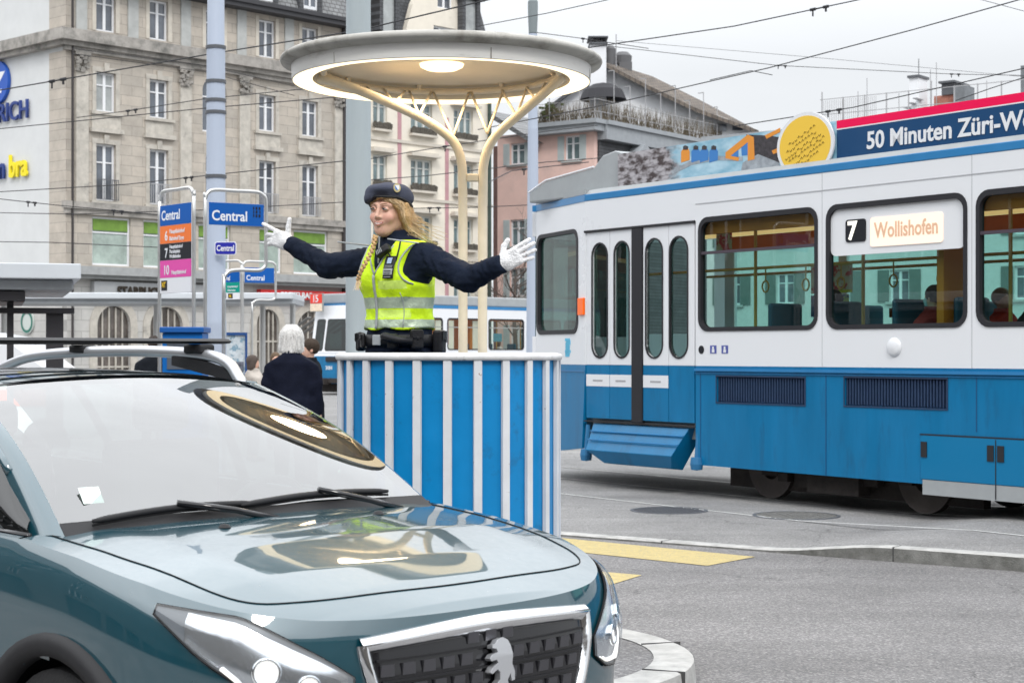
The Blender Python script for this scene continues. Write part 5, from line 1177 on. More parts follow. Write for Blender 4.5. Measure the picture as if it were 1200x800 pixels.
# front: raked, with windscreen
def ff(u, v, q): return (q+(max(0, v-1.4)*.16), u, v)
t = MB(); t.plate(rect(.0, 1.42, 2.2, 3.3), [rrect(.12, 1.55, 2.08, 2.82, .12)], ff, 0, .05); t.build('front_upper', m_tw, T2)
t = MB(); t.plate(rect(.0, .42, 2.2, 1.418), [], ff, -.03, .05); t.build('front_lower', m_tb, T2)
t = MB(); t.plate(rrect(.10, 1.53, 2.10, 2.84, .13), [rrect(.16, 1.6, 1.45, 2.78, .1), rrect(1.53, 1.6, 2.04, 2.78, .1)], ff, -.012, .04); wf = t.build('windscreen_frame', m_tw, T2)
t = MB(); t.plate(rrect(.14, 1.58, 2.06, 2.8, .1), [], ff, .005, .015); t.build('windscreen', glassmat('screen_dark', (.16, .24, .24), 1.7), wf, norm=False)
t = MB(); t.box(-.1, .35, 1.22, -.031, 1.25, 1.40); t.build('bumper', m_rub, T2, bevel=.03)
t = MB(); t.box(-.35, .2, .45, .1, 1.9, .62); t.box(-.55, .8, .40, -.2, 1.3, .6); t.box(.0, .1, .12, .3, 2.1, .42); t.build('coupler', m_under2, T2)
t = MB(); t.box(-.05, 1.45, 3.05, .02, 2.15, 3.72); sgn = t.build('route_sign', m_intw, T2)
t = MB(); t.box(-.056, 1.47, 3.36, -.0505, 2.13, 3.70); t.build('sign_face', mat('sign_red', (.72, .05, .03), .5), sgn)
t = MB(); t.box(-.056, 1.47, 3.07, -.0505, 2.13, 3.34); t.build('sign_face', mat('sign_cream', (.75, .62, .48), .5, var=.2, vscale=14), sgn)
FR = Euler((PI/2, 0, -PI/2))
text('lettering', '15', .36, m_tw, sgn, (-.06, 2.02, 3.41), FR, .002, .006)
text('lettering', '3084', .19, m_tw, T2, (-.036, 1.30, .93), FR, .002, .004)
t = MB(); t.box(0, .1, .62, 13.9, 2.1, .8); t.box(.3, 2.14, .4, 14, 2.2, 1.7); t.box(.3, 2.14, 2.85, 14, 2.2, 3.22); t.build('floor', m_intw, T2)
t = MB(); t.box(.5, .1, 2.95, 13.9, 2.1, 3.0); t.box(.5, .07, 2.78, 13.9, .12, 2.96); t.build('ceiling', m_int, T2)
t = MB(); t.box(.5, .5, 2.90, 13.9, .6, 2.945); t.box(.5, 1.6, 2.90, 13.9, 1.7, 2.945); t.build('light_strip', m_lamp, T2)
t = MB()
for k in range(9): xx = 1.2+k*1.4; t.tube([(xx, .5, .8), (xx, .5, 2.9)], .025, 6)
t.build('handrail', m_hand, T2)
for k in range(8):
    xx = 2.2+k*1.35; t = MB(); t.box(xx, .2, 1.1, xx+.4, .65, 1.2); t.box(xx, .2, 1.2, xx+.08, .65, 1.9); t.build('seat', m_seat, T2, bevel=.03)
t = MB(); t.box(7.55, .06, 1.98, 8.05, .07, 2.3); t.build('notice', mat('notice_blue', (.08, .22, .30), .5, var=.3, vscale=20), T2)
t = MB(); t.box(4.45, .3, .8, 4.6, 1.2, 2.9); t.box(6.5, .3, .8, 6.62, 1.2, 2.9); t.build('partition_post', MATS['partition_orange'], T2)
for xx in (1.6, 3.4, 9.5, 11.3):
    t = MB(); t.lathe([(0, -.05), (.33, -.05), (.33, .05), (0, .05)], (xx, .35, .36), 20, axis='y'); t.build('wheel', MATS['wheel_steel'], T2)
t = MB(); t.box(.6, .3, .2, 13, 1.9, .6); t.build('chassis', m_under2, T2)
# ================================================================== CAR IN THE FOREGROUND
m_paint = mat('teal_paint', (.001, .050, .072), .32, metal=.12, var=.03, vscale=30, coat=1.0)
m_paint.node_tree.nodes['Principled BSDF'].inputs['Coat IOR'].default_value = 2.15
m_plastic = mat('car_plastic', (.018, .018, .02), .55, bump=.15, bscale=400); m_gloss = mat('gloss_black', (.008, .008, .01), .12, coat=.6)
m_chrome = mat('chrome', (.80, .81, .82), .10, metal=1.0, var=.03, vscale=20); m_alu = mat('satin_silver', (.52, .53, .55), .35, metal=.7)
m_wsg = glassmat('windscreen_glass', (.50, .60, .56), 3.1); m_sideg = glassmat('privacy_glass', (.12, .14, .14), 1.8)
m_cabin = mat('cabin_dark', (.055, .055, .06), .85); m_tyre = mat('tyre', (.02, .02, .021), .8, bump=.3, bscale=60)
m_seam = mat('car_seam', (.004, .004, .005), .8); m_hlg = glassmat('headlamp_glass', (.93, .95, .97), 1.75)
m_refl = mat('lamp_reflector', (.72, .74, .76), .16, metal=.9); m_drl = mat('lamp_lit', (1, 1, 1), .4, emit=(1, .93, .82), es=.9)
def interp(x, tab):
    if x <= tab[0][0]: return tab[0][1]
    for (a, fa), (b, fb) in zip(tab, tab[1:]):
        if x <= b:
            u = (x-a)/(b-a); return fa+(fb-fa)*u
    return tab[-1][1]
CP = 2.9; CL = .76
def c_nose(v): return interp(v, [(0, -.12), (.15, -.05), (.35, -.01), (.6, .0), (.8, -.01), (1, -.035)])
def c_wid(v, x): return interp(v, [(0, .83), (.2, .865), (.55, .87), (.8, .866), (.93, .85), (1, .815)])
def c_top(x, y=0):
    return interp(-x, [(.03, .846), (.12, .858), (.22, .880), (.35, .910), (.5, .942), (.8, .986), (1.1, 1.014), (1.5, 1.02), (3.7, 1.08)])
def c_S(q, v, off=0.):
    """car skin: q runs from the middle of the nose (0) round the corner (.4) and down the side (1)"""
    def raw(q, v):
        n_ = c_nose(v); w_ = c_wid(v, 0)
        if q < .4:
            ph = q/.4*PI/2; x = n_-CL*(1-math.cos(ph)**(2/CP)) if ph < PI/2-1e-9 else n_-CL; y = w_*math.sin(ph)**(2/CP)
        else:
            u = (q-.4)/.6; x = n_-CL+(-3.75-(n_-CL))*u; y = w_*(1-.05*u**3)
        zt = c_top(x); z = .2+(zt-.2)*v
        return Vector((x, y, z))
    p = raw(q, v)
    if off:
        a = raw(min(1, q+.004), v)-raw(max(0, q-.004), v); b = raw(q, min(1, v+.02))-raw(q, max(0, v-.02)); n_ = a.cross(b).normalized()
        if n_.x*1+n_.y*1 < 0: n_ = -n_
        p = p+n_*off
    return p
def c_at(y, z, off=0.):
    """front skin at |y| and height z"""
    s = 1 if y >= 0 else -1; ya = abs(y); v = .5
    q = .1
    for _ in range(6):
        w_ = c_wid(v, 0); ph = math.asin(min(.9999, (min(ya, w_*.999)/w_))**(CP/2)); q = ph/(PI/2)*.4
        x = c_S(q, v).x; v = min(1, max(0, (z-.2)/(c_top(x)-.2)))
    p = c_S(q, v, off); return Vector((p.x, p.y*s, p.z))
def c_hood_z(x, y):
    n1 = c_nose(1); 
    if x > n1-CL:
        s = max(0, min(1, (n1-x)/CL)); ph = math.acos(max(0, min(1, (1-s)))**(CP/2)); w_ = c_wid(1, 0)*math.sin(ph)**(2/CP)
    else: w_ = c_wid(1, 0)*(1-.05*(((n1-CL)-x)/2.9)**3)
    b = min(1, abs(y)/max(w_, 1e-3)); ze = c_top(x)
    zc = interp(-x, [(.035, .846), (.07, .868), (.12, .886), (.2, .914), (.35, .957), (.6, 1.008), (.85, 1.034), (1.0, 1.044), (1.3, 1.055)])
    z = ze+(zc-ze)*(1-b**2.6)
    cr = .58-.12*(x+1.0)*0+.0; yc_ = .50+.10*(-x)   # soft crease
    z += .006*math.exp(-((abs(y)-yc_)/.07)**2)*min(1, max(0, (-x-.12)/.3))*(1 if b < 1 else 0)*(1-b)**.3
    return z, w_
def c_hood(q, b):
    p = c_S(q, 1); z, w_ = c_hood_z(p.x, b*p.y); return Vector((p.x, b*p.y, z))
WCX = -.83; WCX2 = -3.37
def make_car(CAR, paint, full=True):
    cond = lambda c: not (abs(c.y) > .55 and ((c.x-WCX)**2+(c.z-.33)**2 < .395**2 or (c.x-WCX2)**2+(c.z-.34)**2 < .40**2))
    t = MB(); qn = 150
    for s in (1, -1): t.grid(lambda u, v: tuple(Vector((c_S(u, v).x, s*c_S(u, v).y, c_S(u, v).z))), qn, 22, cond)
    t.build('body', paint, CAR, smooth=True)
    t = MB(); qmax = .4+.6*((-.84+1.16)/(-.84+3.75))
    t.grid(lambda u, b: tuple(c_hood(u*qmax, 2*b-1)), 70, 44); t.build('bonnet', paint, CAR, smooth=True)
    # seams of the bonnet
    def hp(x, y, dz=.0012): return (x, y, c_hood_z(x, y)[0]+dz)
    for s in (1, -1):
        t = MB(); pts = [(-1.13, .735), (-1.0, .738), (-.85, .735), (-.7, .728), (-.58, .715), (-.45, .70), (-.33, .675), (-.25, .62), (-.205, .52), (-.18, .40), (-.165, .25), (-.155, .1), (-.153, 0)]
        t.tube([hp(x, s*y) for x, y in smooth2(pts)], .0022, 5); t.build('bonnet_gap', m_seam, CAR)
    # windscreen and cowl
    def ws(u, b):
        y0 = .715*b; y1 = .575*b; bot = Vector((-.965-.075*b*b, y0, 1.030-.012*b*b)); top = Vector((-1.80-.08*b*b, y1, 1.468-.035*b*b)); p = bot.lerp(top, u)
        k = math.sin(PI*u)*.042; return tuple(p+Vector((.5*k, 0, .87*k)))
    t = MB(); t.grid(lambda u, v: ws(u, 2*v-1), 24, 32); t.build('windscreen', m_wsg, CAR, smooth=True)
    t = MB(); t.grid(lambda u, v: tuple(Vector(ws(-.05+u*.11, (2*v-1)*1.0))+Vector((.0, 0, .003))), 3, 32); t.build('cowl', m_plastic, CAR, smooth=True)
    t = MB(); t.grid(lambda u, v: tuple(Vector(ws(.988+u*.012, (2*v-1)))+Vector((.0, 0, .003))), 2, 32); t.build('header_band', m_gloss, CAR, smooth=True)
    # roof
    def rf(u, b):
        x = -1.795-2.155*u-.08*b*b*(1-u); w_ = .575+.03*math.sin(PI*min(1, u*1.3))-.05*u; z = 1.462+.045*math.sin(PI*min(1, u*.9+.08))-.04*u; return (x, b*w_, z-.042*abs(b)**2.4)
    t = MB(); t.grid(lambda u, v: rf(u, 2*v-1), 30, 32); t.build('roof', paint, CAR, smooth=True)
    t = MB(); t.grid(lambda u, v: tuple(Vector(rf(.13+u*.68, (2*v-1)*.80))+Vector((0, 0, .003))), 20, 20); t.build('glass_roof', m_gloss, CAR, smooth=True)
    t = MB(); t.tube([tuple(Vector(rf(.055, b/10))+Vector((0, 0, .002))) for b in range(-9, 10)], .003, 4); t.build('roof_gap', m_seam, CAR)
    # pillars, side glass
    for s in (1, -1):
        def edge(u): a = Vector(ws(u, s)); return a
        t = MB()
        def pil(u, v):
            a = edge(u); out_ = Vector((-.055-.05*(1-u), s*(.045-.012*u), -.018)); p = a+out_*v; p.z += .012*math.sin(PI*v); p.y += s*.010*math.sin(PI*v); return tuple(p)
        t.grid(pil, 20, 6); t.build('front_pillar', paint, CAR, smooth=True)
        def sg(u, v):
            x0 = -1.13-2.57*u; bot = Vector((x0, s*(.775+.03*min(1, u*3)-.02*u), c_top(x0)-.005)); ut = (min(1, max(0, u*1.0))); tp_ = rf(max(0, (-(x0)-1.80-.0)/2.15) if x0 < -1.8 else 0, s)
            if x0 > -1.86:
                k = (x0+1.13)/(-.73); top = Vector(ws(min(1, .13+k*.87), s))+Vector((-.06, s*.03, -.018))
            else: top = Vector(tp_)+Vector((0, s*.008, -.012)); top.x = x0
            return tuple(bot.lerp(top, v)+Vector((0, s*.015*math.sin(PI*v), 0)))
        t = MB(); t.grid(sg, 40, 8); t.build('side_glass', m_sideg, CAR, smooth=True)
        t = MB(); t.tube([tuple(Vector(sg(u/40, 1))+Vector((0, s*.004, .004))) for u in range(3, 40)], .017, 6); t.build('window_trim', paint, CAR, smooth=True)
        t = MB(); t.tube([tuple(Vector(sg(u/20, 0))+Vector((0, s*.004, .008))) for u in range(0, 20)], .011, 6); t.build('waist_trim', m_gloss, CAR, smooth=True)
        for uu in (.42, .78):
            t = MB(); t.grid(lambda u, v: tuple(Vector(sg(uu+.03*u, v))+Vector((0, s*.004, 0))), 2, 6); t.build('pillar', m_gloss, CAR, smooth=True)
        # upper shoulder between bonnet/body edge and glass
        t = MB(); t.grid(lambda u, v: tuple(Vector((-1.13-2.6*u, s*(.815*(1-.05*(u*.9+.1)**3)-(.045)*v), c_top(-1.13-2.6*u)+.004*math.sin(PI*v)))), 30, 3); t.build('shoulder', paint, CAR, smooth=True)
        # door lines
        t = MB(); 
        for xx in (-1.30, -2.28):
            pts = []
            for k in range(16):
                v = .12+.86*k/15; q = .4
                lo_, hi_ = .4, 1.
                for _ in range(20):
                    q = (lo_+hi_)/2; 
                    if c_S(q, v).x > xx: lo_ = q
                    else: hi_ = q
                p = c_S(q, v); pts.append((p.x, s*(p.y+.001), p.z))
            t.tube(pts, .003, 4)
        t.build('door_gap', m_seam, CAR)
        t = MB(); t.box(-1.95, s*.868-.012, .86, -1.77, s*.868+.03*s, .885); t.build('door_handle', paint, CAR, bevel=.008)
        # mirror
        t = MB(); t.lathe([(0, -.085), (.05, -.08), (.085, -.05), (.095, 0), (.08, .05), (.04, .075), (0, .08)], (0, 0, 0), 20, axis='x')
        o = t.build('mirror', paint, CAR, smooth=True); o.location = (-1.74, s*.93, 1.07); o.scale = (.8, 1.25, .85)
        t = MB(); t.box(-1.77, min(s*.78, s*.88), 1.02, -1.71, max(s*.78, s*.88), 1.06); t.build('mirror_arm', m_gloss, CAR)
        # roof rail: silver, with raked front foot
        rp = [(-1.92, .555, 1.425), (-1.97, .565, 1.460), (-2.03, .57, 1.505), (-2.14, .572, 1.535), (-2.35, .575, 1.549), (-2.7, .575, 1.556), (-3.1, .565, 1.552), (-3.45, .55, 1.535), (-3.65, .54, 1.50), (-3.78, .53, 1.46)]
        t = MB(); pp = smoothpath([(x, s*y, z) for x, y, z in rp], 4); t.tube(pp, [.023 if 1 < i < len(pp)-2 else .017 for i in range(len(pp))], 10); t.build('roof_rail', m_alu, CAR, smooth=True)
        t = MB(); t.plate([(-1.92, 1.43), (-2.05, 1.49), (-2.2, 1.52), (-2.4, 1.535), (-2.4, 1.50), (-2.2, 1.47)], [], lambda u, v, q: (u, s*.565+q, v), -.01, .01); t.build('rail_foot', m_plastic, CAR)
    for xx in (-2.24, -3.1):
        t = MB(); t.plate([(xx-.045, 1.592), (xx-.02, 1.584), (xx+.03, 1.586), (xx+.045, 1.594), (xx+.02, 1.604), (xx-.02, 1.605)], [], lambda u, v, q: (u, q, v), -.70, .70); cb_ = t.build('cross_bar', m_plastic, CAR, auto=35)
        for s in (1, -1):
            t = MB(); t.box(xx-.06, s*.575-.035, 1.545, xx+.06, s*.575+.035, 1.583); t.build('bar_clamp', m_plastic, cb_, bevel=.01)
    # grille
    def gpt(y, z, off): return tuple(c_at(y, z, off))
    def gtop(y): return .829-.023*(abs(y)/.41)**1.6
    def gw(z): return .415-.10*max(0, (.78-z)/.26)**1.7
    t = MB(); t.grid(lambda u, v: gpt((2*u-1)*gw(.52+v*(.30)), min(.52+v*.30, gtop((2*u-1)*.41)-.01), .004), 40, 14); gr_ = t.build('grille', m_gloss, CAR, smooth=True)
    t = MB()
    for r_ in range(5):
        z = .555+r_*.054
        for k in range(-9, 10):
            y = (k+(.5 if r_ % 2 else 0))*.066
            if abs(y) > gw(z)-.035 or z+.02 > gtop(y)-.035: continue
            if r_ in (2, 3) and abs(y) < .06: continue
            a = [gpt(y-.021, z-.014, .007), gpt(y+.021, z-.014, .007), gpt(y+.019, z+.016, .014), gpt(y-.019, z+.016, .014), gpt(y-.021, z-.014, .003), gpt(y+.021, z-.014, .003), gpt(y+.019, z+.016, .003), gpt(y-.019, z+.016, .003)]
            t.add(a, [(0, 1, 2, 3), (0, 4, 5, 1), (1, 5, 6, 2), (2, 6, 7, 3), (3, 7, 4, 0)])
    t.build('grille_mesh', mat('grille_tile', (.10, .10, .11), .3, metal=.6), gr_)
    t = MB()
    for r_ in range(5): z = .528+r_*.054; t.tube([gpt(y/20*(gw(z)), min(z, gtop(y/20*.41)-.03), .008) for y in range(-19, 20)], .004, 4)
    t.build('grille_bar', m_plastic, gr_)
    # chrome surround: wide upper bar and side legs
    def band(pc, name):
        t = MB(); vs = []
        for (y, z, wy, wz, o) in pc:
            vs += [gpt(y, z, o+.004), gpt(y+wy*.5, z+wz*.5, o+.022), gpt(y+wy, z+wz, o+.004), gpt(y+wy, z+wz, -.01), gpt(y, z, -.01)]
        n_ = len(pc); t.add(vs, [(5*i+j, 5*i+(j+1) % 5, 5*(i+1)+(j+1) % 5, 5*(i+1)+j) for i in range(n_-1) for j in range(5)]); return t.build(name, m_chrome, gr_, smooth=True)
    band([(y/30*.43, gtop(y/30*.43)-.040-.014*(1-abs(y)/30), 0, .042+.014*(1-abs(y)/30), .003) for y in range(-30, 31)], 'chrome_bar')
    for s in (1, -1): band([(s*(gw(.52+k*.27/16)-.012), .52+k*.27/16-.004, s*.038, 0, .003) for k in range(17)], 'chrome_side')
    # emblem: upright animal crest in satin metal
    lion = [(-.010, -.075), (.020, -.075), (.016, -.055), (.030, -.035), (.034, -.060), (.048, -.058), (.050, -.030), (.040, -.005), (.046, .022), (.040, .048), (.030, .066), (.010, .076), (-.014, .072), (-.026, .060), (-.040, .058), (-.042, .048), (-.024, .044), (-.020, .034), (-.046, .030), (-.058, .020), (-.052, .012), (-.028, .014), (-.022, .004), (-.048, -.008), (-.060, -.022), (-.050, -.028), (-.026, -.016), (-.016, -.026), (-.018, -.050), (-.036, -.062), (-.034, -.074)]
    t = MB(); t.plate([(a*.86, b*.86) for a, b in lion], [], lambda u, v, q: gpt(u+.012, .695+v, q), .034, .012); t.build('emblem', m_alu, gr_, bevel=.003)
    # headlamps
    for s in (1, -1):
        # corner outline in (q, z) : swept-back lamp
        def hl(u, v, off):
            y = .46+(.800-.46)*u
            x_guess = c_at(y*.99, .8).x
            zt = interp(u, [(0, .712), (.25, .768), (.5, .818), (.75, .862), (1, .893)]); zb = interp(u, [(0, .655), (.2, .615), (.45, .605), (.7, .665), (.88, .77), (1, .872)])
            q = .4*(math.asin(min(.9999, (y/.872))**(CP/2))/(PI/2)); q = q+.06*max(0, u-.8)/.2*.6
            z = zb+(zt-zb)*v; x = c_S(q, .9).x; vv = (z-.2)/(c_top(x)-.2); p = c_S(q, min(.995, vv), off); return Vector((p.x, s*p.y, p.z))
        t = MB(); t.grid(lambda u, v: tuple(hl(u, v, .004)), 24, 10); h_ = t.build('headlamp', mat('lamp_housing', (.16, .17, .18), .3), CAR, smooth=True)
        t = MB(); t.grid(lambda u, v: tuple(hl(.05+.87*u, .08+.84*v, .0065+.010*math.sin(PI*u)*math.sin(PI*v))), 20, 8); t.build('reflector', m_refl, h_, smooth=True)
        for (uu, vv, r_) in ((.34, .5, .030), (.60, .50, .036)):
            c = hl(uu, vv, .012); n_ = (hl(uu, vv, .03)-c).normalized(); qd = n_.to_track_quat('Z', 'Y').to_matrix().to_4x4(); T = Matrix.Translation(c) @ qd
            t = MB(); t2 = MB(); t2.lathe([(r_*1.0, .0), (r_*1.08, .008), (r_*.92, .014), (r_*.8, .004)], n=28); t2.v = [tuple(T @ Vector(p)) for p in t2.v]; t2.build('lamp_ring', m_chrome, h_, smooth=True)
            t2 = MB(); t2.lathe([(0, .011), (r_*.35, .0095), (r_*.78, .004)], n=28); t2.v = [tuple(T @ Vector(p)) for p in t2.v]; t2.build('lens', m_drl if uu < .5 or True else m_refl, h_, smooth=True)
        t = MB(); t.tube([tuple(hl(.12+.06*k*.9, .10, .012)) for k in range(14)], .005, 5); t.build('light_strip', m_drl, h_, smooth=True)
        t = MB(); t.grid(lambda u, v: tuple(hl(.0+u, v, .011+.022*(math.sin(PI*min(1, max(0, u)))**.5)*math.sin(PI*v)**.5)), 24, 10); t.build('lamp_cover', m_hlg, h_, smooth=True)
        t = MB(); t.tube([tuple(hl(u/20, 0, .006)) for u in range(21)]+[tuple(hl(1-u/20, 1, .006)) for u in range(21)], .0035, 5, closed=True); t.build('lamp_gap', m_seam, h_)
        # lower bumper intake and side light
        t = MB(); t.grid(lambda u, v: tuple(Vector(c_at(s*(.52+.2*u), .36+.12*v, .004))), 8, 4); t.build('side_intake', m_plastic, CAR, smooth=True)
        # wheel arches, wheels
        for wx in (WCX, WCX2):
            t = MB(); pts = []; k_ = 26
            for k in range(k_+1):
                a = R(-12+204*k/k_); pts.append(a)
            vs = []
            for a in pts:
                for (r_, yy) in ((.375, .84), (.38, .885), (.41, .893), (.438, .885), (.445, .855)): vs.append((wx+r_*math.cos(a), s*yy, .34+r_*math.sin(a)))
            t.add(vs, [(5*i+j, 5*i+j+1, 5*(i+1)+j+1, 5*(i+1)+j) for i in range(k_) for j in range(4)]); t.build('arch_trim', m_plastic, CAR, smooth=True)
            t = MB(); t.lathe([(.40, -.28), (.40, .0)], (wx, s*.84-(.0 if s > 0 else -.28)-.0 if s > 0 else -.56, .34), 30, axis='y')
            t.build('wheel_housing', m_seam, CAR, norm=False)
            wy = s*.76; t = MB(); t.lathe([(.0, -.08), (.2, -.10), (.30, -.105), (.335, -.09), (.345, 0), (.335, .09), (.30, .105), (.235, .10), (.225, .08)], (wx, wy, .345), 40, axis='y'); wh = t.build('tyre', m_tyre, CAR, auto=40)
            t = MB(); t.lathe([(.225, .08*s), (.215, .04*s), (.05, .05*s), (.0, .06*s)], (wx, wy, .345), 40, axis='y'); rim_ = t.build('rim', m_alu, wh, auto=30)
            t = MB()
            for k in range(5):
                T = Matrix.Translation((wx, wy+s*.09, .345)) @ Matrix.Rotation(2*PI*k/5, 4, 'Y'); t.box(-.022, -.012, .03, .022, .012, .22, T)
            t.build('spoke', m_alu, rim_)
    t = MB(); t.grid(lambda u, v: tuple(c_at((2*u-1)*.42, .30+.13*v, .004)), 20, 5); t.build('lower_intake', m_plastic, CAR, smooth=True)
    t = MB(); t.plate(rrect(-.26, .44, .26, .55, .012), [], lambda u, v, q: (.01+q, u, v), .012, .0); t.build('number_plate', m_tw, CAR)
    # tail: closes the body
    t = MB(); rear = [c_S(1, v/8) for v in range(9)]
    vs = []
    for p in rear: vs += [(p.x, p.y, p.z), (p.x-.28, p.y*.82, p.z), (p.x-.36, 0, p.z), (p.x-.28, -p.y*.82, p.z), (p.x, -p.y, p.z)]
    t.add(vs, [(5*i+j, 5*i+j+1, 5*(i+1)+j+1, 5*(i+1)+j) for i in range(8) for j in range(4)]); t.build('tail', paint, CAR, smooth=True)
    p = rear[-1]; rr_ = [rf(1, b) for b in (-1, -.5, 0, .5, 1)]
    bb = [(p.x, -p.y, p.z), (p.x-.28, -p.y*.82, p.z), (p.x-.36, 0, p.z), (p.x-.28, p.y*.82, p.z), (p.x, p.y, p.z)]
    t = MB(); t.add(rr_+bb, [(i, i+1, 6+i, 5+i) for i in range(4)]); t.build('rear_screen', m_sideg, CAR, smooth=True)
    # cabin
    t = MB(); t.box(-3.6, -.7, .5, -1.15, .7, .62); t.build('cabin_floor', m_cabin, CAR)
    t = MB(); t.grid(lambda u, v: (-.98-.42*u, (2*v-1)*.66, 1.0+.01*math.sin(PI*u)-.05*u), 6, 8); t.box(-1.45, -.66, .6, -1.40, .66, .94); t.build('dashboard', mat('dashboard', (.11, .115, .115), .8), CAR, smooth=False)
    for yy in (-.36, .36):
        t = MB(); t.box(-2.15, yy-.24, .62, -1.65, yy+.24, .82); t.box(-2.25, yy-.23, .8, -2.10, yy+.23, 1.22); t.box(-2.22, yy-.12, 1.25, -2.14, yy+.12, 1.38); t.build('seat', m_cabin, CAR, bevel=.04)
    t = MB(); t.tube([(-1.55+.08*math.sin(2*PI*k/24), .36+.18*math.cos(2*PI*k/24), .95+.16*math.sin(2*PI*k/24)) for k in range(24)], .014, 6, closed=True); t.build('steering_wheel', m_plastic, CAR, smooth=True)
    t = MB(); 
    # wipers
    def wsp(u, b, o=.012): return Vector(ws(u, b))+Vector((.5*o, 0, .87*o))
    for (b0, b1, uo) in ((-.88, -.10, .035), (-.18, .74, .05)):
        n_ = 14; t = MB(); pts = [wsp(uo+.02*math.sin(PI*k/n_)+.02*(k/n_), b0+(b1-b0)*k/n_, .020) for k in range(n_+1)]
        t.tube(pts, [.006]+[.010]*(n_-1)+[.006], 6); wb = t.build('wiper', m_plastic, CAR, smooth=True)
        t = MB(); t.tube([p-Vector((.0, 0, .012)) for p in pts], .005, 4); t.build('wiper_blade', m_seam, wb)
        mid = pts[n_//2]; t = MB(); t.tube([wsp(-.03, b1*.9+.05, .02), wsp(.01, (b0+b1)/2+.25, .035), mid+Vector((.004, 0, .014))], .011, 6); t.build('wiper_arm', m_gloss, wb, smooth=True)
    return CAR
def smooth2(pts): return [(p.x, p.y) for p in smoothpath([(x, y, 0) for x, y in pts], 4)]
CAR = thing('car', 'dark teal compact car with silver roof rails and roof bars, driving past in the foreground', 'car', (-.05, 4.7, 0), R(-45))
make_car(CAR, m_paint)
# stickers behind the windscreen, washer jet
t = MB(); t.add([(-1.13, -.60, 1.10), (-1.13, -.53, 1.10), (-1.18, -.52, 1.145), (-1.18, -.59, 1.145)], [(0, 1, 2, 3)]); 
for k in (0,):
    o = t.build('sticker', mat('sticker_white', (.75, .85, .80), .5), CAR, norm=False)
for s in (1, -1):
    t = MB(); t.lathe([(0, .012), (.012, .010), (.02, .0)], (-.84, s*.30, c_hood_z(-.84, .3)[0]), 12); t.build('washer_jet', m_plastic, CAR, smooth=True)
# ================================================================== POLICE OFFICER
m_skin = mat('skin', (.66, .40, .30), .45, var=.05, vscale=12, bump=.06, bscale=260); MATS['skin'].node_tree.nodes['Principled BSDF'].inputs['Subsurface Weight'].default_value = .12
MATS['skin'].node_tree.nodes['Principled BSDF'].inputs['Subsurface Radius'].default_value = (.01, .004, .002)
m_cheek = mat('skin_rosy', (.66, .36, .275), .45, var=.05, vscale=12)
m_lip = mat('lips', (.50, .21, .18), .4); m_teeth = mat('teeth', (.80, .77, .70), .3); m_brow = mat('brow_hair', (.20, .11, .05), .8)
m_eye = mat('eye_white', (.27, .22, .20), .5); m_iris = mat('iris', (.05, .055, .05), .15); m_lash = mat('lash', (.03, .02, .018), .8)
m_hair = mat('blond_hair', (.52, .33, .15), .55, var=.45, vscale=9, stretch=(30, 30, 2.5), bump=.5, bscale=130); m_hairl = mat('blond_strand', (.78, .60, .37), .5, var=.25, vscale=30)
def clothmat(name, c, var=.12, b=.35, fine=900): return mat(name, c, .85, var=var, vscale=9, bump=b, bscale=55, spec=.1)
m_jack = mat('navy_jacket', (.009, .014, .028), .85, var=.2, vscale=7, bump=.4, bscale=38, spec=.12); m_trou = clothmat('navy_trousers', (.012, .014, .028))
m_vest = mat('vest_lime', (.60, .86, .012), .6, var=.05, vscale=10, bump=.35, bscale=26); b_ = m_vest.node_tree.nodes['Principled BSDF']
m_vesth = mat('vest_lime_light', (.66, .88, .16), .6, var=.05, vscale=10, bump=.3, bscale=30)
m_reft = mat('reflective_tape', (.42, .50, .38), .35, metal=.25, var=.12, vscale=14, bump=.4, bscale=30); m_pip = mat('grey_piping', (.33, .35, .36), .5)
m_glove = mat('white_glove', (.80, .80, .81), .8, var=.04, vscale=18, bump=.6, bscale=120); m_black = mat('black_leather', (.012, .012, .014), .45, bump=.2, bscale=120)
m_beret = mat('beret_felt', (.080, .088, .122), .95, spec=.1, var=.15, vscale=8, bump=.4, bscale=220)

OX, OY, OZ = -.541, 8.20, .632; ORZ = R(-40)
OFF = thing('person', 'police officer in lime vest, beret and white gloves, arms spread, inside the blue stand', 'person', (OX, OY, OZ), ORZ)
ca, sa = math.cos(ORZ), math.sin(ORZ)
def wl(px, py, Y):
    p = P(px, py, Y); dx_, dy_ = p.x-OX, p.y-OY; return Vector((dx_*ca+dy_*sa, -dx_*sa+dy_*ca, p.z-OZ))
def wdir(x, y, z): return Vector((x*ca+y*sa, -x*sa+y*ca, z))
TA = [(0.7, .175), (.90, .178), (1.0, .166), (1.1, .150), (1.2, .156), (1.3, .168), (1.38, .172), (1.43, .140), (1.47, .085), (1.52, .06), (1.6, .05)]
TB = [(0.7, .12), (.90, .13), (1.0, .118), (1.1, .108), (1.2, .116), (1.28, .120), (1.36, .112), (1.43, .085), (1.47, .07), (1.52, .06), (1.6, .05)]
def tors(X, Y, Z, off=0.):
    a = np.interp(Z, *zip(*TA))+off; b = np.interp(Z, *zip(*TB))+off; r = np.sqrt((X/a)**2+(Y/b)**2)
    d = (r-1)*np.minimum(a, b); d = smin(d, ell(X, Y, Z, (.072, -.075, 1.27), (.062+off, .055+off, .07+off)), .05); return smin(d, ell(X, Y, Z, (-.072, -.075, 1.27), (.062+off, .055+off, .07+off)), .05)
RS = np.array((-.178, .005, 1.365)); LS = np.array((.178, .005, 1.365))
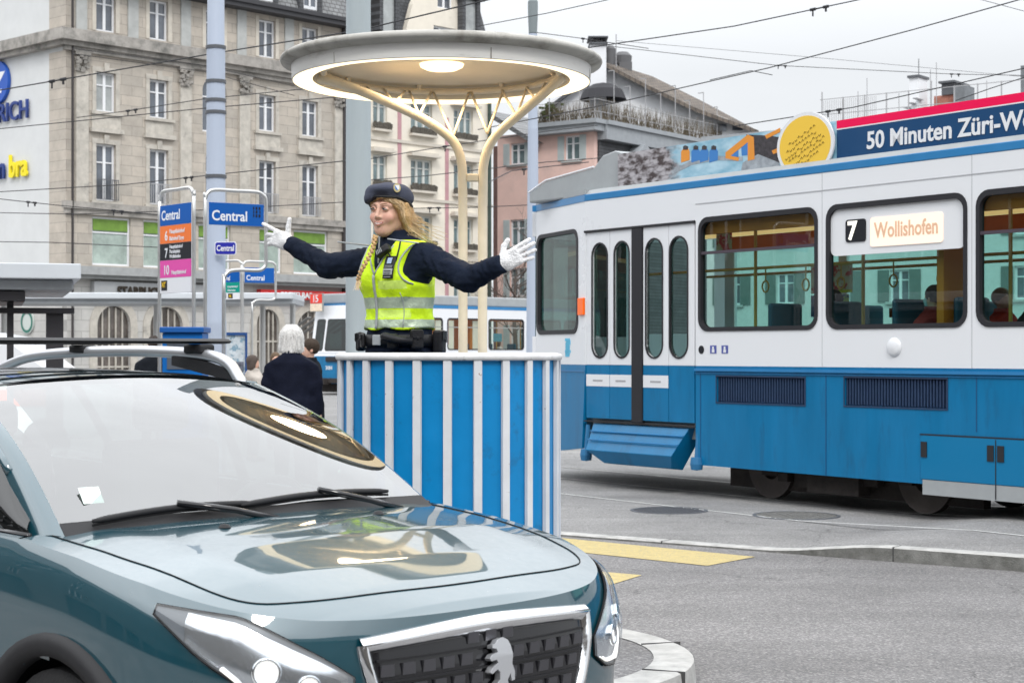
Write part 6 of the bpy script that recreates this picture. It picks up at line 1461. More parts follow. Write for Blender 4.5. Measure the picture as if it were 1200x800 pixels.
RE = np.array(wl(384, 312, 8.42)); RW = np.array(wl(341, 286, 8.50)); LE = np.array(wl(549, 327, 7.93)); LW = np.array(wl(586, 310, 7.78))
def wr(X, Y, Z, a, b, amp, f, ph=0):
    a = np.array(a); b = np.array(b); d = (b-a); L_ = np.linalg.norm(d); d = d/L_
    t = (X-a[0])*d[0]+(Y-a[1])*d[1]+(Z-a[2])*d[2]
    return amp*.55*(1.3-2.2*np.abs(np.sin(t*f*.42+ph+2.4*np.sin(X*23+Z*19)+2.0*np.sin(Y*29-Z*15))))+amp*.5*np.sin(X*63+Z*91+2*np.sin(Y*45))*np.sin(Y*71-Z*57+X*33)
# --- head (own frame, scaled), rotated a little further to her right than the chest
HS = 1.10; HC = np.array((-.020, -.042, 1.592)); HY = R(11)
def hl_(X, Y, Z):
    x, y, z = (X-HC[0])/HS, (Y-HC[1])/HS, (Z-HC[2])/HS; c, s = math.cos(-HY), math.sin(-HY); x, y = x*c-y*s, x*s+y*c
    tilt = R(3); z, x = z*math.cos(tilt)+x*math.sin(tilt), -z*math.sin(tilt)+x*math.cos(tilt); return x, y, z
def hw(x, y, z):
    tilt = R(3); z2 = z*math.cos(tilt)-x*math.sin(tilt); x2 = z*math.sin(tilt)+x*math.cos(tilt)
    c, s = math.cos(HY), math.sin(HY); return Vector((HC[0]+HS*(x2*c-y*s), HC[1]+HS*(x2*s+y*c), HC[2]+HS*z2))
def headf(x, y, z):
    ax = np.abs(x)
    d = ell(x, y, z, (0, .018, .030), (.074, .092, .084))
    d = smin(d, ell(x, y, z, (0, -.030, -.030), (.0555, .062, .077)), .03)
    d = smin(d, ell(x, y, z, (0, -.057, -.089), (.022, .021, .019)), .028)           # chin
    d = smin(d, cap(ax, y, z, (.047, .0, -.052), (.016, -.052, -.084), .012), .028)     # jaw
    d = smin(d, ell(ax, y, z, (.034, -.067, -.028), (.023, .019, .021)), .02)         # cheeks
    d = smin(d, cap(ax, y, z, (.012, -.087, .026), (.044, -.070, .024), .009), .018)   # brow
    d = smax(d, -ell(ax, y, z, (.031, -.102, .006), (.017, .018, .011)), .012)         # sockets
    d = smin(d, cap(x, y, z, (0, -.090, .012), (0, -.1045, -.026), .0070, .0088), .012) # nose
    d = smin(d, ell(ax, y, z, (.0095, -.094, -.030), (.0070, .009, .0062)), .008)
    d = smin(d, cap(ax, y, z, (0, -.0965, -.0530), (.023, -.0845, -.0490), .0040, .0025), .008)    # upper lip, corners raised
    d = smin(d, cap(ax, y, z, (0, -.0945, -.0645), (.019, -.0850, -.0560), .0050, .0025), .008)
    d = smin(d, ell(ax, y, z, (.031, -.083, .006), (.0135, .0125, .0105)), .003)       # lids
    d = smax(d, -cap(ax, y, z, (0, -.104, -.0580), (.018, -.094, -.0525), .0035, .0018), .003)
    d = smin(d, ell(ax, y, z, (.076, .012, -.010), (.008, .016, .028)), .006)          # ears
    return d
def bodyhead(X, Y, Z):
    x, y, z = hl_(X, Y, Z); d = headf(x, y, z)*HS
    return smin(d, cap(X, Y, Z, (HC[0]*.5, .012, 1.40), (HC[0], -.01, 1.56), .056, .052), .03)
def headmat(X, Y, Z):
    x, y, z = hl_(X, Y, Z); ax = np.abs(x); m = np.zeros(len(X))
    m[(np.hypot((ax-.040)/.020, (z+.032)/.020) < 1) & (y < -.05)] = 1
    zc = -.0575+ax*ax*14; w_ = ax < .0235
    m[w_ & (y < -.072) & (z < -.0500+ax*.10) & (z > -.0672+ax*.48)] = 2
    m[(ax < .0175) & (y < -.075) & (np.abs(z-(zc+.0006)) < .0021*(1-(ax/.019)**2))] = 3
    return m
V1, F1 = sdf_mesh(bodyhead, (-.16, -.20, 1.36), (.13, .14, 1.74), .0036)
Fa = np.array(F1); e = np.concatenate([Fa[:, [0, 1]], Fa[:, [1, 2]], Fa[:, [2, 3]], Fa[:, [3, 0]]])
acc = np.zeros_like(V1); cn = np.zeros(len(V1)); np.add.at(acc, e[:, 0], V1[e[:, 1]]); np.add.at(cn, e[:, 0], 1); np.add.at(acc, e[:, 1], V1[e[:, 0]]); np.add.at(cn, e[:, 1], 1); V1 = .6*V1+.4*acc/np.maximum(cn, 1)[:, None]
def bodylow(X, Y, Z):
    d = tors(X, Y, Z, -.012)
    for sx in (-1, 1): d = smin(d, cap(X, Y, Z, (sx*.09, 0, .88), (sx*.085, -.01, .48), .085, .055), .05); d = smin(d, cap(X, Y, Z, (sx*.085, -.01, .48), (sx*.085, .02, .08), .052, .038), .02); d = smin(d, cap(X, Y, Z, (sx*.085, .02, .05), (sx*.10, -.13, .035), .035, .03), .02)
    for a, b, c in ((RS, RE, RW), (LS, LE, LW)): d = smin(d, cap(X, Y, Z, a, b, .048, .038), .04); d = smin(d, cap(X, Y, Z, b, c, .038, .026), .02)
    return d
V2, F2 = sdf_mesh(bodylow, (-.85, -.75, 0), (.75, .30, 1.50), .02)
c1 = V1[Fa].mean(1); mi = headmat(c1[:, 0], c1[:, 1], c1[:, 2]).astype(int).tolist()
n1_ = len(V1); mobj('body', np.concatenate([V1, V2]), F1+[[i+n1_ for i in f] for f in F2], [m_skin, m_cheek, m_lip, m_teeth], OFF, True, mi+[0]*len(F2))
# eyes, lashes and brows
for s in (1, -1):
    c = hw(s*.031, -.0905, .0055)
    t = MB(); 
    for k in range(1): t.grid(lambda u, v: tuple(hw(s*.031+.0115*math.cos(2*PI*u)*math.sin(PI*v*.5), -.0952-.0025*math.cos(PI*v*.5)+abs(.0115*math.cos(2*PI*u)*math.sin(PI*v*.5)+0*s)*.12+(.0115*math.cos(2*PI*u)*math.sin(PI*v*.5))*.30, .0050+.0040*math.sin(2*PI*u)*math.sin(PI*v*.5))), 18, 5)
    e_ = t.build('eye', m_eye, OFF, smooth=True)
    t = MB(); t.grid(lambda u, v: tuple(hw(s*.031-.002+.0050*v*math.cos(2*PI*u), -.0985, .0050+.0039*v*math.sin(2*PI*u))), 14, 2); t.build('iris', m_iris, e_, smooth=True)
    t = MB(); t.tube([hw(s*(.0195+.0235*k/8), -.0985+.0125*(k/8)**1.6, .0076+.0026*math.sin(PI*k/8)) for k in range(9)], [.0008]+[.0019]*6+[.0020, .0008], 5); t.build('eyelash', m_lash, e_, smooth=True)
    t = MB(); t.tube([hw(s*(.014+.034*k/8), -.1035+.018*(k/8)**1.5, .0225+.0055*math.sin(PI*(k/8)**.8*.85)) for k in range(9)], [.0012, .0022, .0024, .0024, .0022, .002, .0016, .0012, .0006], 5); t.build('eyebrow', m_brow, OFF, smooth=True)
# --- jacket
def jackf(X, Y, Z):
    d = tors(X, Y, Z, .012)+.003*np.sin(Z*70+3*np.sin(X*20)+2*np.sin(Y*30)); d = smax(d, .915-Z, .01); d = smax(d, Z-1.47, .02)
    for a, b, c, r in ((RS, RE, RW, (.070, .060, .041)), (LS, LE, LW, (.071, .061, .045))):
        up_ = cap(X, Y, Z, a, b, r[0], r[1])+wr(X, Y, Z, a, b, .0075, 95); fo = cap(X, Y, Z, b, c, r[1]*.98, r[2])+wr(X, Y, Z, b, c, .0065, 110, 1.)
        arm = smin(up_, fo, .018); 
        dd = (c-b)/np.linalg.norm(c-b); arm = smax(arm, ((X-c[0])*dd[0]+(Y-c[1])*dd[1]+(Z-c[2])*dd[2])-.022, .006)
        d = smin(d, arm, .045)
    # standing collar
    r = np.sqrt((X-HC[0]*.6)**2+((Y+.0)*1.0)**2); zt = 1.505+.0*X-.10*np.clip(-Y-.02, 0, .2)
    col = np.maximum(np.abs(r-(.078-.10*(Z-1.45)))-.010, np.maximum(Z-zt, 1.40-Z)); d = smin(d, col, .012)
    return d
s_obj('jacket', jackf, (-.86, -.74, .90), (.76, .26, 1.55), .0085, m_jack, OFF, smooth_it=1)
t = MB(); t.tube([(-.018, -.118+.012*k/5*0-.002*k, 1.47-.035*k) for k in range(6)], .004, 5); t.build('jacket_zip', m_pip, OFF)
# --- vest
def vestf(X, Y, Z):
    d = tors(X, Y, Z, .030)+.0022*np.sin(Z*55+2.5*np.sin(X*24)+2*np.sin(Y*30)+X*16)
    d = smax(d, 1.028+.006*np.sin(X*40)-Z, .006); d = smax(d, Z-1.452, .008)
    # armholes
    for sx in (-1, 1): d = smax(d, -(np.sqrt(((sx*X-.200)/.072)**2+((Z-1.345)/.108)**2)-1)*.07, .01)
    # neck opening, V on the front
    zf = 1.285+np.abs(X+.012)*2.1; front = np.where(Y < -.0, (Z-zf)*.42, -1.)
    d = np.maximum(d, front); d = smax(d, -(np.sqrt((X/.088)**2+(Y/.085)**2)-1)*.08, .005)
    return d
def vmat(X, Y, Z):
    m = np.zeros(len(X)); m[(Z > 1.126) & (Z < 1.180)] = 1; m[(Z > 1.034) & (Z < 1.076)] = 1; m[(Z > 1.216) & (Z < 1.256) & (X > .012) & (X < .155) & (Y < -.02)] = 2
    m[(Z > 1.084) & (Z < 1.120) & (X > .0) & (X < .15) & (Y < -.02)] = 2
    return m
vest = s_obj('safety_vest', vestf, (-.24, -.22, 1.00), (.24, .2, 1.47), .0065, [m_vest, m_reft, m_vesth], OFF, vmat, smooth_it=1)
def on_vest(x, z, off=.034):
    """point on the front of the vest"""
    ys = np.linspace(-.25, 0, 200); d = tors(np.full(200, x), ys, np.full(200, z), off); i = np.argmax(d < 0); return Vector((x, ys[i], z))
def strip(pts, w_, m, name, off=.033, th=.004):
    t = MB(); P3 = [on_vest(x, z, off) for x, z in pts]; t.tube(P3, w_, 6); return t.build(name, m, vest, smooth=True)
strip([(-.012, 1.285-.255*k/16) for k in range(17)], .007, m_pip, 'zip')
for s in (1, -1): strip([(-.012+s*.095*k/12, 1.286+.158*(k/12)*1.06) for k in range(11)], .0042, m_pip, 'piping', .030)
for s in (1, -1):
    t = MB(); pts = []
    for k in range(18):
        a = R(118+132*k/17); x = .200+.075*math.cos(a); z = 1.345+.112*math.sin(a); p = on_vest(x, z, .032) if x < .19 else on_vest(.19, z, .032); pts.append(Vector((s*p.x, p.y, p.z)))
    t.tube(pts, .0042, 5); t.build('piping', m_pip, vest, smooth=True)
strip([(.128, 1.20-.165*k/8) for k in range(9)], .0018, m_pip, 'side_seam', .0335)
# name patch on the chest
def patch(x0, z0, x1, z1, off, m, name, parent):
    t = MB(); t.grid(lambda u, v: tuple(on_vest(x0+(x1-x0)*u, z0+(z1-z0)*v, off)), 6, 6); return t.build(name, m, parent, smooth=True, norm=False)
pt_ = patch(.058, 1.265, .116, 1.372, .041, m_black, 'chest_patch', OFF)
patch(.062, 1.283, .112, 1.312, .044, m_tgrey, 'name_tape', pt_); patch(.075, 1.336, .099, 1.364, .044, mat('crest', (.35, .45, .62), .5), 'crest', pt_)
for k in range(2): patch(.066, 1.3165+.008*k, .108, 1.3195+.008*k, .044, m_tgrey, 'patch_line', pt_)
for k in range(2): patch(.068, 1.288+.011*k, .106, 1.2915+.011*k, .046, m_black, 'patch_line', pt_)
patch(.068, 1.271, .106, 1.2745, .044, m_tgrey, 'patch_line', pt_)
# radio microphone at the collar
c = on_vest(.045, 1.395, .055); T = Matrix.Translation(c) @ Euler((R(-20), R(-30), R(15))).to_matrix().to_4x4()
t = MB(); t.box(-.040, -.02, -.018, .038, .012, .020, T); mic = t.build('radio_microphone', m_black, OFF, bevel=.006)
t = MB()
for k in range(4): t.box(-.03+k*.009, -.0225, -.01, -.026+k*.009, -.0205, .012, T)
t.build('grille', m_pip, mic)
t = MB(); t.tube(smoothpath([c+Vector((.03, 0, -.01)), c+Vector((.06, .01, -.05)), c+Vector((.075, .02, .0)), c+Vector((.06, .05, .05))]), .004, 6); t.build('cable', m_black, mic, smooth=True)
# trousers, belt, pouches
def trouf(X, Y, Z):
    a = np.interp(Z, *zip(*TA))+.006; b = np.interp(Z, *zip(*TB))+.006; d = (np.sqrt((X/a)**2+(Y/b)**2)-1)*b; d = smax(d, Z-1.0, .005); d = smax(d, .78-Z, .02)
    for sx in (-1, 1): d = smin(d, cap(X, Y, Z, (sx*.092, 0, .86), (sx*.088, 0, .10), .10, .072), .03)
    return smax(d, .06-Z, .01)
s_obj('trousers', trouf, (-.25, -.2, .04), (.25, .2, 1.02), .016, m_trou, OFF)
for sx in (-1, 1): s_obj('boot', lambda X, Y, Z: smax(smin(ell(X, Y, Z, (sx*.095, -.07, .05), (.052, .14, .05)), cap(X, Y, Z, (sx*.088, .02, .05), (sx*.088, .02, .14), .05), .04), .002-Z, .004), (sx*.095-.1, -.25, -.01), (sx*.095+.1, .12, .2), .012, m_black, OFF)
t = MB(); pr = []
for k in range(49):
    a = 2*PI*k/48; pr.append((math.cos(a)*.196, math.sin(a)*.148))
t.add([(x*s_, y*s_, z) for x, y in pr[:-1] for s_, z in ((.93, .950), (1.0, .948), (1.012, .975), (1.0, 1.004), (.93, 1.002))], [(5*i+j, 5*i+(j+1) % 5, 5*((i+1) % 48)+(j+1) % 5, 5*((i+1) % 48)+j) for i in range(48) for j in range(5)]); belt = t.build('duty_belt', m_black, OFF, smooth=True)
def pouch(a, w_, h_, d_, z, name, m=m_black, rot=0, bev=.012):
    a = R(a); x, y = .196*math.cos(a), .148*math.sin(a); nx_, ny_ = math.cos(a)/.196, math.sin(a)/.148; ang = math.atan2(ny_, nx_)
    T = Matrix.Translation((x, y, z)) @ Matrix.Rotation(ang, 4, 'Z') @ Matrix.Rotation(R(rot), 4, 'X'); t = MB(); t.box(.0, -w_/2, -h_/2, d_, w_/2, h_/2, T); o = t.build(name, m, belt, bevel=bev)
    t = MB(); t.box(d_, -w_/2+.006, h_*.05, d_+.004, w_/2-.006, h_/2-.004, T); t.box(d_+.0045, -.006, 0, d_+.008, .006, .012, T); t.build('flap', m, o, bevel=.002); return o
pouch(-150, .05, .085, .03, .975, 'pouch'); pouch(-125, .04, .07, .022, .975, 'pouch'); pouch(-62, .055, .075, .035, .97, 'pouch'); pouch(-28, .06, .095, .05, .98, 'radio_holder'); pouch(18, .07, .11, .05, .97, 'holster'); pouch(55, .09, .10, .05, .96, 'pouch'); pouch(200, .06, .09, .04, .97, 'pouch')
a0 = Vector((.10, -.165, .985)); t = MB(); t.tube([a0+Vector((-.05, -.0, .01)), a0+Vector((-.02, -.02, .008)), a0+Vector((.05, .0, -.008)), a0+Vector((.10, .045, -.014))], [.015, .021, .02, .017], 12); t.build('torch', m_black, belt, smooth=True)
t = MB(); t.box(-.03, -.156, .952, .022, -.148, 1.002); t.build('buckle', m_pip, belt, bevel=.004)
# --- gloves
def hand_frame(w0, u, v):
    u = Vector(u).normalized(); v = Vector(v); v = (v-u*v.dot(u)).normalized(); n_ = u.cross(v); return w0, u, v, n_
def glove(name, w0, u, v, palm_sign, fingers, thumb, sc=1.0):
    w0, u, v, n_ = hand_frame(w0, u, v); Mx = np.array([list(u), list(v), list(n_)])
    def f(X, Y, Z):
        x = ((X-w0.x)*Mx[0][0]+(Y-w0.y)*Mx[0][1]+(Z-w0.z)*Mx[0][2])/sc; y = ((X-w0.x)*Mx[1][0]+(Y-w0.y)*Mx[1][1]+(Z-w0.z)*Mx[1][2])/sc; z = ((X-w0.x)*Mx[2][0]+(Y-w0.y)*Mx[2][1]+(Z-w0.z)*Mx[2][2])/sc*palm_sign
        d = rbox(x, y, z, (.050, 0, 0), (.046, .043, .0165), .015); d = smin(d, cap(x, y, z, (-.022, 0, 0), (.02, 0, 0), .027, .030), .02)
        d = smin(d, ell(x, y, z, (.035, .024, .010), (.034, .020, .018)), .012)     # thumb pad
        for (v0, ang, curl, L_, r_) in fingers:
            p = np.array((.088, v0, 0.)); a = ang; c = 0.; 
            for k, fr in enumerate((.46, .30, .24)):
                c += curl[k]; dr_ = np.array((math.cos(a)*math.cos(c), math.sin(a)*math.cos(c), math.sin(c))); q = p+dr_*L_*fr; d = smin(d, cap(x, y, z, p, q, r_*(1-.06*k), r_*(1-.06*(k+1))), .005 if k else .006); p = q
        p = np.array((.022, .034, .006)); 
        for (dr_, L_, r_) in thumb:
            dr_ = np.array(dr_)/np.linalg.norm(dr_); q = p+dr_*L_; d = smin(d, cap(x, y, z, p, q, r_, r_*.9), .006); p = q
        return d*sc+.0007*np.sin(X*420+Y*260)*np.sin(Z*380)
    c = w0+u*.07; return s_obj(name, f, tuple(c-Vector((.15, .15, .15))), tuple(c+Vector((.15, .15, .15))), .0030, m_glove, OFF, smooth_it=1)
w0 = Vector(wl(588, 309.5, 7.78)); 
GL = glove('glove', w0, wdir(.86, -.12, .46), wdir(-.42, 0, .90), -1, [(.033, R(5), (.10, .15, .12), .078, .0108), (.0115, R(2), (.03, .10, .12), .087, .0110), (-.0105, R(-3), (.15, .2, .15), .080, .0105), (-.031, R(-10), (.35, .35, .25), .064, .0098)], [((.55, .80, .25), .042, .0145), ((.85, .50, .15), .034, .0125)], 1.0)
w0 = Vector(wl(339, 285, 8.50))
GR = glove('glove', w0, wdir(-.88, .25, .36), wdir(.25, -.1, .95), 1, [(.032, R(6), (.0, .05, .05), .080, .0112), (.010, R(-16), (.35, .5, .3), .085, .0114), (-.012, R(-24), (.55, .6, .4), .080, .0110), (-.031, R(-32), (.6, .6, .4), .066, .0100)], [((.35, .95, .05), .044, .0145), ((.20, 1.0, .0), .036, .0125)], 1.0)
for g_ in (GL, GR):
    pass
# --- hair, braid, loose strands
def bz(x, y): return .056-.45*np.maximum(0, -(x+.015))-.30*np.maximum(0, y+.055)
def hairf(X, Y, Z):
    x, y, z = hl_(X, Y, Z)
    d = ell(x, y, z, (0, .028, .026), (.084, .098, .092)); d = smin(d, ell(x, y, z, (.0, .058, -.045), (.066, .050, .07)), .03)
    face = -(y+.010-.03*np.clip(z-.02, -1, 1)*0-np.clip((z-.045), -.02, .05)*-1.3)   # keep hair behind the face plane
    d = smax(d, -(y+.018), .01)
    sw = cap(x, y, z, (.020, -.082, .060), (.066, -.046, .026), .012, .016); sw = smin(sw, cap(x, y, z, (.066, -.046, .026), (.080, -.010, -.020), .016, .020), .012); sw = smin(sw, smin(cap(x, y, z, (.080, -.010, -.020), (.080, .020, -.075), .020, .020), cap(x, y, z, (.080, -.004, .03), (.078, .03, -.03), .018, .02), .02), .015)
    sw2 = cap(x, y, z, (.004, -.086, .058), (-.056, -.058, .036), .007, .009); sw2 = smin(sw2, cap(x, y, z, (-.056, -.058, .040), (-.074, -.01, -.01), .011, .014), .01)
    dd_ = smin(smin(d, sw, .014), sw2, .01); dd_ = smax(dd_, z-bz(x, y)-.002, .006)
    return (dd_+.0013*np.sin(z*60+x*260+3*np.sin(y*40)))*HS
hair = s_obj('hair', hairf, (-.17, -.18, 1.42), (.15, .18, 1.76), .0045, m_hair, OFF, smooth_it=1)
t = MB(); rnd = random.Random(3)
for k in range(120):
    a = Vector(hw(.070+rnd.uniform(-.012, .016), .018+rnd.uniform(-.03, .05), -.035+rnd.uniform(-.035, .05)))
    L_ = rnd.uniform(.04, .15)*(1 if k % 3 else .6); up = rnd.uniform(-.75, -.12); d1 = wdir(rnd.uniform(.3, .8), rnd.uniform(-.3, .5), rnd.uniform(-1.3, -.6)).normalized(); d2 = wdir(1, rnd.uniform(-.3, .4), up).normalized()
    pts = [a, a+d1*L_*.25, a+d1*L_*.42+d2*L_*.22, a+d1*L_*.5+d2*L_*.6, a+d1*L_*(.5+rnd.uniform(-.1, .1))+d2*L_*1.0]
    t.tube(smoothpath(pts, 3), [.0017]*8+[.0011]*4+[.0004], 3, caps=False)
for k in range(90):
    a = Vector(hw(.024+rnd.uniform(-.01, .025), -.086+rnd.uniform(-.002, .02), .046+rnd.uniform(-.006, .004))); b = Vector(hw(.074+rnd.uniform(-.004, .012), -.048+rnd.uniform(-.015, .03), .028+rnd.uniform(-.02, .02))); c = Vector(hw(.086+rnd.uniform(-.006, .010), -.015+rnd.uniform(-.02, .03), -.025+rnd.uniform(-.02, .02))); d = Vector(hw(.088+rnd.uniform(-.012, .008), .03+rnd.uniform(-.02, .02), -.08+rnd.uniform(-.02, .02)))
    t.tube(smoothpath([a, b, c, d], 4), .0013, 3, caps=False)
t.build('loose_strand', m_hairl, hair, smooth=True)
bp = [wl(440, 277, 8.10), wl(438.5, 284, 8.05), wl(436, 293, 8.00), wl(431.5, 302, 7.975), wl(427, 311, 7.965), wl(422.5, 319, 7.97), wl(420, 327, 7.98)]; bp = smoothpath(bp, 4)
def braidf(X, Y, Z):
    d = None
    for i, p in enumerate(bp):
        s = 1 if i % 2 else -1; r_ = .0088*(1-.2*i/len(bp)); q = p+wdir(s*.0050, 0, 0); e = ell(X, Y, Z, tuple(q), (r_*1.0, r_*.9, r_*1.25), (0, R(s*35), 0)); d = e if d is None else smin(d, e, .0025)
    return d
s_obj('braid', braidf, tuple(Vector([min(p[i] for p in bp)-.03 for i in range(3)])), tuple(Vector([max(p[i] for p in bp)+.03 for i in range(3)])), .0028, m_hair, hair, smooth_it=1)
t = MB()
for k in range(26): a = bp[-1]+Vector((rnd.uniform(-.006, .006),)*3); t.tube([a, a+wdir(rnd.uniform(-.012, .012), 0, -.02), a+wdir(rnd.uniform(-.02, .02), 0, -.05)], [.0018, .0014, .0005], 3)
t.build('braid_end', m_hairl, hair)
# --- beret
def bz(x, y): return .056-.45*np.maximum(0, -(x+.015))-.30*np.maximum(0, y+.055)
def beretf(X, Y, Z):
    x, y, z = hl_(X, Y, Z)
    top = ell(x, y, z, (-.012, -.006, .086), (.090, .106, .036), (R(-4), R(-6), 0)); side = ell(x, y, z, (-.050, -.050, .056), (.046, .058, .034), (0, R(-34), 0))
    back = ell(x, y, z, (.004, .020, .062), (.085, .092, .052)); d = smin(smin(top, side, .03), back, .03)
    d = smax(d, -(z-bz(x, y)), .006); d = d+.0012*np.sin(x*70+y*50)
    return d*HS
ber = s_obj('beret', beretf, (-.19, -.21, 1.60), (.15, .16, 1.80), .0042, m_beret, OFF, smooth_it=2)
t = MB(); pts = []
for k in range(48):
    a = 2*PI*k/48; x = .0845*math.cos(a)*1.02; y = .002+.101*math.sin(a); pts.append(hw(x*1.03, y*1.02, float(bz(x, y))+.003))
t.tube(pts, .0062, 6, closed=True); t.build('headband', m_black, ber, smooth=True)
bc_ = hw(.072, -.062, .088); nb = (bc_-hw(.0, .0, .080)); nb.z = .012; nb.normalize(); qd = nb.to_track_quat('Z', 'Y').to_matrix().to_4x4()
# find the beret surface along the ray
pp_ = [hw(0, 0, .086)+nb*r_ for r_ in np.linspace(.04, .2, 160)]; dd_ = beretf(np.array([p.x for p in pp_]), np.array([p.y for p in pp_]), np.array([p.z for p in pp_])); bc_ = pp_[int(np.argmax(dd_ > 0))]
def disc(pts, z0, z1, m, name, parent):
    t = MB(); t.plate(pts, [], lambda u, v, q: tuple(Matrix.Translation(bc_) @ qd @ Vector((u, v, q))), z1, z0); return t.build(name, m, parent)
bd = disc([(.018*math.cos(2*PI*k/20), .022*math.sin(2*PI*k/20)) for k in range(20)], -.006, .004, mat('badge_gold', (.50, .42, .22), .35, metal=.6), 'badge', ber)
disc([(-.011, .013), (-.011, -.004), (0, -.015), (.011, -.004), (.011, .013)], .0042, .0055, mat('badge_white', (.75, .75, .75), .4), 'shield', bd)
disc([(-.010, .012), (-.010, -.003), (0, -.014), (.003, -.011)], .0057, .0065, mat('badge_blue', (.03, .16, .45), .4), 'shield_field', bd)
# ================================================================== OTHER PEOPLE
def person(label, x, y, z, rz, H=1.7, coat=(.03, .03, .04), hair=(.1, .07, .05), hl=.0, legs=True, seated=False, pose='down', res=.014, mask=None, hat=None, group=None, bulk=1.0, trou=(.03, .03, .035), holding=False):
    """a clothed figure facing local -y; body in one mesh, garments and hair as children"""
    k = H/1.7; o = thing('person', label, 'person', (x, y, z), rz, group)
    zs = -.42*k if seated else 0
    cm = mat('coat_%02x%02x%02x' % tuple(int(c*255) for c in coat), coat, .9, var=.15, vscale=6, bump=.3, bscale=40, spec=.08); hm = mat('hair_%02x%02x%02x' % tuple(int(c*255) for c in hair), hair, .75, var=.25, vscale=10, stretch=(25, 25, 3), bump=.5, bscale=90)
    tm = mat('cloth_%02x%02x%02x' % tuple(int(c*255) for c in trou), trou, .9, var=.15, vscale=6, spec=.08)
    A_ = lambda X, Y, Z: (X/k, Y/k, Z/k-(zs/k))
    def head(X, Y, Z):
        ax = np.abs(X); d = ell(X, Y, Z, (0, .01, 1.605), (.074, .092, .088)); d = smin(d, ell(X, Y, Z, (0, -.03, 1.55), (.056, .058, .078)), .03); d = smin(d, cap(X, Y, Z, (0, -.088, 1.585), (0, -.104, 1.552), .008, .011), .01)
        d = smax(d, -ell(ax, Y, Z, (.03, -.098, 1.588), (.016, .014, .009)), .01); d = smin(d, ell(ax, Y, Z, (.076, .015, 1.57), (.01, .016, .028)), .008); d = smin(d, ell(X, Y, Z, (0, -.086, 1.523), (.022, .010, .009)), .008)
        return smin(d, cap(X, Y, Z, (0, .015, 1.42), (0, .0, 1.56), .052, .05), .02)
    arms = {'down': ((.215*bulk, .0, 1.15), (.225*bulk, -.06, .90)), 'lap': ((.21, -.02, 1.14), (.13, -.25, 1.06)), 'hold': ((.21, -.04, 1.15), (.17, -.26, 1.22))}[pose]
    def limbs(X, Y, Z, e=0.):
        ax = np.abs(X); sh = (.168*bulk, 0, 1.365); d = cap(ax, Y, Z, sh, arms[0], .05+e, .042+e); d = smin(d, cap(ax, Y, Z, arms[0], arms[1], .042+e, .03+e), .02); return d
    def hands(X, Y, Z):
        ax = np.abs(X); w_ = np.array(arms[1]); f_ = w_-np.array(arms[0]); f_ = f_/np.linalg.norm(f_); d = cap(ax, Y, Z, w_, w_+f_*.08, .03, .034)
        for q in (-.024, -.008, .008, .024): s0 = w_+f_*.08+np.array((0, q, 0)); d = smin(d, cap(ax, Y, Z, s0, s0+f_*.07+np.array((-.01, 0, 0)), .010, .008), .006)
        return smin(d, cap(ax, Y, Z, w_+f_*.03, w_+f_*.075+np.array((-.02, -.04, 0)), .012, .010), .008)
    if seated: hips = [((.09, 0, .90), (.11, -.42, .92), .085, .06), ((.11, -.42, .92), (.11, -.44, .50), .058, .045)]
    else: hips = [((.09, 0, .88), (.095, 0, .48), .085, .055), ((.095, 0, .48), (.10, .02, .07), .052, .04)]
    def legsf(X, Y, Z, e=0.):
        ax = np.abs(X); d = None
        for a, b, ra, rb in hips: c_ = cap(ax, Y, Z, a, b, ra+e, rb+e); d = c_ if d is None else smin(d, c_, .02)
        return d
    def feet(X, Y, Z):
        ax = np.abs(X); f0 = hips[1][1]; return cap(ax, Y, Z, (f0[0], f0[1]+.02, f0[2]-.03), (f0[0]+.01, f0[1]-.14, f0[2]-.04), .04, .032)
    def torso(X, Y, Z, e=0.): a = np.interp(Z, [.85, 1.0, 1.15, 1.35, 1.43, 1.5], [.165, .155, .155, .170, .105, .06])*bulk+e; b = np.interp(Z, [.85, 1.0, 1.15, 1.35, 1.43, 1.5], [.12, .12, .115, .115, .09, .06])*bulk+e; d = (np.sqrt((X/a)**2+(Y/b)**2)-1)*b; d = smax(d, Z-1.46, .02); return smax(d, .85-Z, .03)
    def body(X, Y, Z):
        X, Y, Z = A_(X, Y, Z); tl_ = smax(smin(torso(X, Y, Z), limbs(X, Y, Z), .04), (Z-(1.440-.60*np.abs(X)))*.86, .02); d = smin(head(X, Y, Z), tl_, .02); return smin(smin(smin(d, hands(X, Y, Z), .01), legsf(X, Y, Z), .04), feet(X, Y, Z), .02)*k
    lo = (-.36*k, -.62*k if seated else -.38*k, -.02+(zs+.42*k if seated else 0)); hi = (.36*k, .24*k, (1.74*k+zs))
    s_obj('body', body, lo, hi, max(.011, res*.9), m_skin, o)
    def coatf(X, Y, Z):
        X, Y, Z = A_(X, Y, Z); d = smin(torso(X, Y, Z, .03), limbs(X, Y, Z, .024), .05)+.0055*np.sin(X*52+Y*30+2.5*np.sin(Z*7+X*6))*np.clip(1.35-Z, .15, .6)/.6+.003*np.sin(Z*33+3*np.sin(X*15))
        w_ = np.array(arms[1]); cut = np.abs(X)-.5
        if not seated: sk = (np.sqrt((X/(.21*bulk+.04*(1.0-np.clip(Z, .55, 1))))**2+(Y/(.155*bulk+.04*(1-np.clip(Z, .55, 1))))**2)-1)*.15; d = smin(d, smax(smax(sk, Z-1.0, .03), .58-Z, .02), .05)
        else: d = smin(d, smax(smax((np.sqrt((X/.2)**2+(Y/.16)**2)-1)*.16, Z-1, .03), .84-Z, .02), .05)
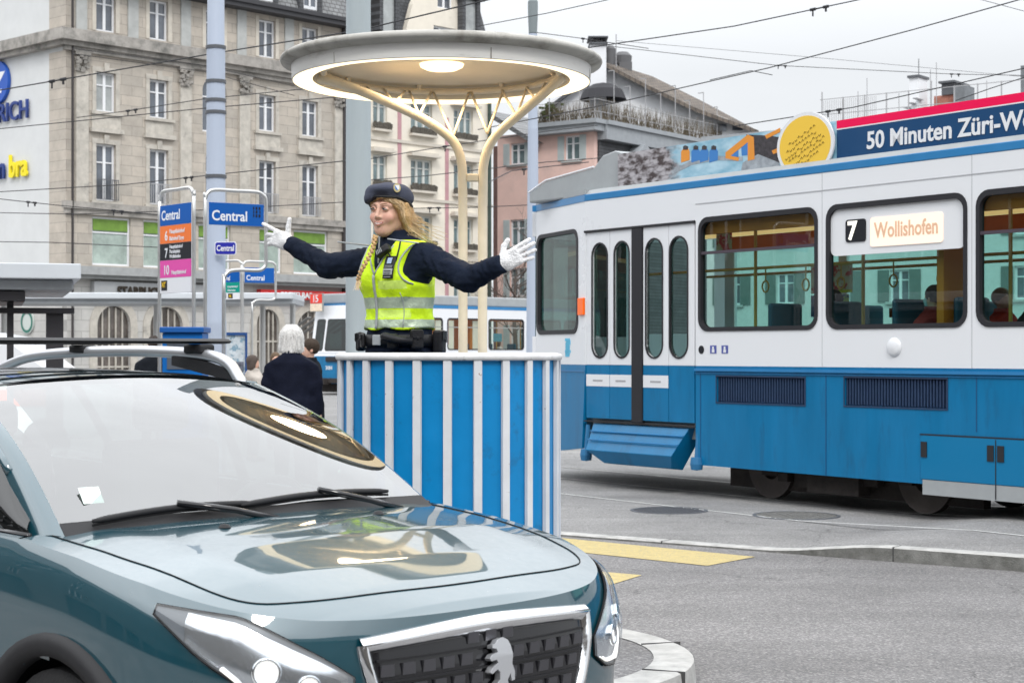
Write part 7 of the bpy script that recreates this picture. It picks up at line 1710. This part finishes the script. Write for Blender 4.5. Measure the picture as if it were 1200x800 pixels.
        col = np.maximum(np.abs(np.sqrt(X**2+Y**2)-.075)-.014, np.maximum(Z-1.50, 1.38-Z)); d = smax(d, (Z-(1.482-.60*np.abs(X)))*.86, .02); return smin(d, col, .015)*k
    s_obj('coat', coatf, lo, hi, res, cm, o)
    s_obj('trousers', lambda X, Y, Z: (lambda q: smax(legsf(*q, .018), (.10 if not seated else .55)-q[2], .01)*k)(A_(X, Y, Z)), lo, (hi[0], hi[1], 1.0*k+zs), res, tm, o)
    s_obj('shoe', lambda X, Y, Z: (lambda q: (feet(*q)-.010)*k)(A_(X, Y, Z)), lo, (hi[0], hi[1], lo[2]+.26), res, mat('shoe_black', (.02, .02, .02), .6), o)
    def hairf(X, Y, Z):
        X, Y, Z = A_(X, Y, Z); d = ell(X, Y, Z, (0, .022, 1.618), (.088, .100, .095)); 
        if hl > 0: d = smin(d, ell(X, Y, Z, (0, .040, 1.54-hl*.25), (.094, .068, .08+hl*.5)), .03)
        
        if hl > .08: d = smin(d, ell(X, Y, Z, (0, .03, 1.585), (.096, .092, .085)), .03); d = d+.006*np.sin(X*75+Z*38)*np.sin(Z*60+Y*50)
        return (smax(d, -(Y+.045-1.1*np.clip(Z-1.60, 0, .1)*-1.0), .01)+.0025*np.sin(X*130+Z*30))*k
    if hat is None: s_obj('hair', hairf, (-.16*k, -.16*k, 1.28*k+zs), (.16*k, .2*k, 1.76*k+zs), .009, hm, o)
    else:
        hm2 = mat('hat_%02x%02x%02x' % tuple(int(c*255) for c in hat), hat, .95, var=.15, bump=.6, bscale=60)
        s_obj('hat', lambda X, Y, Z: (lambda q: smax(ell(q[0], q[1], q[2], (0, .02, 1.635), (.098, .11, .10)), -(q[2]-1.595+.25*(q[1])), .01)*k)(A_(X, Y, Z)), (-.16*k, -.16*k, 1.5*k+zs), (.16*k, .2*k, 1.8*k+zs), .009, hm2, o)
    if mask: s_obj('face_mask', lambda X, Y, Z: (lambda q: smax(smax(head(*q)-.008, np.abs(q[2]-1.54)-.042, .006), q[1]+.028, .006)*k)(A_(X, Y, Z)), (-.1*k, -.16*k, 1.4*k+zs), (.1*k, .05, 1.66*k+zs), .008, mat('mask_blue', mask, .8), o)
    return o
p = P(342, 0, 17)
ow = person('elderly person with white hair in long dark navy coat, seen from behind near the barrier', p.x, 17, .035, R(176), 1.78, (.009, .011, .022), (.70, .68, .66), .10, res=.012, bulk=1.06)
p = P(362, 0, 18.3)
person('person in black coat walking beside the white-haired person, mostly hidden behind them', p.x, 18.3, .035, R(-70), 1.66, (.012, .014, .018), (.045, .03, .02), 0)
p = P(297, 0, 24)
person('person in pale beige jacket standing behind the small stop sign frames', p.x, 24, .03, R(120), 1.48, (.42, .38, .34), (.08, .06, .05), .05, res=.02)
p = P(323, 0, 27)
person('person in dark jacket with white scarf in front of the shop doorway', p.x, 27, .03, R(20), 1.52, (.03, .03, .035), (.12, .08, .05), .05, res=.02)
p = P(180, 0, 24)
person('person in black jacket left of the blue ticket machine, behind the car roof', p.x, 24, .03, R(200), 1.75, (.015, .015, .018), (.03, .02, .015), 0, res=.02)
p = P(262, 0, 30)
# passengers sit on the seats of the tram: tram frame -> world
def tw(x, y): return Vector((TO.x-.571*x-.821*y, TO.y+.821*x-.571*y))
for x, y, f, lb, kw in ((-2.15, -.50, 0, 'tram passenger in dark red jacket wearing a pale blue face mask, by the second window', dict(coat=(.22, .03, .03), hair=(.02, .015, .012), mask=(.45, .68, .72))),
                    (-2.12, -1.0, 0, 'tram passenger in orange knitted hat at the right edge of the second window', dict(coat=(.02, .02, .022), hat=(.60, .22, .03))),
                    (-2.05, -1.62, 180, 'tram passenger in red jacket on the far seats, behind the masked passenger', dict(coat=(.42, .05, .04), hair=(.16, .10, .05))),
                    (-3.25, -.62, 0, 'tram passenger in black coat in the third window below the red poster', dict(coat=(.012, .012, .014), hair=(.10, .05, .02))),
                    (-.72, -.62, 0, 'tram passenger in black coat sitting at the right side of the first window', dict(coat=(.012, .012, .013), hair=(.015, .012, .01))),
                    (-1.55, -1.70, 180, 'dark-haired tram passenger on the far side, at the left of the second window', dict(coat=(.05, .05, .05), hair=(.04, .03, .02)))):
    q = tw(x-.14, y); person(lb, q.x, q.y, .93, trz+R(90)+R(f)-PI+PI, 1.66, seated=True, pose='lap', res=.016, **kw)
q = FA.lerp(FA, 0); q = Vector((q0.x, q0.y, 0))+FD*8.35+Vector((-.731, .682, 0))*.5
person('passenger in white top at the right window of the distant route 15 tram', q.x, q.y, .80, frz+R(90), 1.6, (.62, .55, .56), (.12, .06, .04), .05, seated=True, pose='lap', res=.025)
# strands over the white hair
wh = [c for c in ow.children if c.name.startswith('hair')][0]
t = MB(); rnd = random.Random(11); k = 1.78/1.7
for i in range(420):
    a = rnd.uniform(-.15*PI, 1.15*PI); r0 = rnd.uniform(.0, .05)
    p0 = Vector((r0*math.cos(a), .02+r0*math.sin(a), 1.712)); w_ = rnd.uniform(.92, 1.04)
    p1 = Vector((.098*w_*math.cos(a), .025+.102*w_*math.sin(a), 1.64+rnd.uniform(-.02, .02))); p2 = Vector((.108*w_*math.cos(a)+rnd.uniform(-.012, .012), .025+.100*w_*math.sin(a), 1.56+rnd.uniform(-.02, .02))); p3 = Vector((.104*w_*math.cos(a)+rnd.uniform(-.025, .025), .03+.088*math.sin(a), rnd.uniform(1.44, 1.50)))
    t.tube([q*k for q in smoothpath([p0, p1, p2, p3], 3)], .0030, 3, caps=False)
t.build('strand', mat('white_strand', (.78, .77, .75), .7, var=.25, vscale=60), wh, smooth=True)
# ================================================================== SMALL THINGS FAR BACK
p = P(125, 0, 23); V_ = thing('van', 'white van parked beyond the tram stop, only its roof seen above the car rails', 'van', (p.x-2.3, 23, .03), R(4))
t = MB(); t.plate([(-2.2, .35), (2.0, .35), (2.25, .5), (2.3, .95), (1.75, 1.15), (1.0, 1.72), (.6, 1.80), (-1.9, 1.82), (-2.2, 1.6)], [], lambda u, v, q: (u, q, v), -.0, 1.7)
t.v = [(x*1.0, y, z) for x, y, z in t.v]
t.build('body', mat('van_white', (.72, .73, .75), .3, coat=.4), V_, bevel=.06)
t = MB(); t.box(-1.9, -.012, 1.18, .75, -.002, 1.62); t.build('side_window', m_pane, V_)
t = MB(); t.box(-2.1, -.014, .80, 1.6, -.003, 1.02); t.build('stripe', mat('stripe_orange', (.75, .10, .02), .5), V_)
for x in (-1.4, 1.45):
    t = MB(); t.lathe([(0, -.1), (.3, -.1), (.32, .05), (0, .05)], (x, .05, .32), 24, axis='y'); t.build('wheel', m_tyre, V_)
# bare tree against the pink house
def bare_tree(x, y, h, seed, label):
    rnd = random.Random(seed); o = thing('bare_tree', label, 'tree', (x, y, 0)); t = MB(); b = MB()
    t.tube([(0, 0, -.1), (.05, 0, h*.2), (-.05, .05, h*.4), (.05, 0, h*.6)], [.16, .13, .10, .06], 8)
    def br(p, d, L_, r_, n_):
        q = p; pts = [p]
        for k in range(3): d = (d+Vector((rnd.uniform(-.3, .3), rnd.uniform(-.3, .3), rnd.uniform(-.1, .22)))).normalized(); q = q+d*L_/3; pts.append(q)
        b.tube(pts, [r_, r_*.8, r_*.6, r_*.4], 4, caps=False)
        if n_ == 0: return
        for k in range(4): s_ = pts[rnd.choice((1, 2, 3))]; br(s_, (d+Vector((rnd.uniform(-.9, .9), rnd.uniform(-.9, .9), rnd.uniform(-.3, .7)))).normalized(), L_*.62, r_*.6, n_-1)
    for k in range(11):
        z = h*(.25+.35*k/10); a = rnd.uniform(0, 2*PI); br(Vector((0, 0, z)), Vector((math.cos(a), math.sin(a), .55)).normalized(), h*.24, .055, 3)
    m = mat('bark', (.10, .08, .07), .9, var=.3, vscale=12); t.build('trunk', m, o, smooth=True); b.build('crown', m, o)
bare_tree(.15, 95, 9.5, 5, 'small bare tree with fine brown twigs in front of the pink house')
